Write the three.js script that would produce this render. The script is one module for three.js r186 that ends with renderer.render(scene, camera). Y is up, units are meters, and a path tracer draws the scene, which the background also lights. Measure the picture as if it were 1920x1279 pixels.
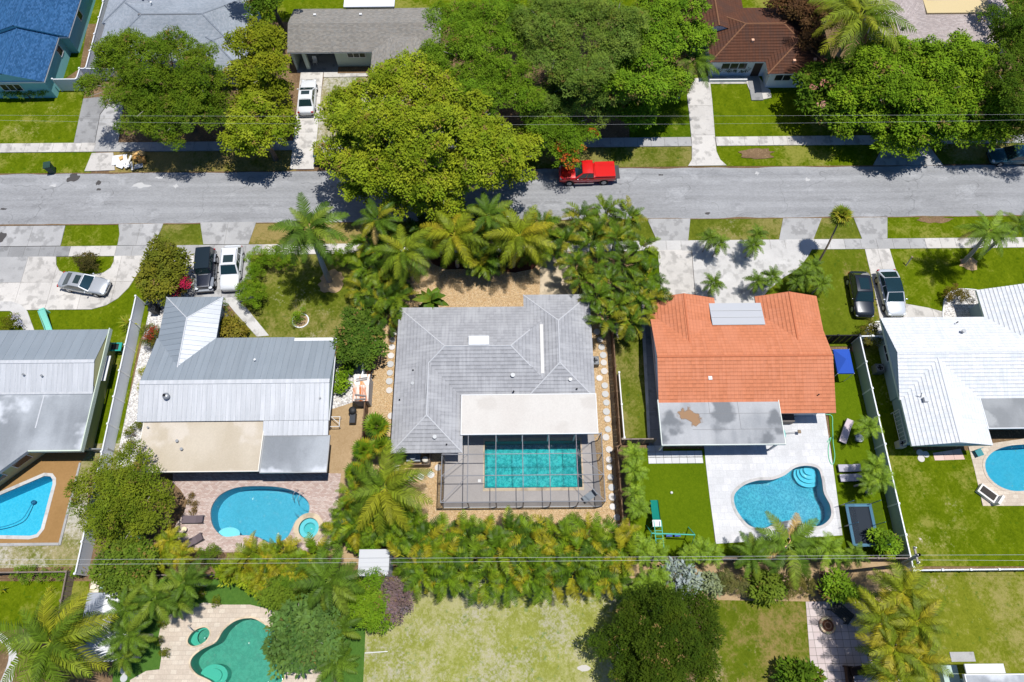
import * as THREE from 'three';
import { Sky } from 'three/addons/objects/Sky.js';
import { mergeGeometries as mergeRaw } from 'three/addons/utils/BufferGeometryUtils.js';

/* ---------- camera, sky, sun, exposure ---------- */
const D2R = Math.PI / 180, FOCAL = 1290, EYE = 60;
const scene = new THREE.Scene();
const camera = new THREE.PerspectiveCamera(2 * Math.atan(639.5 / FOCAL) / D2R, 1920 / 1279, 1, 900);
camera.position.set(0, EYE, 0);                     // a drone 60 m above the back gardens, looking north and steeply down
camera.rotation.set(-67.3 * D2R, 0, 0);
camera.rotateZ(-0.54 * D2R);
camera.updateMatrixWorld(true);

const SUN = new THREE.Vector3(0.22, 1, -0.06).normalize();
const sky = new Sky();
sky.name = 'sky'; sky.scale.setScalar(5000);
sky.userData = { kind: 'structure', label: 'clear bright blue sky above the neighbourhood', category: 'sky' };
const su = sky.material.uniforms;
su.turbidity.value = 2.2; su.rayleigh.value = 0.9; su.mieCoefficient.value = 0.004; su.mieDirectionalG.value = 0.8;
su.sunPosition.value.copy(SUN);
scene.add(sky);
scene.environmentIntensity = 0.1;

const sun = new THREE.DirectionalLight(new THREE.Color(1, 0.97, 0.92), 5);
sun.name = 'sun'; sun.position.copy(SUN).multiplyScalar(150).add(new THREE.Vector3(0, 0, -30)); sun.target.position.set(0, 0, -30);
sun.castShadow = true; sun.shadow.mapSize.set(4096, 4096); sun.shadow.radius = 1;
Object.assign(sun.shadow.camera, { left: -75, right: 75, top: 60, bottom: -60, near: 1, far: 320 });
scene.add(sun, sun.target);

const renderer = new THREE.WebGLRenderer({ antialias: true });
renderer.setSize(1024, 682); renderer.shadowMap.enabled = true;
renderer.toneMapping = THREE.LinearToneMapping; renderer.toneMappingExposure = 0.98;

/* ---------- small tools ---------- */
let seed = 7;
function rnd() { seed |= 0; seed = seed + 0x6D2B79F5 | 0; let t = Math.imul(seed ^ seed >>> 15, 1 | seed); t = t + Math.imul(t ^ t >>> 7, 61 | t) ^ t; return ((t ^ t >>> 14) >>> 0) / 4294967296; }
const rr = (a, b) => a + (b - a) * rnd(), pick = a => a[Math.floor(rnd() * a.length)];
const clamp = (x, a = 0, b = 1) => Math.min(b, Math.max(a, x)), lerp = (a, b, t) => a + (b - a) * t;
const sstep = (a, b, x) => { const t = clamp((x - a) / (b - a)); return t * t * (3 - 2 * t); };
const mix3 = (a, b, t) => [lerp(a[0], b[0], t), lerp(a[1], b[1], t), lerp(a[2], b[2], t)];
const V = (x, y, z) => new THREE.Vector3(x, y, z);
/* survey: the place on a level plane of height h that was read from the photograph at (px, py) */
const camQ = camera.quaternion.clone();
function G(px, py, h = 0) {
  const d = V((px - 960) / FOCAL, -(py - 639.5) / FOCAL, -1).applyQuaternion(camQ);
  const t = (h - EYE) / d.y;
  return V(d.x * t, h, d.z * t);
}
const GP = (pts, h = 0) => pts.map(p => { const g = G(p[0], p[1], h); return [g.x, g.z]; });
const GR = (a, b, c, d, h = 0) => { const p = G(a, b, h), q = G(c, d, h); return [p.x, p.z, q.x, q.z]; };

const taken = {};
function numbered(n) { if (!(n in taken)) { taken[n] = 0; return n; } return n + '_' + String(++taken[n]).padStart(3, '0'); }
function shade(o) { o.castShadow = true; o.receiveShadow = true; return o; }
function tag(o, label, category, group, kind) { o.userData.label = label; o.userData.category = category; if (group) o.userData.group = group; if (kind) o.userData.kind = kind; return o; }
function thing(name, label, category, pos = [0, 0, 0], turn = 0, group) {
  const o = new THREE.Group(); o.name = numbered(name); o.position.set(...pos); o.rotation.y = turn;
  tag(o, label, category, group); scene.add(o); return o;
}
function part(parent, name, geo, mat, label) {
  const m = shade(new THREE.Mesh(geo, mat)); m.name = name; parent.add(m); if (label) m.userData.label = label; return m;
}
function solo(name, label, category, geo, mat, group, pos) {
  const m = shade(new THREE.Mesh(geo, mat)); m.name = numbered(name); tag(m, label, category, group); if (pos) m.position.set(...pos); scene.add(m); return m;
}
function struct(name, label, category, geo, mat) {
  const m = shade(new THREE.Mesh(geo, mat)); m.name = numbered(name); tag(m, label, category, null, 'structure'); scene.add(m); return m;
}

/* ---------- geometry ---------- */
const mergeGeometries = gs => mergeRaw(gs.map(g => g.index ? g.toNonIndexed() : g));
function geoFrom(pos, uv, idx, smooth) {
  let g = new THREE.BufferGeometry();
  g.setAttribute('position', new THREE.Float32BufferAttribute(pos, 3));
  g.setAttribute('uv', new THREE.Float32BufferAttribute(uv, 2));
  if (idx) g.setIndex(idx);
  if (!smooth && idx) g = g.toNonIndexed();
  g.computeVertexNormals();
  return g;
}
class MB {                                            // a builder that joins quads and boxes into one geometry
  constructor() { this.p = []; this.u = []; }
  tri(a, b, c, ua = [0, 0], ub = [1, 0], uc = [1, 1]) { this.p.push(...a, ...b, ...c); this.u.push(...ua, ...ub, ...uc); return this; }
  quad(a, b, c, d, u) {
    if (!u) { const w = Math.hypot(b[0] - a[0], b[1] - a[1], b[2] - a[2]), h = Math.hypot(d[0] - a[0], d[1] - a[1], d[2] - a[2]); u = [[0, 0], [w, 0], [w, h], [0, h]]; }
    this.tri(a, b, c, u[0], u[1], u[2]); return this.tri(a, c, d, u[0], u[2], u[3]);
  }
  box(x0, y0, z0, x1, y1, z1) {
    const P = (x, y, z) => [x, y, z], W = x1 - x0, H = y1 - y0, Z = z1 - z0;
    this.quad(P(x0, y1, z1), P(x1, y1, z1), P(x1, y1, z0), P(x0, y1, z0), [[x0, -z1], [x1, -z1], [x1, -z0], [x0, -z0]]);
    this.quad(P(x0, y0, z0), P(x1, y0, z0), P(x1, y0, z1), P(x0, y0, z1), [[0, 0], [W, 0], [W, Z], [0, Z]]);
    this.quad(P(x0, y0, z1), P(x1, y0, z1), P(x1, y1, z1), P(x0, y1, z1), [[0, 0], [W, 0], [W, H], [0, H]]);
    this.quad(P(x1, y0, z0), P(x0, y0, z0), P(x0, y1, z0), P(x1, y1, z0), [[0, 0], [W, 0], [W, H], [0, H]]);
    this.quad(P(x1, y0, z1), P(x1, y0, z0), P(x1, y1, z0), P(x1, y1, z1), [[0, 0], [Z, 0], [Z, H], [0, H]]);
    return this.quad(P(x0, y0, z0), P(x0, y0, z1), P(x0, y1, z1), P(x0, y1, z0), [[0, 0], [Z, 0], [Z, H], [0, H]]);
  }
  geo() {
    const g = new THREE.BufferGeometry();
    g.setAttribute('position', new THREE.Float32BufferAttribute(this.p, 3));
    g.setAttribute('uv', new THREE.Float32BufferAttribute(this.u, 2));
    g.computeVertexNormals(); return g;
  }
}
const bx = (x0, y0, z0, x1, y1, z1) => new MB().box(Math.min(x0, x1), y0, Math.min(z0, z1), Math.max(x0, x1), y1, Math.max(z0, z1)).geo();
const cbox = (w, h, d, x = 0, y = 0, z = 0) => bx(x - w / 2, y - h / 2, z - d / 2, x + w / 2, y + h / 2, z + d / 2);
function rod(a, b, r, n = 6, r2 = r) {               // a bar between two points
  const A = V(...a), B = V(...b), d = B.clone().sub(A), L = d.length();
  const g = new THREE.CylinderGeometry(r2, r, L, n, 1).translate(0, L / 2, 0);
  g.applyQuaternion(new THREE.Quaternion().setFromUnitVectors(V(0, 1, 0), d.normalize())); return g.translate(A.x, A.y, A.z);
}
function tubeThrough(pts, r, seg = 24, n = 6) { return new THREE.TubeGeometry(new THREE.CatmullRomCurve3(pts.map(p => V(...p))), seg, r, n); }
function taper(pts, r0, r1, seg = 10, n = 7) {        // a tapering, bending stem
  const c = new THREE.CatmullRomCurve3(pts.map(p => V(...p))), g = new THREE.TubeGeometry(c, seg, 1, n), P = g.attributes.position;
  for (let i = 0; i <= seg; i++) { const o = c.getPointAt(i / seg), r = lerp(r0, r1, i / seg); for (let j = 0; j <= n; j++) { const k = i * (n + 1) + j; P.setXYZ(k, o.x + (P.getX(k) - o.x) * r, o.y + (P.getY(k) - o.y) * r, o.z + (P.getZ(k) - o.z) * r); } }
  g.computeVertexNormals(); return g;
}
function area2(p) { let s = 0; for (let i = 0; i < p.length; i++) { const a = p[i], b = p[(i + 1) % p.length]; s += a[0] * b[1] - b[0] * a[1]; } return s / 2; }
/* a level sheet or a slab: outline and holes in metres (x, z) */
function prism(pts, y0, y1, holes) {
  holes = holes || [];
  const rings = [pts, ...holes].map((r, i) => { const v = r.map(p => new THREE.Vector2(p[0], p[1])); if (THREE.ShapeUtils.isClockWise(v) === (i === 0)) v.reverse(); return v; });
  const f = THREE.ShapeUtils.triangulateShape(rings[0], rings.slice(1)), all = rings.flat(), m = new MB();
  for (const t of f) { let [a, b, c] = t.map(i => all[i]); if ((b.x - a.x) * (c.y - a.y) - (b.y - a.y) * (c.x - a.x) > 0) [b, c] = [c, b]; const P = v => [v.x, y1, v.y], U = v => [v.x, -v.y]; m.tri(P(a), P(b), P(c), U(a), U(b), U(c)); }
  if (y0 !== null) for (const r of rings) for (let i = 0, s = 0; i < r.length; i++) { const a = r[i], b = r[(i + 1) % r.length], L = a.distanceTo(b); m.quad([b.x, y0, b.y], [a.x, y0, a.y], [a.x, y1, a.y], [b.x, y1, b.y], [[s + L, 0], [s, 0], [s, y1 - y0], [s + L, y1 - y0]]); s += L; }
  return m.geo();
}
const sheet = (pts, y, holes) => prism(pts, null, y, holes);
function clipHalf(poly, nx, nz, c) {                  // keep nx*x + nz*z <= c
  const out = [];
  for (let i = 0; i < poly.length; i++) { const a = poly[i], b = poly[(i + 1) % poly.length], da = nx * a[0] + nz * a[1] - c, db = nx * b[0] + nz * b[1] - c; if (da <= 0) out.push(a); if (da * db < 0) { const t = da / (da - db); out.push([lerp(a[0], b[0], t), lerp(a[1], b[1], t)]); } }
  return out;
}
const clipRect = (p, x0, z0, x1, z1) => { for (const [a, b, c] of [[-1, 0, -x0], [1, 0, x1], [0, -1, -z0], [0, 1, z1]]) { p = clipHalf(p, a, b, c); if (p.length < 3) return []; } return p; };
function smooth(pts, n = 6, closed = true) { return new THREE.CatmullRomCurve3(pts.map(p => V(p[0], 0, p[1])), closed, 'centripetal').getPoints(pts.length * n).slice(0, closed ? -1 : undefined).map(p => [p.x, p.z]); }
function offsetRing(p, d) {                            // grows a ring outwards by d
  const s = Math.sign(area2(p)), n = p.length;
  return p.map((c, i) => { const a = p[(i + n - 1) % n], b = p[(i + 1) % n]; let tx = b[0] - a[0], tz = b[1] - a[1]; const L = Math.hypot(tx, tz) || 1; return [c[0] + s * tz / L * d, c[1] - s * tx / L * d]; });
}
const ring = (x, z, r, n = 24, k = 1) => Array.from({ length: n }, (_, i) => [x + r * Math.cos(i / n * 2 * Math.PI), z + r * k * Math.sin(i / n * 2 * Math.PI)]);

/* ---------- noise and textures ---------- */
function hash(x, y, s) { let h = Math.imul(x, 374761393) ^ Math.imul(y, 668265263) ^ Math.imul(s, 974634347); h = Math.imul(h ^ h >>> 13, 1274126177); return ((h ^ h >>> 16) >>> 0) / 4294967296; }
function vn(x, y, px, py, s) {                         // tiling value noise, px by py cells
  const xi = Math.floor(x), yi = Math.floor(y), fx = x - xi, fy = y - yi, u = fx * fx * (3 - 2 * fx), v = fy * fy * (3 - 2 * fy);
  const a = ((xi % px) + px) % px, b = (a + 1) % px, c = ((yi % py) + py) % py, d = (c + 1) % py;
  return lerp(lerp(hash(a, c, s), hash(b, c, s), u), lerp(hash(a, d, s), hash(b, d, s), u), v);
}
function fbm(u, v, fx, fy, s, oct = 4, gain = 0.5) { let a = 0, w = 1, t = 0; for (let i = 0; i < oct; i++) { a += w * vn(u * fx, v * fy, fx, fy, s + i * 17); t += w; w *= gain; fx *= 2; fy *= 2; } return a / t; }
const toS = c => { c = clamp(c); return 255 * (c <= 0.0031308 ? 12.92 * c : 1.055 * Math.pow(c, 1 / 2.4) - 0.055); };
function colorTex(n, metres, fn, metresY = metres) {   // fn returns linear base colour
  const d = new Uint8Array(n * n * 4);
  for (let j = 0, k = 0; j < n; j++) for (let i = 0; i < n; i++, k += 4) { const c = fn((i + 0.5) / n, (j + 0.5) / n, i, j); d[k] = toS(c[0]); d[k + 1] = toS(c[1]); d[k + 2] = toS(c[2]); d[k + 3] = 255; }
  const t = new THREE.DataTexture(d, n, n, THREE.RGBAFormat); t.colorSpace = THREE.SRGBColorSpace; return fin(t, metres, metresY);
}
function dataTex(n, metres, fn, metresY = metres) {
  const d = new Uint8Array(n * n * 4);
  for (let j = 0, k = 0; j < n; j++) for (let i = 0; i < n; i++, k += 4) { const c = 255 * clamp(fn((i + 0.5) / n, (j + 0.5) / n, i, j)); d[k] = d[k + 1] = d[k + 2] = c; d[k + 3] = 255; }
  return fin(new THREE.DataTexture(d, n, n, THREE.RGBAFormat), metres, metresY);
}
function fin(t, mx, my) { t.wrapS = t.wrapT = THREE.RepeatWrapping; t.magFilter = THREE.LinearFilter; t.minFilter = THREE.LinearMipmapLinearFilter; t.repeat.set(1 / mx, 1 / my); t.needsUpdate = true; return t; }
const lin = (r, g, b) => new THREE.Color().setRGB(r, g, b);
const mat = (c, rough = 0.8, o = {}) => new THREE.MeshPhysicalMaterial({ color: lin(...c), roughness: rough, specularIntensity: rough < 0.7 ? 0.8 : 0.2, side: THREE.DoubleSide, ...o });
function tinted(m, c) { const k = m.clone(); k.color = lin(...c); return k; }

/* ---------- materials of the ground ---------- */
function lawnTex(s, A, B, C, Dd, dry, sand, n = 1024, m = 22) {
  return colorTex(n, m, (u, v) => {
    const c1 = fbm(u, v, 5, 5, s, 4), c2 = fbm(u, v, 22, 22, s + 3, 3), f = fbm(u, v, 120, 120, s + 5, 3, 0.8), h = hash(Math.floor(u * n), Math.floor(v * n), s);
    let c = mix3(A, B, clamp(c2 * 0.55 + f * 0.95 - 0.3 + (h - 0.5) * 0.3 + 0.05 * Math.sin((u * 20 + v * 4 + c1 * 0.8) * 6.283)));
    if (fbm(u, v, 64, 64, s + 60, 2) > 0.8) c = [c[0] * 0.7, c[1] * 0.85, c[2]];
    const d = sstep(0.62 - dry * 0.45, 0.82 - dry * 0.3, c1 * 0.55 + c2 * 0.3 + f * 0.25 - 0.02);
    c = mix3(c, C, d * (0.55 + 0.45 * f));
    const e = sstep(0.66 - sand * 0.4, 0.9 - sand * 0.3, fbm(u, v, 7, 7, s + 40, 4) * 0.6 + f * 0.4);
    return mix3(c, Dd, e * (0.45 + 0.5 * f));
  });
}
const grassBump = dataTex(512, 4, (u, v) => 0.6 * fbm(u, v, 60, 60, 91, 3, 0.8) + 0.4 * fbm(u, v, 9, 9, 92, 2));
const ground_ = (map, rough = 0.95, o = {}) => new THREE.MeshPhysicalMaterial({ map, roughness: rough, specularIntensity: 0.03, side: THREE.DoubleSide, ...o });
const gl = t => ground_(t, 1, { bumpMap: grassBump, bumpScale: 0.1 });
const LUSH = [[0.066, 0.104, 0.002], [0.150, 0.196, 0.006], [0.25, 0.24, 0.05], [0.38, 0.34, 0.24]];
const M = {};
M.lush = gl(lawnTex(11, ...LUSH, 0.12, 0.0));
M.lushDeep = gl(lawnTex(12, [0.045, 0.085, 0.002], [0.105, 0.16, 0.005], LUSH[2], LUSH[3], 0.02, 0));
M.patchy = gl(lawnTex(13, [0.075, 0.10, 0.008], [0.16, 0.185, 0.02], [0.25, 0.215, 0.07], [0.38, 0.34, 0.25], 0.36, 0.1));
M.dry = gl(lawnTex(14, [0.10, 0.11, 0.012], [0.19, 0.18, 0.03], [0.31, 0.23, 0.09], [0.36, 0.28, 0.15], 0.75, 0.2));
M.straw = gl(lawnTex(18, [0.12, 0.145, 0.01], [0.22, 0.235, 0.022], [0.30, 0.26, 0.09], [0.40, 0.33, 0.2], 0.34, 0.1));
M.sandy = gl(lawnTex(15, [0.21, 0.225, 0.04], [0.33, 0.345, 0.08], [0.40, 0.37, 0.19], [0.43, 0.39, 0.31], 0.5, 0.5));
M.yard = gl(lawnTex(16, [0.08, 0.11, 0.006], [0.14, 0.175, 0.012], [0.27, 0.19, 0.075], [0.36, 0.27, 0.16], 0.3, 0.15));
M.poor = gl(lawnTex(17, [0.12, 0.14, 0.02], [0.2, 0.22, 0.04], [0.36, 0.30, 0.17], [0.52, 0.49, 0.44], 0.7, 0.75));
M.turf = gl(colorTex(512, 8, (u, v) => { const a = fbm(u, v, 64, 64, 21, 3, 0.8), b = fbm(u, v, 3, 3, 23, 3), s = Math.floor(v * 4) % 2 ? 0.02 : 0; return mix3([0.065, 0.115, 0.003], [0.13, 0.185, 0.006], clamp(a * 0.8 + b * 0.35 - 0.12 + s)); }));
M.turfDeep = gl(colorTex(256, 6, (u, v) => mix3([0.05, 0.12, 0.02], [0.09, 0.18, 0.03], fbm(u, v, 32, 32, 24, 4, 0.7))));
M.dirt = ground_(colorTex(512, 9, (u, v) => { const a = fbm(u, v, 5, 5, 31, 4), f = fbm(u, v, 80, 80, 32, 3, 0.8); let c = mix3([0.10, 0.062, 0.035], [0.27, 0.18, 0.10], clamp(a * 0.7 + f * 0.6 - 0.2)); return mix3(c, [0.42, 0.30, 0.17], sstep(0.66, 0.8, f) * 0.6); }));
M.mulch = ground_(colorTex(512, 5, (u, v) => { const f = fbm(u, v, 70, 70, 33, 3, 0.8), a = fbm(u, v, 6, 6, 34, 3); return mix3([0.045, 0.02, 0.014], [0.16, 0.06, 0.04], clamp(f * 1.1 + a * 0.3 - 0.3)); }));
M.tanSoil = ground_(colorTex(512, 8, (u, v) => { const a = fbm(u, v, 4, 4, 35, 4), f = fbm(u, v, 64, 64, 36, 3, 0.8); return mix3([0.27, 0.18, 0.09], [0.48, 0.35, 0.21], clamp(a * 0.6 + f * 0.6 - 0.15)); }));
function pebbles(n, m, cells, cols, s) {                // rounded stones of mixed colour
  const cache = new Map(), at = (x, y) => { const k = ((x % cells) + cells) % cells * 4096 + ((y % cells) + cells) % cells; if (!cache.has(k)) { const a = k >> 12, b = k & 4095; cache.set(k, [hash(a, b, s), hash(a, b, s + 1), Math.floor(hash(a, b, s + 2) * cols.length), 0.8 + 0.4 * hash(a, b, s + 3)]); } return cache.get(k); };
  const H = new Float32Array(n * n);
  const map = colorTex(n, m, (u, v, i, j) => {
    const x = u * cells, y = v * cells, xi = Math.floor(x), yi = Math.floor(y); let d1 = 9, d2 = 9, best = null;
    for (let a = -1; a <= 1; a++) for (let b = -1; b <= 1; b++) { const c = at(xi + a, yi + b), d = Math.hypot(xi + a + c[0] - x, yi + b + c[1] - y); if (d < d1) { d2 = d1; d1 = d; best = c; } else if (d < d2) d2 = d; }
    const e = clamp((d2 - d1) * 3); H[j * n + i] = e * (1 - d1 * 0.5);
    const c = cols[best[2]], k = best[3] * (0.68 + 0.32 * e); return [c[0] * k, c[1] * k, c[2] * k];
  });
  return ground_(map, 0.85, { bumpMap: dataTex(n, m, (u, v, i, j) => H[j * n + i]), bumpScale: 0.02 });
}
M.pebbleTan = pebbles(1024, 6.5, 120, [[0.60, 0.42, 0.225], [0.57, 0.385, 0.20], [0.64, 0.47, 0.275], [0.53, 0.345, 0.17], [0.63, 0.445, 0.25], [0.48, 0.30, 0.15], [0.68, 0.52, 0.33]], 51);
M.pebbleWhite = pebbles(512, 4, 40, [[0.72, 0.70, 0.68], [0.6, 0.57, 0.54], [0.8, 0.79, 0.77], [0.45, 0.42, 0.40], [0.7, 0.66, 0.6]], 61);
M.asphalt = ground_(colorTex(1024, 30, (u, v) => {
  const trk = Math.sin(v * 2 * Math.PI * 9.4), st = fbm(u, v, 3, 46, 71, 3), f = fbm(u, v, 180, 180, 72, 2, 0.9), b = fbm(u, v, 5, 3, 73, 4), p = fbm(u, v, 14, 14, 74, 4);
  let k = 0.295 + 0.012 * trk + (st - 0.5) * 0.085 + (f - 0.5) * 0.09 + (b - 0.5) * 0.10;
  k += 0.055 * sstep(0.6, 0.76, p) * (0.4 + f) - 0.035 * sstep(0.64, 0.74, fbm(u, v, 9, 9, 75, 4));
  const cr = Math.abs(fbm(u, v, 6, 4, 76, 4) - 0.5); k -= 0.07 * sstep(0.006, 0.001, cr);
  return [k * 0.98, k * 0.985, k * 1.0];
}, 15), 0.92, { bumpMap: dataTex(256, 2, (u, v) => fbm(u, v, 64, 64, 77, 2, 0.9)), bumpScale: 0.008 });
function concreteMats(base, warm, s, n = 4) {
  const t = colorTex(512, 7, (u, v) => { const a = fbm(u, v, 4, 4, s, 5), b = fbm(u, v, 13, 13, s + 2, 4), f = fbm(u, v, 150, 150, s + 4, 2, 0.9); let k = 0.84 + 0.30 * (a - 0.5) + 0.16 * (f - 0.5) - 0.42 * sstep(0.5, 0.74, b) * a; return [k, k * 0.985, k * 0.965]; });
  return Array.from({ length: n }, (_, i) => { const k = base * (0.93 + 0.14 * hash(i, 3, s)); return new THREE.MeshPhysicalMaterial({ map: t, color: lin(k * (1 + warm), k, k * (1 - warm * 1.4)), roughness: 0.9, specularIntensity: 0.15, side: THREE.DoubleSide }); });
}
M.conc = concreteMats(0.58, 0.04, 81);
M.concGrey = concreteMats(0.46, 0.0, 83);
M.concDark = concreteMats(0.33, -0.01, 84);
M.concTan = concreteMats(0.55, 0.2, 85, 2);
M.concWhite = concreteMats(0.60, 0.015, 86);
M.joint = mat([0.16, 0.145, 0.12], 1);
M.brownDeck = ground_(colorTex(512, 12, (u, v) => { const a = fbm(u, v, 4, 4, 88, 4), f = fbm(u, v, 90, 90, 89, 3, 0.8); return mix3([0.25, 0.145, 0.055], [0.37, 0.215, 0.09], clamp(a * 0.8 + f * 0.5 - 0.15)); }), 0.8);
function paverTex(n, m, nx, ny, cols, joint, s, jw = 0.08) {
  return colorTex(n, m, (u, v) => { const y = v * ny, r = Math.floor(y), x = u * nx + (r % 2) * 0.5, c = Math.floor(x), fx = x - c, fy = y - r; const col = cols[Math.floor(hash(((c % nx) + nx) % nx, r, s) * cols.length)], f = 0.86 + 0.28 * fbm(u, v, 90, 90, s + 1, 2, 0.9), b = 0.88 + 0.24 * fbm(u, v, 4, 4, s + 2, 3); return (fx < jw / 2 || fx > 1 - jw / 2 || fy < jw || fy > 1 - jw) ? joint : col.map(q => q * f * b); });
}
M.pinkPaver = ground_(paverTex(512, 3.2, 14, 28, [[0.44, 0.335, 0.295], [0.50, 0.40, 0.35], [0.41, 0.30, 0.26], [0.52, 0.43, 0.385]], [0.33, 0.255, 0.225], 101), 0.85);
M.beigePaver = ground_(paverTex(512, 4.8, 10, 14, [[0.53, 0.45, 0.36], [0.50, 0.42, 0.335], [0.57, 0.495, 0.40]], [0.43, 0.36, 0.29], 103, 0.05), 0.85);
M.travertine = ground_(paverTex(512, 4.8, 8, 8, [[0.57, 0.57, 0.575], [0.60, 0.595, 0.60], [0.55, 0.55, 0.555]], [0.46, 0.46, 0.47], 105, 0.02), 0.7);
M.greyDeck = ground_(colorTex(512, 8, (u, v) => { const a = fbm(u, v, 5, 5, 107, 4), f = fbm(u, v, 100, 100, 108, 2, 0.9); const k = 0.36 + 0.1 * (a - 0.5) + 0.05 * (f - 0.5); return [k * 1.06, k * 0.98, k * 0.93]; }), 0.85);

/* ---------- swimming pool outlines (metres), needed as holes in the ground ---------- */
const POOL = {};
POOL.kidney = smooth(GP([[398, 950], [412, 930], [440, 916], [490, 912], [535, 916], [565, 928], [580, 945], [578, 964], [557, 975], [548, 992], [538, 1009], [510, 1019], [480, 1006], [455, 1004], [420, 1006], [402, 990], [396, 970]]));
POOL.rect = (() => { const a = G(909, 828), b = G(1092, 914); return [[a.x, a.z], [b.x, a.z], [b.x, b.z], [a.x, b.z]]; })();
POOL.lagoon = smooth(GP([[1376, 930], [1392, 912], [1418, 902], [1448, 900], [1470, 892], [1490, 878], [1512, 874], [1533, 880], [1540, 900], [1544, 925], [1556, 950], [1556, 970], [1540, 985], [1520, 987], [1490, 976], [1460, 980], [1430, 991], [1405, 986], [1388, 968], [1378, 950]]));
POOL.corner = smooth(GP([[1846, 868], [1858, 850], [1885, 838], [1925, 834], [1990, 838], [2010, 880], [1980, 915], [1930, 920], [1893, 920], [1866, 908], [1850, 890]]));
POOL.green = smooth(GP([[362, 1233], [378, 1219], [406, 1204], [420, 1182], [444, 1164], [475, 1160], [505, 1176], [535, 1186], [548, 1215], [540, 1250], [525, 1285], [490, 1330], [430, 1330], [400, 1280], [368, 1262], [358, 1245]]));
POOL.left = (() => { const p = GP([[-60, 955], [85, 893], [96, 894], [100, 900], [100, 908], [78, 992], [70, 1002], [58, 1005], [-60, 1003]]); return p; })();
POOL.far = smooth(GP([[-60, 1195], [-10, 1200], [14, 1213], [18, 1235], [8, 1265], [-12, 1300], [-70, 1310]]));
POOL.spa = ring(G(580, 991).x, G(580, 991).z, 0.86, 28);
POOL.spaGreen = smooth(GP([[353, 1203], [359, 1189], [373, 1179], [387, 1177], [394, 1186], [389, 1199], [377, 1208], [361, 1211]]));

/* ---------- ground sheets ---------- */
struct('ground', 'sandy soil under the whole neighbourhood', 'ground', sheet([[-170, -230], [170, -230], [170, 90], [-170, 90]], 0, Object.values(POOL)), M.dirt);
let lift = 2;
function area(name, label, category, px, m, holes, raw) { lift += 0.45; return struct(name, label, category, sheet(raw ? px : GP(px), 0.004 * lift, holes), m); }
const L = (label, px, m, holes) => area('lawn', label, 'lawn', px, m, holes);
/* the land beyond the frame goes on as gardens */
area('lawn', 'gardens behind the houses north of the road', 'lawn', [[-170, -230], [170, -230], [170, -66], [-170, -66]], M.lush, null, true);
L('bright lawn in front of the teal house with the blue roof', [[-160, 160], [96, 160], [106, 148], [152, 148], [160, 158], [156, 190], [140, 269], [-160, 272]], M.lush);
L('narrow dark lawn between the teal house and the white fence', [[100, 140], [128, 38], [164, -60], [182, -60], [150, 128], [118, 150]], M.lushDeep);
L('verge strip beside the dark green waste bin', [[-160, 286], [180, 283], [170, 325], [-160, 330]], M.lush);
L('straw coloured verge beside the heap of bulky waste', [[205, 284], [560, 281], [555, 321], [205, 324]], M.dry);
L('leaf strewn ground under the trees beside the grey house', [[222, 150], [560, 130], [552, 268], [222, 269]], M.dirt);
L('bare sandy patch beside the drive with the white sedan', [[607, 146], [830, 142], [830, 300], [590, 300], [594, 240]], M.poor);
L('shaded ground beneath the big trees behind the red pickup', [[830, 100], [1250, 150], [1250, 256], [830, 262]], M.dirt);
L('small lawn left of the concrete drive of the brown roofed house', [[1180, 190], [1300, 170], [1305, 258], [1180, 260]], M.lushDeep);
L('verge behind the red pickup', [[830, 276], [1302, 272], [1300, 312], [830, 318]], M.patchy);
L('bright rectangular lawn in front of the brown roofed house', [[1300, 140], [1560, 135], [1640, 256], [1300, 258]], M.lush);
L('bright verge with a bare brown patch on the north side', [[1300, 273], [1650, 270], [1640, 311], [1300, 312]], M.lush);
L('shaded ground under the big tree by the dark drive', [[1560, 140], [2100, 130], [2100, 250], [1620, 252]], M.patchy);
L('verge beside the parked teal car', [[1745, 270], [2100, 266], [2100, 305], [1765, 308]], M.patchy);
L('small verge island left of the circular drive', [[110, 422], [235, 419], [235, 464], [105, 466]], M.lush);
L('rounded grass island behind the silver sedan', [[95, 478], [225, 476], [225, 495], [205, 515], [190, 520], [120, 520], [95, 505]], M.lush);
L('triangular verge beside the circular drive', [[295, 418], [390, 416], [395, 462], [280, 464]], M.patchy);
L('verge in front of the royal palm', [[460, 416], [690, 414], [690, 461], [450, 463]], M.dry);
L('shaded verge under the street palms', [[690, 416], [1213, 411], [1231, 451], [690, 457]], M.patchy);
L('curved lawn between the circular drive and the metal roofed house', [[-120, 570], [150, 570], [190, 560], [225, 530], [250, 490], [286, 462], [330, 470], [300, 560], [262, 640], [246, 720], [226, 836], [150, 836], [190, 620], [-120, 622]], M.lush);
L('patchy strip of lawn and sand behind the brown pool deck', [[150, 832], [226, 832], [172, 1062], [-120, 1068], [-120, 1020], [112, 1020]], M.poor);
L('worn front lawn around the royal palm', [[470, 480], [690, 474], [690, 690], [470, 660], [430, 600], [468, 560]], M.patchy);
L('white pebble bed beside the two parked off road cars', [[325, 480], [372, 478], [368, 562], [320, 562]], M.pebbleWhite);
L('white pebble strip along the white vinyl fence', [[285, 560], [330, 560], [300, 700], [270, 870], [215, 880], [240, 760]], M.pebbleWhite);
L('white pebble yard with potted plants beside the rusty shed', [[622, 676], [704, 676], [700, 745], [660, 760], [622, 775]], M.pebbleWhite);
L('tan soil yard beside the rusty shed', [[615, 770], [655, 757], [700, 742], [700, 1060], [600, 1060], [600, 900], [618, 890]], M.tanSoil);
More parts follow.
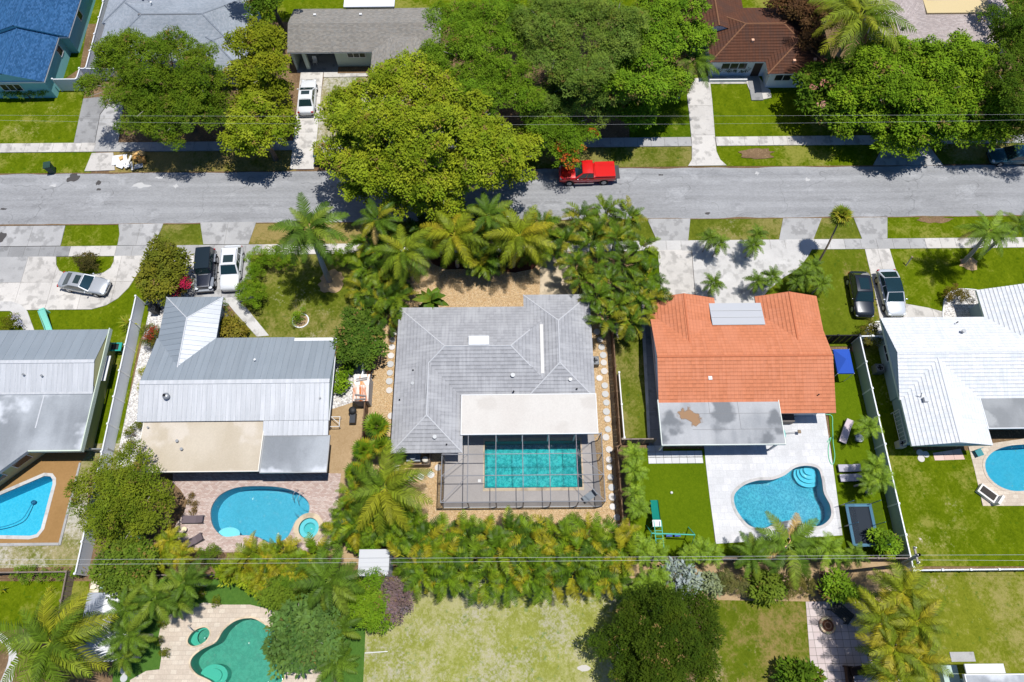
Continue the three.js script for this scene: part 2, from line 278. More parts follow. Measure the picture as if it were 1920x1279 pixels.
L('brown mulch bed beside the round tree', [[165, 900], [330, 900], [352, 930], [345, 965], [325, 990], [345, 1030], [400, 1040], [640, 1040], [640, 1100], [165, 1100]], M.dirt);
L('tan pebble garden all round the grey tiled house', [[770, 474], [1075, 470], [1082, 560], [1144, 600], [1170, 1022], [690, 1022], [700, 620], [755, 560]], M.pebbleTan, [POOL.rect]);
L('reddish mulch bed under the coconut palms', [[800, 478], [1000, 474], [1012, 490], [1000, 505], [965, 512], [930, 508], [905, 512], [870, 505], [838, 506], [812, 496]], M.mulch);
L('narrow worn lawn beside the orange roofed house', [[1140, 560], [1200, 560], [1205, 610], [1216, 822], [1165, 822], [1148, 640]], M.patchy);
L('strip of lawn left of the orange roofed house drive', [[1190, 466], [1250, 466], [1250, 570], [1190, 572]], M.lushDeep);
L('verge with two pairs of dwarf palms', [[1280, 409], [1480, 407], [1480, 453], [1280, 455]], M.patchy);
L('triangular verge with the tall fan palm', [[1530, 408], [1612, 407], [1625, 452], [1515, 453]], M.patchy);
L('long bright verge with a burnt patch', [[1650, 406], [2000, 403], [2000, 450], [1650, 453]], M.lush);
L('lawn around the parked black car', [[1440, 467], [1630, 466], [1650, 520], [1670, 600], [1670, 650], [1420, 650], [1420, 540]], M.yard);
L('wide bright front lawn with the leaning coconut palm', [[1650, 465], [2000, 462], [2000, 620], [1690, 620], [1670, 520]], M.lush);
L('vivid artificial turf beside the swing set', [[1185, 842], [1322, 842], [1326, 875], [1340, 1018], [1340, 1050], [1180, 1050]], M.turf);
L('strip of artificial turf with sun loungers', [[1543, 660], [1610, 660], [1690, 1050], [1340, 1050], [1340, 1016], [1578, 1002], [1562, 880]], M.turf);
L('bright back lawn behind the white roofed house', [[1606, 660], [1660, 640], [1712, 845], [1825, 845], [1840, 948], [2000, 948], [2000, 1062], [1694, 1062]], M.lush);
L('bare soil bed along the rear fence', [[1170, 1046], [1700, 1046], [1700, 1130], [1170, 1130]], M.tanSoil);
L('large sun bleached yellow lawn with sandy patches', [[700, 1085], [1240, 1085], [1300, 1400], [600, 1400], [668, 1200]], M.sandy);
L('green and brown lawn beside the dark tree', [[1320, 1125], [1512, 1128], [1532, 1400], [1290, 1400]], M.yard);
L('dry back lawn beside the coconut grove', [[1690, 1070], [2000, 1066], [2000, 1400], [1620, 1400]], M.straw);
L('small square lawn behind the wooden fence', [[-120, 1090], [168, 1090], [165, 1160], [160, 1200], [-120, 1200]], M.lush);
L('shaded garden soil round the big coconut palm', [[-120, 1196], [240, 1160], [240, 1400], [-120, 1400]], M.dirt);
L('smooth green turf around the freeform pool terrace', [[230, 1086], [690, 1086], [676, 1400], [200, 1400]], M.turfDeep, [POOL.green, POOL.spaGreen]);

/* bare patches on the verges */
for (const [label, c, rx, ry] of [['bare brown patch in the north verge', [1418, 289], 1.9, 0.75], ['burnt brown patch in the long verge', [1755, 413], 1.8, 0.4], ['dead straw ring below the leaning coconut palm', [1815, 495], 0.9, 0.8], ['red brown mulch ring round the royal palm', [622, 528], 1.3, 1.2]]) {
  const g = G(...c), p = []; for (let i = 0; i < 22; i++) { const a = i / 22 * 6.283, k = rr(0.75, 1.15); p.push([g.x + Math.cos(a) * rx * k, g.z + Math.sin(a) * ry * k]); }
  area('bare_patch', label, 'soil', smooth(p, 3), label.includes('ring') ? M.tanSoil : M.dirt, null, true);
}

/* ---------- road ---------- */
const RZ0 = -44.74, RZ1 = -38.34, ROAD_Y = 0.085;
struct('road', 'pale worn asphalt street running across the picture', 'road', prism([[-170, RZ0], [170, RZ0], [170, RZ1], [-170, RZ1]], -0.05, ROAD_Y), M.asphalt);
const blot = (c, rx, ry, k = 0.35) => { const g = G(...c, ROAD_Y), p = []; for (let i = 0; i < 16; i++) { const a = i / 16 * 6.283, q = rr(1 - k, 1 + k * 0.6); p.push([g.x + Math.cos(a) * rx * q, g.z + Math.sin(a) * ry * q]); } return smooth(p, 3); };
const tar = mat([0.075, 0.07, 0.068], 0.7), patchM = mat([0.47, 0.465, 0.455], 0.9), darkPatch = mat([0.2, 0.2, 0.2], 0.9);
[[[137, 334], 0.62, 0.62], [[184, 343], 0.28, 0.28], [[185, 355], 0.24, 0.16], [[2, 447], 0.5, 0.75], [[6, 392], 0.35, 0.12], [[1237, 328], 0.16, 0.09], [[1241, 328], 0.14, 0.09], [[1327, 400], 0.3, 0.14]].forEach(([c, a, b], i) => { lift += 0.3; solo('tar_stain', ['large round dark oil stain beside the waste bin', 'dark stain on the asphalt right of the oil stain', 'small dark streak on the asphalt', 'dark stain on the concrete apron at the picture edge', 'thin dark mark on the asphalt at the picture edge', 'dark spot on the asphalt right of the red pickup', 'dark spot beside another right of the red pickup', 'faint dark mark at the south kerb of the road'][i], 'stain', sheet(blot(c, a, b), (i === 3 ? 0.112 : ROAD_Y + 0.004)), tar); });
[[[265, 348], 1.0, 0.3], [[300, 333], 0.45, 0.14], [[330, 349], 0.3, 0.25], [[1514, 337], 0.25, 0.25], [[100, 348], 0.35, 0.2], [[1420, 325], 0.2, 0.25]].forEach(([c, a, b], i) => solo('asphalt_patch', ['long pale repair patch on the asphalt', 'thin pale repair patch near the verge', 'round pale repair patch on the asphalt', 'round white repair spot near the right end of the road', 'pale patch on the asphalt near the oil stain', 'pale fleck on the asphalt opposite the concrete drive'][i], 'road patch', sheet(blot(c, a, b, 0.5), ROAD_Y + 0.004), patchM));

/* wind blown dirt and leaf litter caught along both edges of the street */
for (const [z, d, l] of [[RZ0, 1, 'brown dirt and leaf litter along the north edge of the road'], [RZ1, -1, 'thin line of dirt along the south edge of the road']]) {
  const a = [], b = []; for (let x = -70; x <= 70; x += 0.7) { a.push([x, z - d * 0.02]); b.push([x, z + d * (0.03 + 0.26 * Math.pow(fbm((x + 70) / 140, 0.3, 60, 3, d > 0 ? 501 : 502, 3), 2.2))]); }
  solo('leaf_litter', l, 'dirt', sheet([...a, ...b.reverse()], ROAD_Y + 0.005), M.dirt).userData.kind = 'stuff';
}
/* ---------- slabs: sidewalks, drives and paths ---------- */
const SLAB_Y = 0.105;
function slabs(name, label, category, px, cw, ch, mats, opt = {}) {
  const poly = opt.raw ? px : GP(px), g = thing(name, label, category), xs = poly.map(p => p[0]), zs = poly.map(p => p[1]), x0 = Math.min(...xs), x1 = Math.max(...xs), z0 = Math.min(...zs), z1 = Math.max(...zs);
  g.userData.kind = 'structure'; lift += 0.3;
  part(g, 'joint_bed', sheet(poly, 0.085 + lift * 0.0002, opt.holes), M.joint);
  const nx = Math.max(1, Math.round((x1 - x0) / cw)), nz = Math.max(1, Math.round((z1 - z0) / ch)), gap = opt.gap ?? 0.012, shared = {};
  for (let i = 0; i < nx; i++) for (let j = 0; j < nz; j++) {
    const a = lerp(x0, x1, i / nx) + gap, b = lerp(x0, x1, (i + 1) / nx) - gap, c = lerp(z0, z1, j / nz) + gap, d = lerp(z0, z1, (j + 1) / nz) - gap;
    const q = clipRect(poly, a, c, b, d); if (q.length < 3 || Math.abs(area2(q)) < 0.02) continue;
    part(g, 'slab', prism(q, 0, (opt.y ?? SLAB_Y) + rr(-0.002, 0.002)), opt.checker ? mats[(i + j) % 2] : pick(mats));
  }
  return g;
}
const SN0 = -48.67, SN1 = -47.47, SS0 = -35.84, SS1 = -34.66;
for (const [a, b, t, m] of [[-70, -44.6, 'north sidewalk in front of the teal house', M.conc], [-44.6, -23.25, 'north sidewalk under the dark oak', M.concGrey], [-20.75, 5, 'north sidewalk under the lime green tree', M.concGrey], [5, 19.45, 'north sidewalk left of the concrete drive', M.concGrey], [22.1, 42, 'north sidewalk in front of the brown roofed house', M.conc], [42, 70, 'north sidewalk under the trees at the picture edge', M.concGrey]])
  slabs('sidewalk', t, 'sidewalk', [[a, SN0], [b, SN0], [b, SN1], [a, SN1]], 1.5, 2, m, { raw: true });
for (const [a, b, t, m] of [[-70, -44.2, 'south sidewalk crossing the circular drive', M.concDark], [-44.2, -39.6, 'pale sidewalk piece between two grass islands', M.conc], [-39.6, -33, 'south sidewalk at the end of the circular drive', M.concGrey], [-33, -25, 'south sidewalk beside the parked cars', M.concGrey], [-25, 9.6, 'south sidewalk under the royal palm and street palms', M.conc], [9.6, 33.4, 'white south sidewalk in front of the orange roofed house', M.concWhite], [33.4, 41.5, 'grey south sidewalk at the narrow drive', M.concGrey], [41.5, 70, 'cream south sidewalk in front of the wide lawn', M.conc]])
  slabs('sidewalk', t, 'sidewalk', [[a, SS0], [b, SS0], [b, SS1], [a, SS1]], 1.5, 2, m, { raw: true });
const drv = (label, px, cw, ch, m, o) => slabs('driveway', label, 'driveway', px, cw, ch, m, o);
drv('short concrete apron left of the waste heap', [[173, 288], [213, 287], [216, 320], [159, 322]], 2.6, 2.6, M.conc);
drv('dark grey drive under the dark oak', [[157, 186], [215, 180], [188, 215], [178, 269], [139, 270]], 4, 4, M.concDark);
drv('pale concrete drive edge under the dark oak', [[216, 180], [232, 200], [222, 269], [179, 269], [189, 216]], 2.5, 3, M.concGrey);
drv('long concrete drive with the parked white sedan', [[566, 120], [608, 120], [601, 190], [594, 262], [589, 318], [544, 318], [551, 262]], 3, 4.4, M.conc);
slabs('path', 'cream path in front of the sage green house', 'path', [[608, 131], [700, 129], [700, 144], [607, 146]], 2, 2, M.conc);
drv('long concrete drive in front of the brown roofed house', [[1302, 148], [1330, 146], [1335, 190], [1340, 255], [1343, 285], [1350, 300], [1362, 311], [1290, 312], [1297, 300], [1297, 270], [1292, 215], [1288, 180]], 3.4, 4.2, M.conc);
slabs('path', 'curved pale path at the porch of the brown roofed house', 'path', [[1324, 144], [1420, 142], [1438, 166], [1444, 170], [1446, 184], [1432, 187], [1415, 182], [1405, 170], [1400, 158], [1326, 158]], 6, 3, M.conc);
drv('grey drive apron under the big tree', [[1662, 230], [1735, 230], [1742, 276], [1768, 311], [1636, 311], [1655, 276]], 3.5, 4, M.concGrey);
drv('wide concrete apron at the left picture edge', [[-120, 426], [123, 424], [114, 462], [-120, 464]], 3.6, 3.6, M.concGrey);
drv('curved concrete apron between the two verges', [[223, 421], [307, 420], [290, 461], [221, 461], [225, 440]], 3, 3, M.concGrey);
drv('broad curving concrete drive with the silver sedan', [[-120, 482], [106, 482], [106, 497], [112, 508], [127, 515], [181, 515], [195, 512], [208, 503], [214, 491], [215, 480], [288, 479], [272, 496], [258, 515], [242, 540], [222, 560], [200, 573], [172, 581], [50, 582], [-120, 582]], 3.1, 2.9, [...M.conc, M.concGrey[0]]);
drv('concrete apron in front of the parked off road cars', [[376, 418], [481, 417], [466, 459], [382, 459]], 2.7, 3, M.concGrey);
drv('concrete parking place of the black and white off road cars', [[368, 479], [468, 477], [478, 560], [420, 575], [352, 562], [366, 520]], 2.9, 3.2, M.concGrey);
slabs('path', 'white painted path from the drive to the metal roofed house', 'path', [[420, 560], [435, 558], [460, 575], [505, 630], [482, 632], [440, 585]], 9, 3, M.concWhite);
slabs('path', 'white curved path at the left picture edge', 'path', [[2, 566], [22, 566], [40, 572], [52, 584], [66, 622], [46, 622], [34, 594], [20, 584], [0, 584]], 9, 5, M.concWhite);
drv('tan concrete drive of the grey tiled house', [[1013, 470], [1066, 470], [1075, 558], [1012, 558]], 4, 3.6, M.concTan);
drv('concrete apron left of the dwarf palms', [[1213, 411], [1294, 411], [1290, 452], [1232, 453]], 4, 3, M.concGrey);
drv('straight pale drive of the orange roofed house', [[1233, 470], [1296, 469], [1303, 560], [1240, 560]], 3.6, 4.6, M.conc);
drv('white circular drive with dwarf palms', [[1297, 469], [1522, 468], [1514, 482], [1502, 498], [1488, 510], [1470, 520], [1440, 545], [1420, 570], [1330, 570], [1304, 560]], 9, 6, M.concWhite);
drv('concrete apron between the dwarf palms and the fan palm', [[1468, 410], [1540, 410], [1524, 451], [1460, 452]], 4, 3, M.concGrey);
drv('narrow concrete apron right of the fan palm', [[1600, 409], [1663, 408], [1663, 448], [1616, 449]], 3.2, 3, M.concGrey);
drv('narrow cream drive with the parked silver car', [[1621, 468], [1667, 467], [1680, 510], [1694, 555], [1706, 604], [1650, 604], [1638, 540]], 1.5, 3.4, M.conc);
slabs('path', 'cream path leading from the narrow drive to the white roofed house', 'path', [[1695, 570], [1740, 578], [1800, 594], [1800, 612], [1706, 610], [1700, 590]], 3, 4, M.conc);
slabs('path', 'grey concrete side path left of the orange roofed house', 'path', [[1203, 605], [1230, 605], [1242, 842], [1217, 842]], 2, 1.8, M.concDark);
slabs('pebble_kerb', 'white concrete kerb beside the narrow worn lawn', 'kerb', [[1201, 560], [1206, 560], [1209, 610], [1219, 822], [1214, 822], [1203, 610]], 4, 3, M.concWhite, { y: 0.16 });

/* ---------- roofs ---------- */
/* one roof plane: pts in 3-D, the first edge is the eave. courses: overlapping rows; panels: standing seams */
function planeOf(pts) {
  const P = pts.map(p => V(...p)), u = P[1].clone().sub(P[0]).normalize();
  let n = null; for (let i = 2; i < P.length && !n; i++) { const c = u.clone().cross(P[i].clone().sub(P[0])); if (c.length() > 1e-3) n = c.normalize(); }
  if (n.y < 0) n.negate(); const v = n.clone().cross(u).normalize(); if (v.dot(P[2].clone().sub(P[0])) < 0) v.negate();
  return { o: P[0], u, v, n, poly: P.map(p => { const d = p.clone().sub(P[0]); return [d.dot(u), d.dot(v)]; }), at: (a, b, h = 0) => { const q = P[0].clone().addScaledVector(u, a).addScaledVector(v, b).addScaledVector(n, h); return [q.x, q.y, q.z]; } };
}
function face(m, pl, poly, hAt, u0 = 0) {
  const flip = pl.u.clone().cross(pl.v).dot(pl.n) < 0;
  for (let i = 1; i < poly.length - 1; i++) { const t = [poly[0], poly[i], poly[i + 1]]; if (area2(t) * (flip ? -1 : 1) < 0) t.reverse(); m.tri(...t.map(q => pl.at(q[0], q[1], hAt(q[1]))), ...t.map(q => [q[0] + u0, q[1]])); }
}
function courseGeo(pts, step, thick) {
  const pl = planeOf(pts), m = new MB(), vm = Math.max(...pl.poly.map(p => p[1])), u0 = hash(Math.round(pts[0][0] * 10), Math.round(pts[0][2] * 10), 5) * 9;
  for (let k = 0; k * step < vm - 0.02; k++) {
    const a = k * step, b = Math.min(vm, a + step), q = clipRect(pl.poly, -99, a, 99, b); if (q.length < 3) continue;
    face(m, pl, q, v => lerp(thick, 0.12 * thick, clamp((v - a) / step)), u0);
    const lo = q.filter(p => p[1] < a + 1e-4).map(p => p[0]); if (lo.length > 1) { const x0 = Math.min(...lo), x1 = Math.max(...lo); m.quad(pl.at(x0, a, -0.01), pl.at(x1, a, -0.01), pl.at(x1, a, thick), pl.at(x0, a, thick), [[x0, a], [x1, a], [x1, a + 0.02], [x0, a + 0.02]]); }
  }
  return m.geo();
}
function seamPanels(parent, name, pts, width, mats, rib = 0.035, nameOf) {
  const pl = planeOf(pts), u0 = Math.min(...pl.poly.map(p => p[0])), u1 = Math.max(...pl.poly.map(p => p[0])), n = Math.max(1, Math.round((u1 - u0) / width)), w = (u1 - u0) / n;
  for (let i = 0; i < n; i++) {
    const a = u0 + i * w, b = a + w, q = clipRect(pl.poly, a, -99, b, 99); if (q.length < 3 || Math.abs(area2(q)) < 0.01) continue;
    const m = new MB(); face(m, pl, q, () => 0.01, i * 1.7);
    const e = q.filter(p => p[0] < a + 0.06).map(p => p[1]); if (e.length > 1) { const lo = Math.min(...e), hi = Math.max(...e), r = 0.022; m.quad(pl.at(a - r, lo, 0), pl.at(a - r, hi, 0), pl.at(a, hi, rib + 0.01), pl.at(a, lo, rib + 0.01)); m.quad(pl.at(a, lo, rib + 0.01), pl.at(a, hi, rib + 0.01), pl.at(a + r, hi, 0), pl.at(a + r, lo, 0)); }
    part(parent, name, m.geo(), pick(mats));
  }
}
function cap(parent, a, b, m, r = 0.11, name = 'ridge_cap') {       // overlapping ridge tiles along a hip or a ridge
  const A = V(...a), B = V(...b), Ld = A.distanceTo(B), n = Math.max(1, Math.round(Ld / 0.42)), gs = [];
  const q = new THREE.Quaternion().setFromUnitVectors(V(0, 1, 0), B.clone().sub(A).normalize());
  for (let i = 0; i < n; i++) { const g = new THREE.CylinderGeometry(r * 0.86, r, Ld / n * 1.08, 7, 1, true).applyQuaternion(q), c = A.clone().lerp(B, (i + 0.5) / n); gs.push(g.translate(c.x, c.y - r * 0.25, c.z)); }
  return part(parent, name, mergeGeometries(gs), m);
}
/* a pitched block: rect [x0,z0,x1,z1] at the eaves, ridge along 'x' or 'z', ends 'h'ip or 'g'able */
function pitched(parent, rect, e, p, along, ends, put, capM, opt = {}) {
  let [x0, z0, x1, z1] = rect; if (x0 > x1) [x0, x1] = [x1, x0]; if (z0 > z1) [z0, z1] = [z1, z0];
  const half = (along === 'x' ? z1 - z0 : x1 - x0) / 2, rh = e + half * p, T = (a, y, b) => along === 'x' ? [a, y, b] : [b, y, a];
  const [a0, a1, b0, b1] = along === 'x' ? [x0, x1, z0, z1] : [z0, z1, x0, x1], mid = (b0 + b1) / 2;
  const r0 = a0 + (ends[0] === 'h' ? half : 0), r1 = a1 - (ends[1] === 'h' ? half : 0), R0 = T(r0, rh, mid), R1 = T(r1, rh, mid);
  put(parent, [T(a0, e, b0), T(a1, e, b0), R1, R0]); put(parent, [T(a0, e, b1), T(a1, e, b1), R1, R0]);
  if (ends[0] === 'h') put(parent, [T(a0, e, b0), T(a0, e, b1), R0]);
  if (ends[1] === 'h') put(parent, [T(a1, e, b0), T(a1, e, b1), R1]);
  if (capM) {
    cap(parent, R0, R1, capM, opt.capR);
    if (ends[0] === 'h') { cap(parent, T(a0, e, b0), R0, capM, opt.capR); cap(parent, T(a0, e, b1), R0, capM, opt.capR); }
    if (ends[1] === 'h') { cap(parent, T(a1, e, b0), R1, capM, opt.capR); cap(parent, T(a1, e, b1), R1, capM, opt.capR); }
  }
  const wallIn = opt.over ?? 0.6;
  if (opt.fascia) part(parent, 'eave_board', bx(x0 + 0.01, e - 0.2, z0 + 0.01, x1 - 0.01, e - 0.03, z1 - 0.01), opt.fascia);
  if (opt.wall) part(parent, 'wall', bx(x0 + wallIn, -0.1, z0 + wallIn, x1 - wallIn, e - 0.2, z1 - wallIn), opt.wall);
  for (const [k, a] of [[0, a0], [1, a1]]) if (ends[k] === 'g' && opt.wall) {
    const s = k ? -0.12 : 0.12, m = new MB(), A = T(a + s, e - 0.05, b0 + 0.2), B = T(a + s, e - 0.05, b1 - 0.2), C = T(a + s, rh - 0.12, mid), A2 = T(a + 2 * s, e - 0.05, b0 + 0.2), B2 = T(a + 2 * s, e - 0.05, b1 - 0.2), C2 = T(a + 2 * s, rh - 0.12, mid);
    m.tri(A, B, C).tri(A2, C2, B2).quad(A, A2, C2, C).quad(B, C, C2, B2); part(parent, 'gable_wall', m.geo(), opt.gableWall || opt.wall);
  }
  return { ridge: rh, R0, R1 };
}
function flatRoof(parent, rect, y, m, edge, t = 0.18) {
  const [x0, z0, x1, z1] = rect, a = Math.min(x0, x1), b = Math.max(x0, x1), c = Math.min(z0, z1), d = Math.max(z0, z1);
  const r = part(parent, 'flat_roof', bx(a, y - t, c, b, y, d), m);
  if (edge) { const k = 0.07; const mb = new MB(); mb.box(a - k, y - t - 0.05, c - k, b + k, y + 0.03, c); mb.box(a - k, y - t - 0.05, d, b + k, y + 0.03, d + k); mb.box(a - k, y - t - 0.05, c, a, y + 0.03, d); mb.box(b, y - t - 0.05, c, b + k, y + 0.03, d); part(parent, 'roof_edge', mb.geo(), edge); }
  return r;
}
function windowIn(parent, x0, x1, y0, y1, z, dir, frame, glass, panes = 2) {   // dir: 's','n','e','w'; for e/w x is z and z is x
  const w = part(parent, 'window', ...(() => { const T = (a0, a1, b0, b1, d0, d1) => dir === 's' || dir === 'n' ? [a0, b0, d0, a1, b1, d1] : [d0, b0, a0, d1, b1, a1]; const s = (dir === 's' || dir === 'e') ? 1 : -1, m = new MB(); const add = (...q) => { const t = T(...q); m.box(Math.min(t[0], t[3]), t[1], Math.min(t[2], t[5]), Math.max(t[0], t[3]), t[4], Math.max(t[2], t[5])); }; const f = 0.07, d0 = z, d1 = z + s * 0.06; add(x0, x1, y0 - f, y0, d0, d1); add(x0, x1, y1, y1 + f, d0, d1); for (let i = 0; i <= panes; i++) { const c = lerp(x0, x1, i / panes); add(c - f / 2, c + f / 2, y0, y1, d0, d1); } return [m.geo(), frame]; })());
  const s = (dir === 's' || dir === 'e') ? 1 : -1;
  for (let i = 0; i < panes; i++) { const a = lerp(x0, x1, i / panes) + 0.04, b = lerp(x0, x1, (i + 1) / panes) - 0.04; part(w, 'pane', dir === 's' || dir === 'n' ? bx(a, y0, z + s * 0.005, b, y1, z + s * 0.025) : bx(z + s * 0.005, y0, a, z + s * 0.025, y1, b), glass); }
  return w;
}
/* roof materials */
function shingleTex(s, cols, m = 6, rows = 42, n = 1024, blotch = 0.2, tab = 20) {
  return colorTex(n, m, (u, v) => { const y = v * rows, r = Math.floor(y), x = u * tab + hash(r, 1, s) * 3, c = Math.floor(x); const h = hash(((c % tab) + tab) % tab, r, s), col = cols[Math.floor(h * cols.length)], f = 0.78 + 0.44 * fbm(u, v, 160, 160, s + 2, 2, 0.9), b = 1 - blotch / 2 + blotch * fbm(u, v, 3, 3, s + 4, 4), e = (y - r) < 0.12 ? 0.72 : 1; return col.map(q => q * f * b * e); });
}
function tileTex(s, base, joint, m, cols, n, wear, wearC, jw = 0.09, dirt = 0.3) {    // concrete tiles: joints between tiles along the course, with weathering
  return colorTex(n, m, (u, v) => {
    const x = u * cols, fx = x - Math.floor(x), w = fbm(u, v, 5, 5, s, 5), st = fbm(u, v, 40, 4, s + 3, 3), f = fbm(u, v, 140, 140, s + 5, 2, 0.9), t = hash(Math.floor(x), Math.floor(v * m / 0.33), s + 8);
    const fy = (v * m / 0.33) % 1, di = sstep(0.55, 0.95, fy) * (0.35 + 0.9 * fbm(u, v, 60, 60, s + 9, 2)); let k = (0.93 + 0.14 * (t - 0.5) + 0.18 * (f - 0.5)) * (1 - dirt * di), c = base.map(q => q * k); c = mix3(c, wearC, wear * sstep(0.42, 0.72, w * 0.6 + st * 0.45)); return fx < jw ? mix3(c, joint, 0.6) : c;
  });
}
const roofM = (map, rough = 0.85, o = {}) => new THREE.MeshPhysicalMaterial({ map, roughness: rough, specularIntensity: 0.25, side: THREE.DoubleSide, ...o });
const R = {};
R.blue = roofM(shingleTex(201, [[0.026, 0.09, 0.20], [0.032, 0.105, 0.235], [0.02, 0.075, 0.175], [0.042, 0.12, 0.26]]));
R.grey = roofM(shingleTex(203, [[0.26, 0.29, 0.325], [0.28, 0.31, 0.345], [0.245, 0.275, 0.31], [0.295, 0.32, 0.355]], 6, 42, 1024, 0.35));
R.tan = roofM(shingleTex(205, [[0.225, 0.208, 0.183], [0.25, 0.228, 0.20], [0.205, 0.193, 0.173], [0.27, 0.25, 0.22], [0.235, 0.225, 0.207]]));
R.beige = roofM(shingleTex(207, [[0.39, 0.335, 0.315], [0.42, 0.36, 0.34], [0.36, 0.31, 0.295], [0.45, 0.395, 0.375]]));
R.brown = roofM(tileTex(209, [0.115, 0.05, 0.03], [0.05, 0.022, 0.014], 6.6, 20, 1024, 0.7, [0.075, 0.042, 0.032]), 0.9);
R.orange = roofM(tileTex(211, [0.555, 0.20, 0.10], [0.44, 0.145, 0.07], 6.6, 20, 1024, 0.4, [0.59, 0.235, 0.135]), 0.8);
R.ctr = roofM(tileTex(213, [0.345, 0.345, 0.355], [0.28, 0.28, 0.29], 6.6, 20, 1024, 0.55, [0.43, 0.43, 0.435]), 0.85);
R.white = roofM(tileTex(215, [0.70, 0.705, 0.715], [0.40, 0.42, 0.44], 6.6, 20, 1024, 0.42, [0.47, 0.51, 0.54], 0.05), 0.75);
function membrane(s, a, b, c, m = 12, n = 1024) { return roofM(colorTex(n, m, (u, v) => { const w = fbm(u, v, 3, 3, s, 5), st = fbm(u, v, 12, 3, s + 2, 4), f = fbm(u, v, 120, 120, s + 4, 2, 0.9); let k = mix3(a, b, sstep(0.3, 0.7, w * 0.7 + st * 0.3)); k = mix3(k, c, 0.85 * sstep(0.56, 0.7, fbm(u, v, 4, 4, s + 6, 5))); return k.map(q => q * (0.93 + 0.14 * f)); }), 0.7); }
R.memGrey = membrane(221, [0.22, 0.235, 0.25], [0.36, 0.38, 0.40], [0.58, 0.60, 0.63]);
R.memOrangeHouse = membrane(223, [0.27, 0.28, 0.29], [0.40, 0.405, 0.41], [0.14, 0.15, 0.16], 9);
R.memBeige = membrane(225, [0.45, 0.385, 0.29], [0.51, 0.445, 0.35], [0.56, 0.50, 0.42], 9);
R.memCream = membrane(227, [0.54, 0.505, 0.46], [0.57, 0.54, 0.495], [0.51, 0.475, 0.43], 9);
R.memDark = membrane(229, [0.22, 0.23, 0.235], [0.30, 0.31, 0.315], [0.36, 0.37, 0.37], 6, 512);
function metalTex(s, a, b, along = 26) { return colorTex(512, 5, (u, v) => { const st = fbm(u, v, along, 2, s, 4), w = fbm(u, v, 4, 4, s + 2, 4), f = fbm(u, v, 90, 90, s + 3, 2); return mix3(a, b, clamp(st * 0.9 + w * 0.5 - 0.25)).map(q => q * (0.96 + 0.08 * f)); }); }
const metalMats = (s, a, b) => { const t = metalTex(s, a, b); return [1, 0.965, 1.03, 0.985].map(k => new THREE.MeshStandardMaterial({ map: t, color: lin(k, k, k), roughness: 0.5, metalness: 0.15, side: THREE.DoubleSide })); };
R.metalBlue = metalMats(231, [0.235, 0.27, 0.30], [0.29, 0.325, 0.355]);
R.metalPaleLit = metalMats(233, [0.44, 0.455, 0.47], [0.60, 0.605, 0.62]);  // same roof metal paled: reflected light on some slopes put into its colour
const WHITE = mat([0.68, 0.68, 0.67], 0.6), TRIM = mat([0.7, 0.71, 0.72], 0.6), GLASSD = mat([0.02, 0.025, 0.03], 0.08), GREYMETAL = mat([0.34, 0.35, 0.36], 0.45, { metalness: 0.5 }), DARK = mat([0.02, 0.02, 0.022], 0.7), BRONZE = mat([0.22, 0.22, 0.225], 0.5, { metalness: 0.4 });
const stucco = (c, s = 1) => mat(c, 0.95, { bumpMap: grassBump, bumpScale: 0.006 });
const W = { teal: stucco([0.22, 0.50, 0.54]), sage: stucco([0.45, 0.51, 0.43]), olive: stucco([0.52, 0.48, 0.24]), mint: stucco([0.42, 0.52, 0.46]), white: stucco([0.72, 0.74, 0.74]), cream: stucco([0.62, 0.58, 0.48]), grey: stucco([0.42, 0.44, 0.45]), bluegreen: stucco([0.36, 0.46, 0.46]) };
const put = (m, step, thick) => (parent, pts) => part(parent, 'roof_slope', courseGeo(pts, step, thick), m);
const vent = (parent, x, y, z, s = 0.12, m = GREYMETAL, h = 0.25) => part(parent, 'roof_vent', mergeGeometries([new THREE.CylinderGeometry(s * 0.6, s * 0.7, h, 10).translate(x, y + h / 2, z), new THREE.CylinderGeometry(s, s, 0.06, 10).translate(x, y + h, z)]), m);

/* A: teal house, blue shingles */
{
  const h = thing('house', 'teal house with a vivid blue shingle roof at the top left corner', 'house');
  pitched(h, [-57.6, -54.6, -50.0, -72], 2.8, 0.32, 'z', 'gg', put(R.blue, 0.15, 0.02), mat([0.03, 0.10, 0.22], 0.9), { fascia: TRIM, wall: W.teal, over: 0.35 });
  pitched(h, [-59, -61, -48.9, -75], 2.8, 0.32, 'z', 'hg', put(R.blue, 0.15, 0.02), mat([0.03, 0.10, 0.22], 0.9), { fascia: TRIM, wall: W.teal, over: 0.5 });
  windowIn(h, -55.4, -53.2, 1.25, 2.1, -54.95, 's', WHITE, GLASSD, 3);
  windowIn(h, -60.6, -59.7, 1.2, 2.1, -50.36 + 0.0, 'e', WHITE, GLASSD, 1);
  windowIn(h, -66.0, -65.1, 1.2, 2.1, -49.41, 'e', WHITE, GLASSD, 1);
}
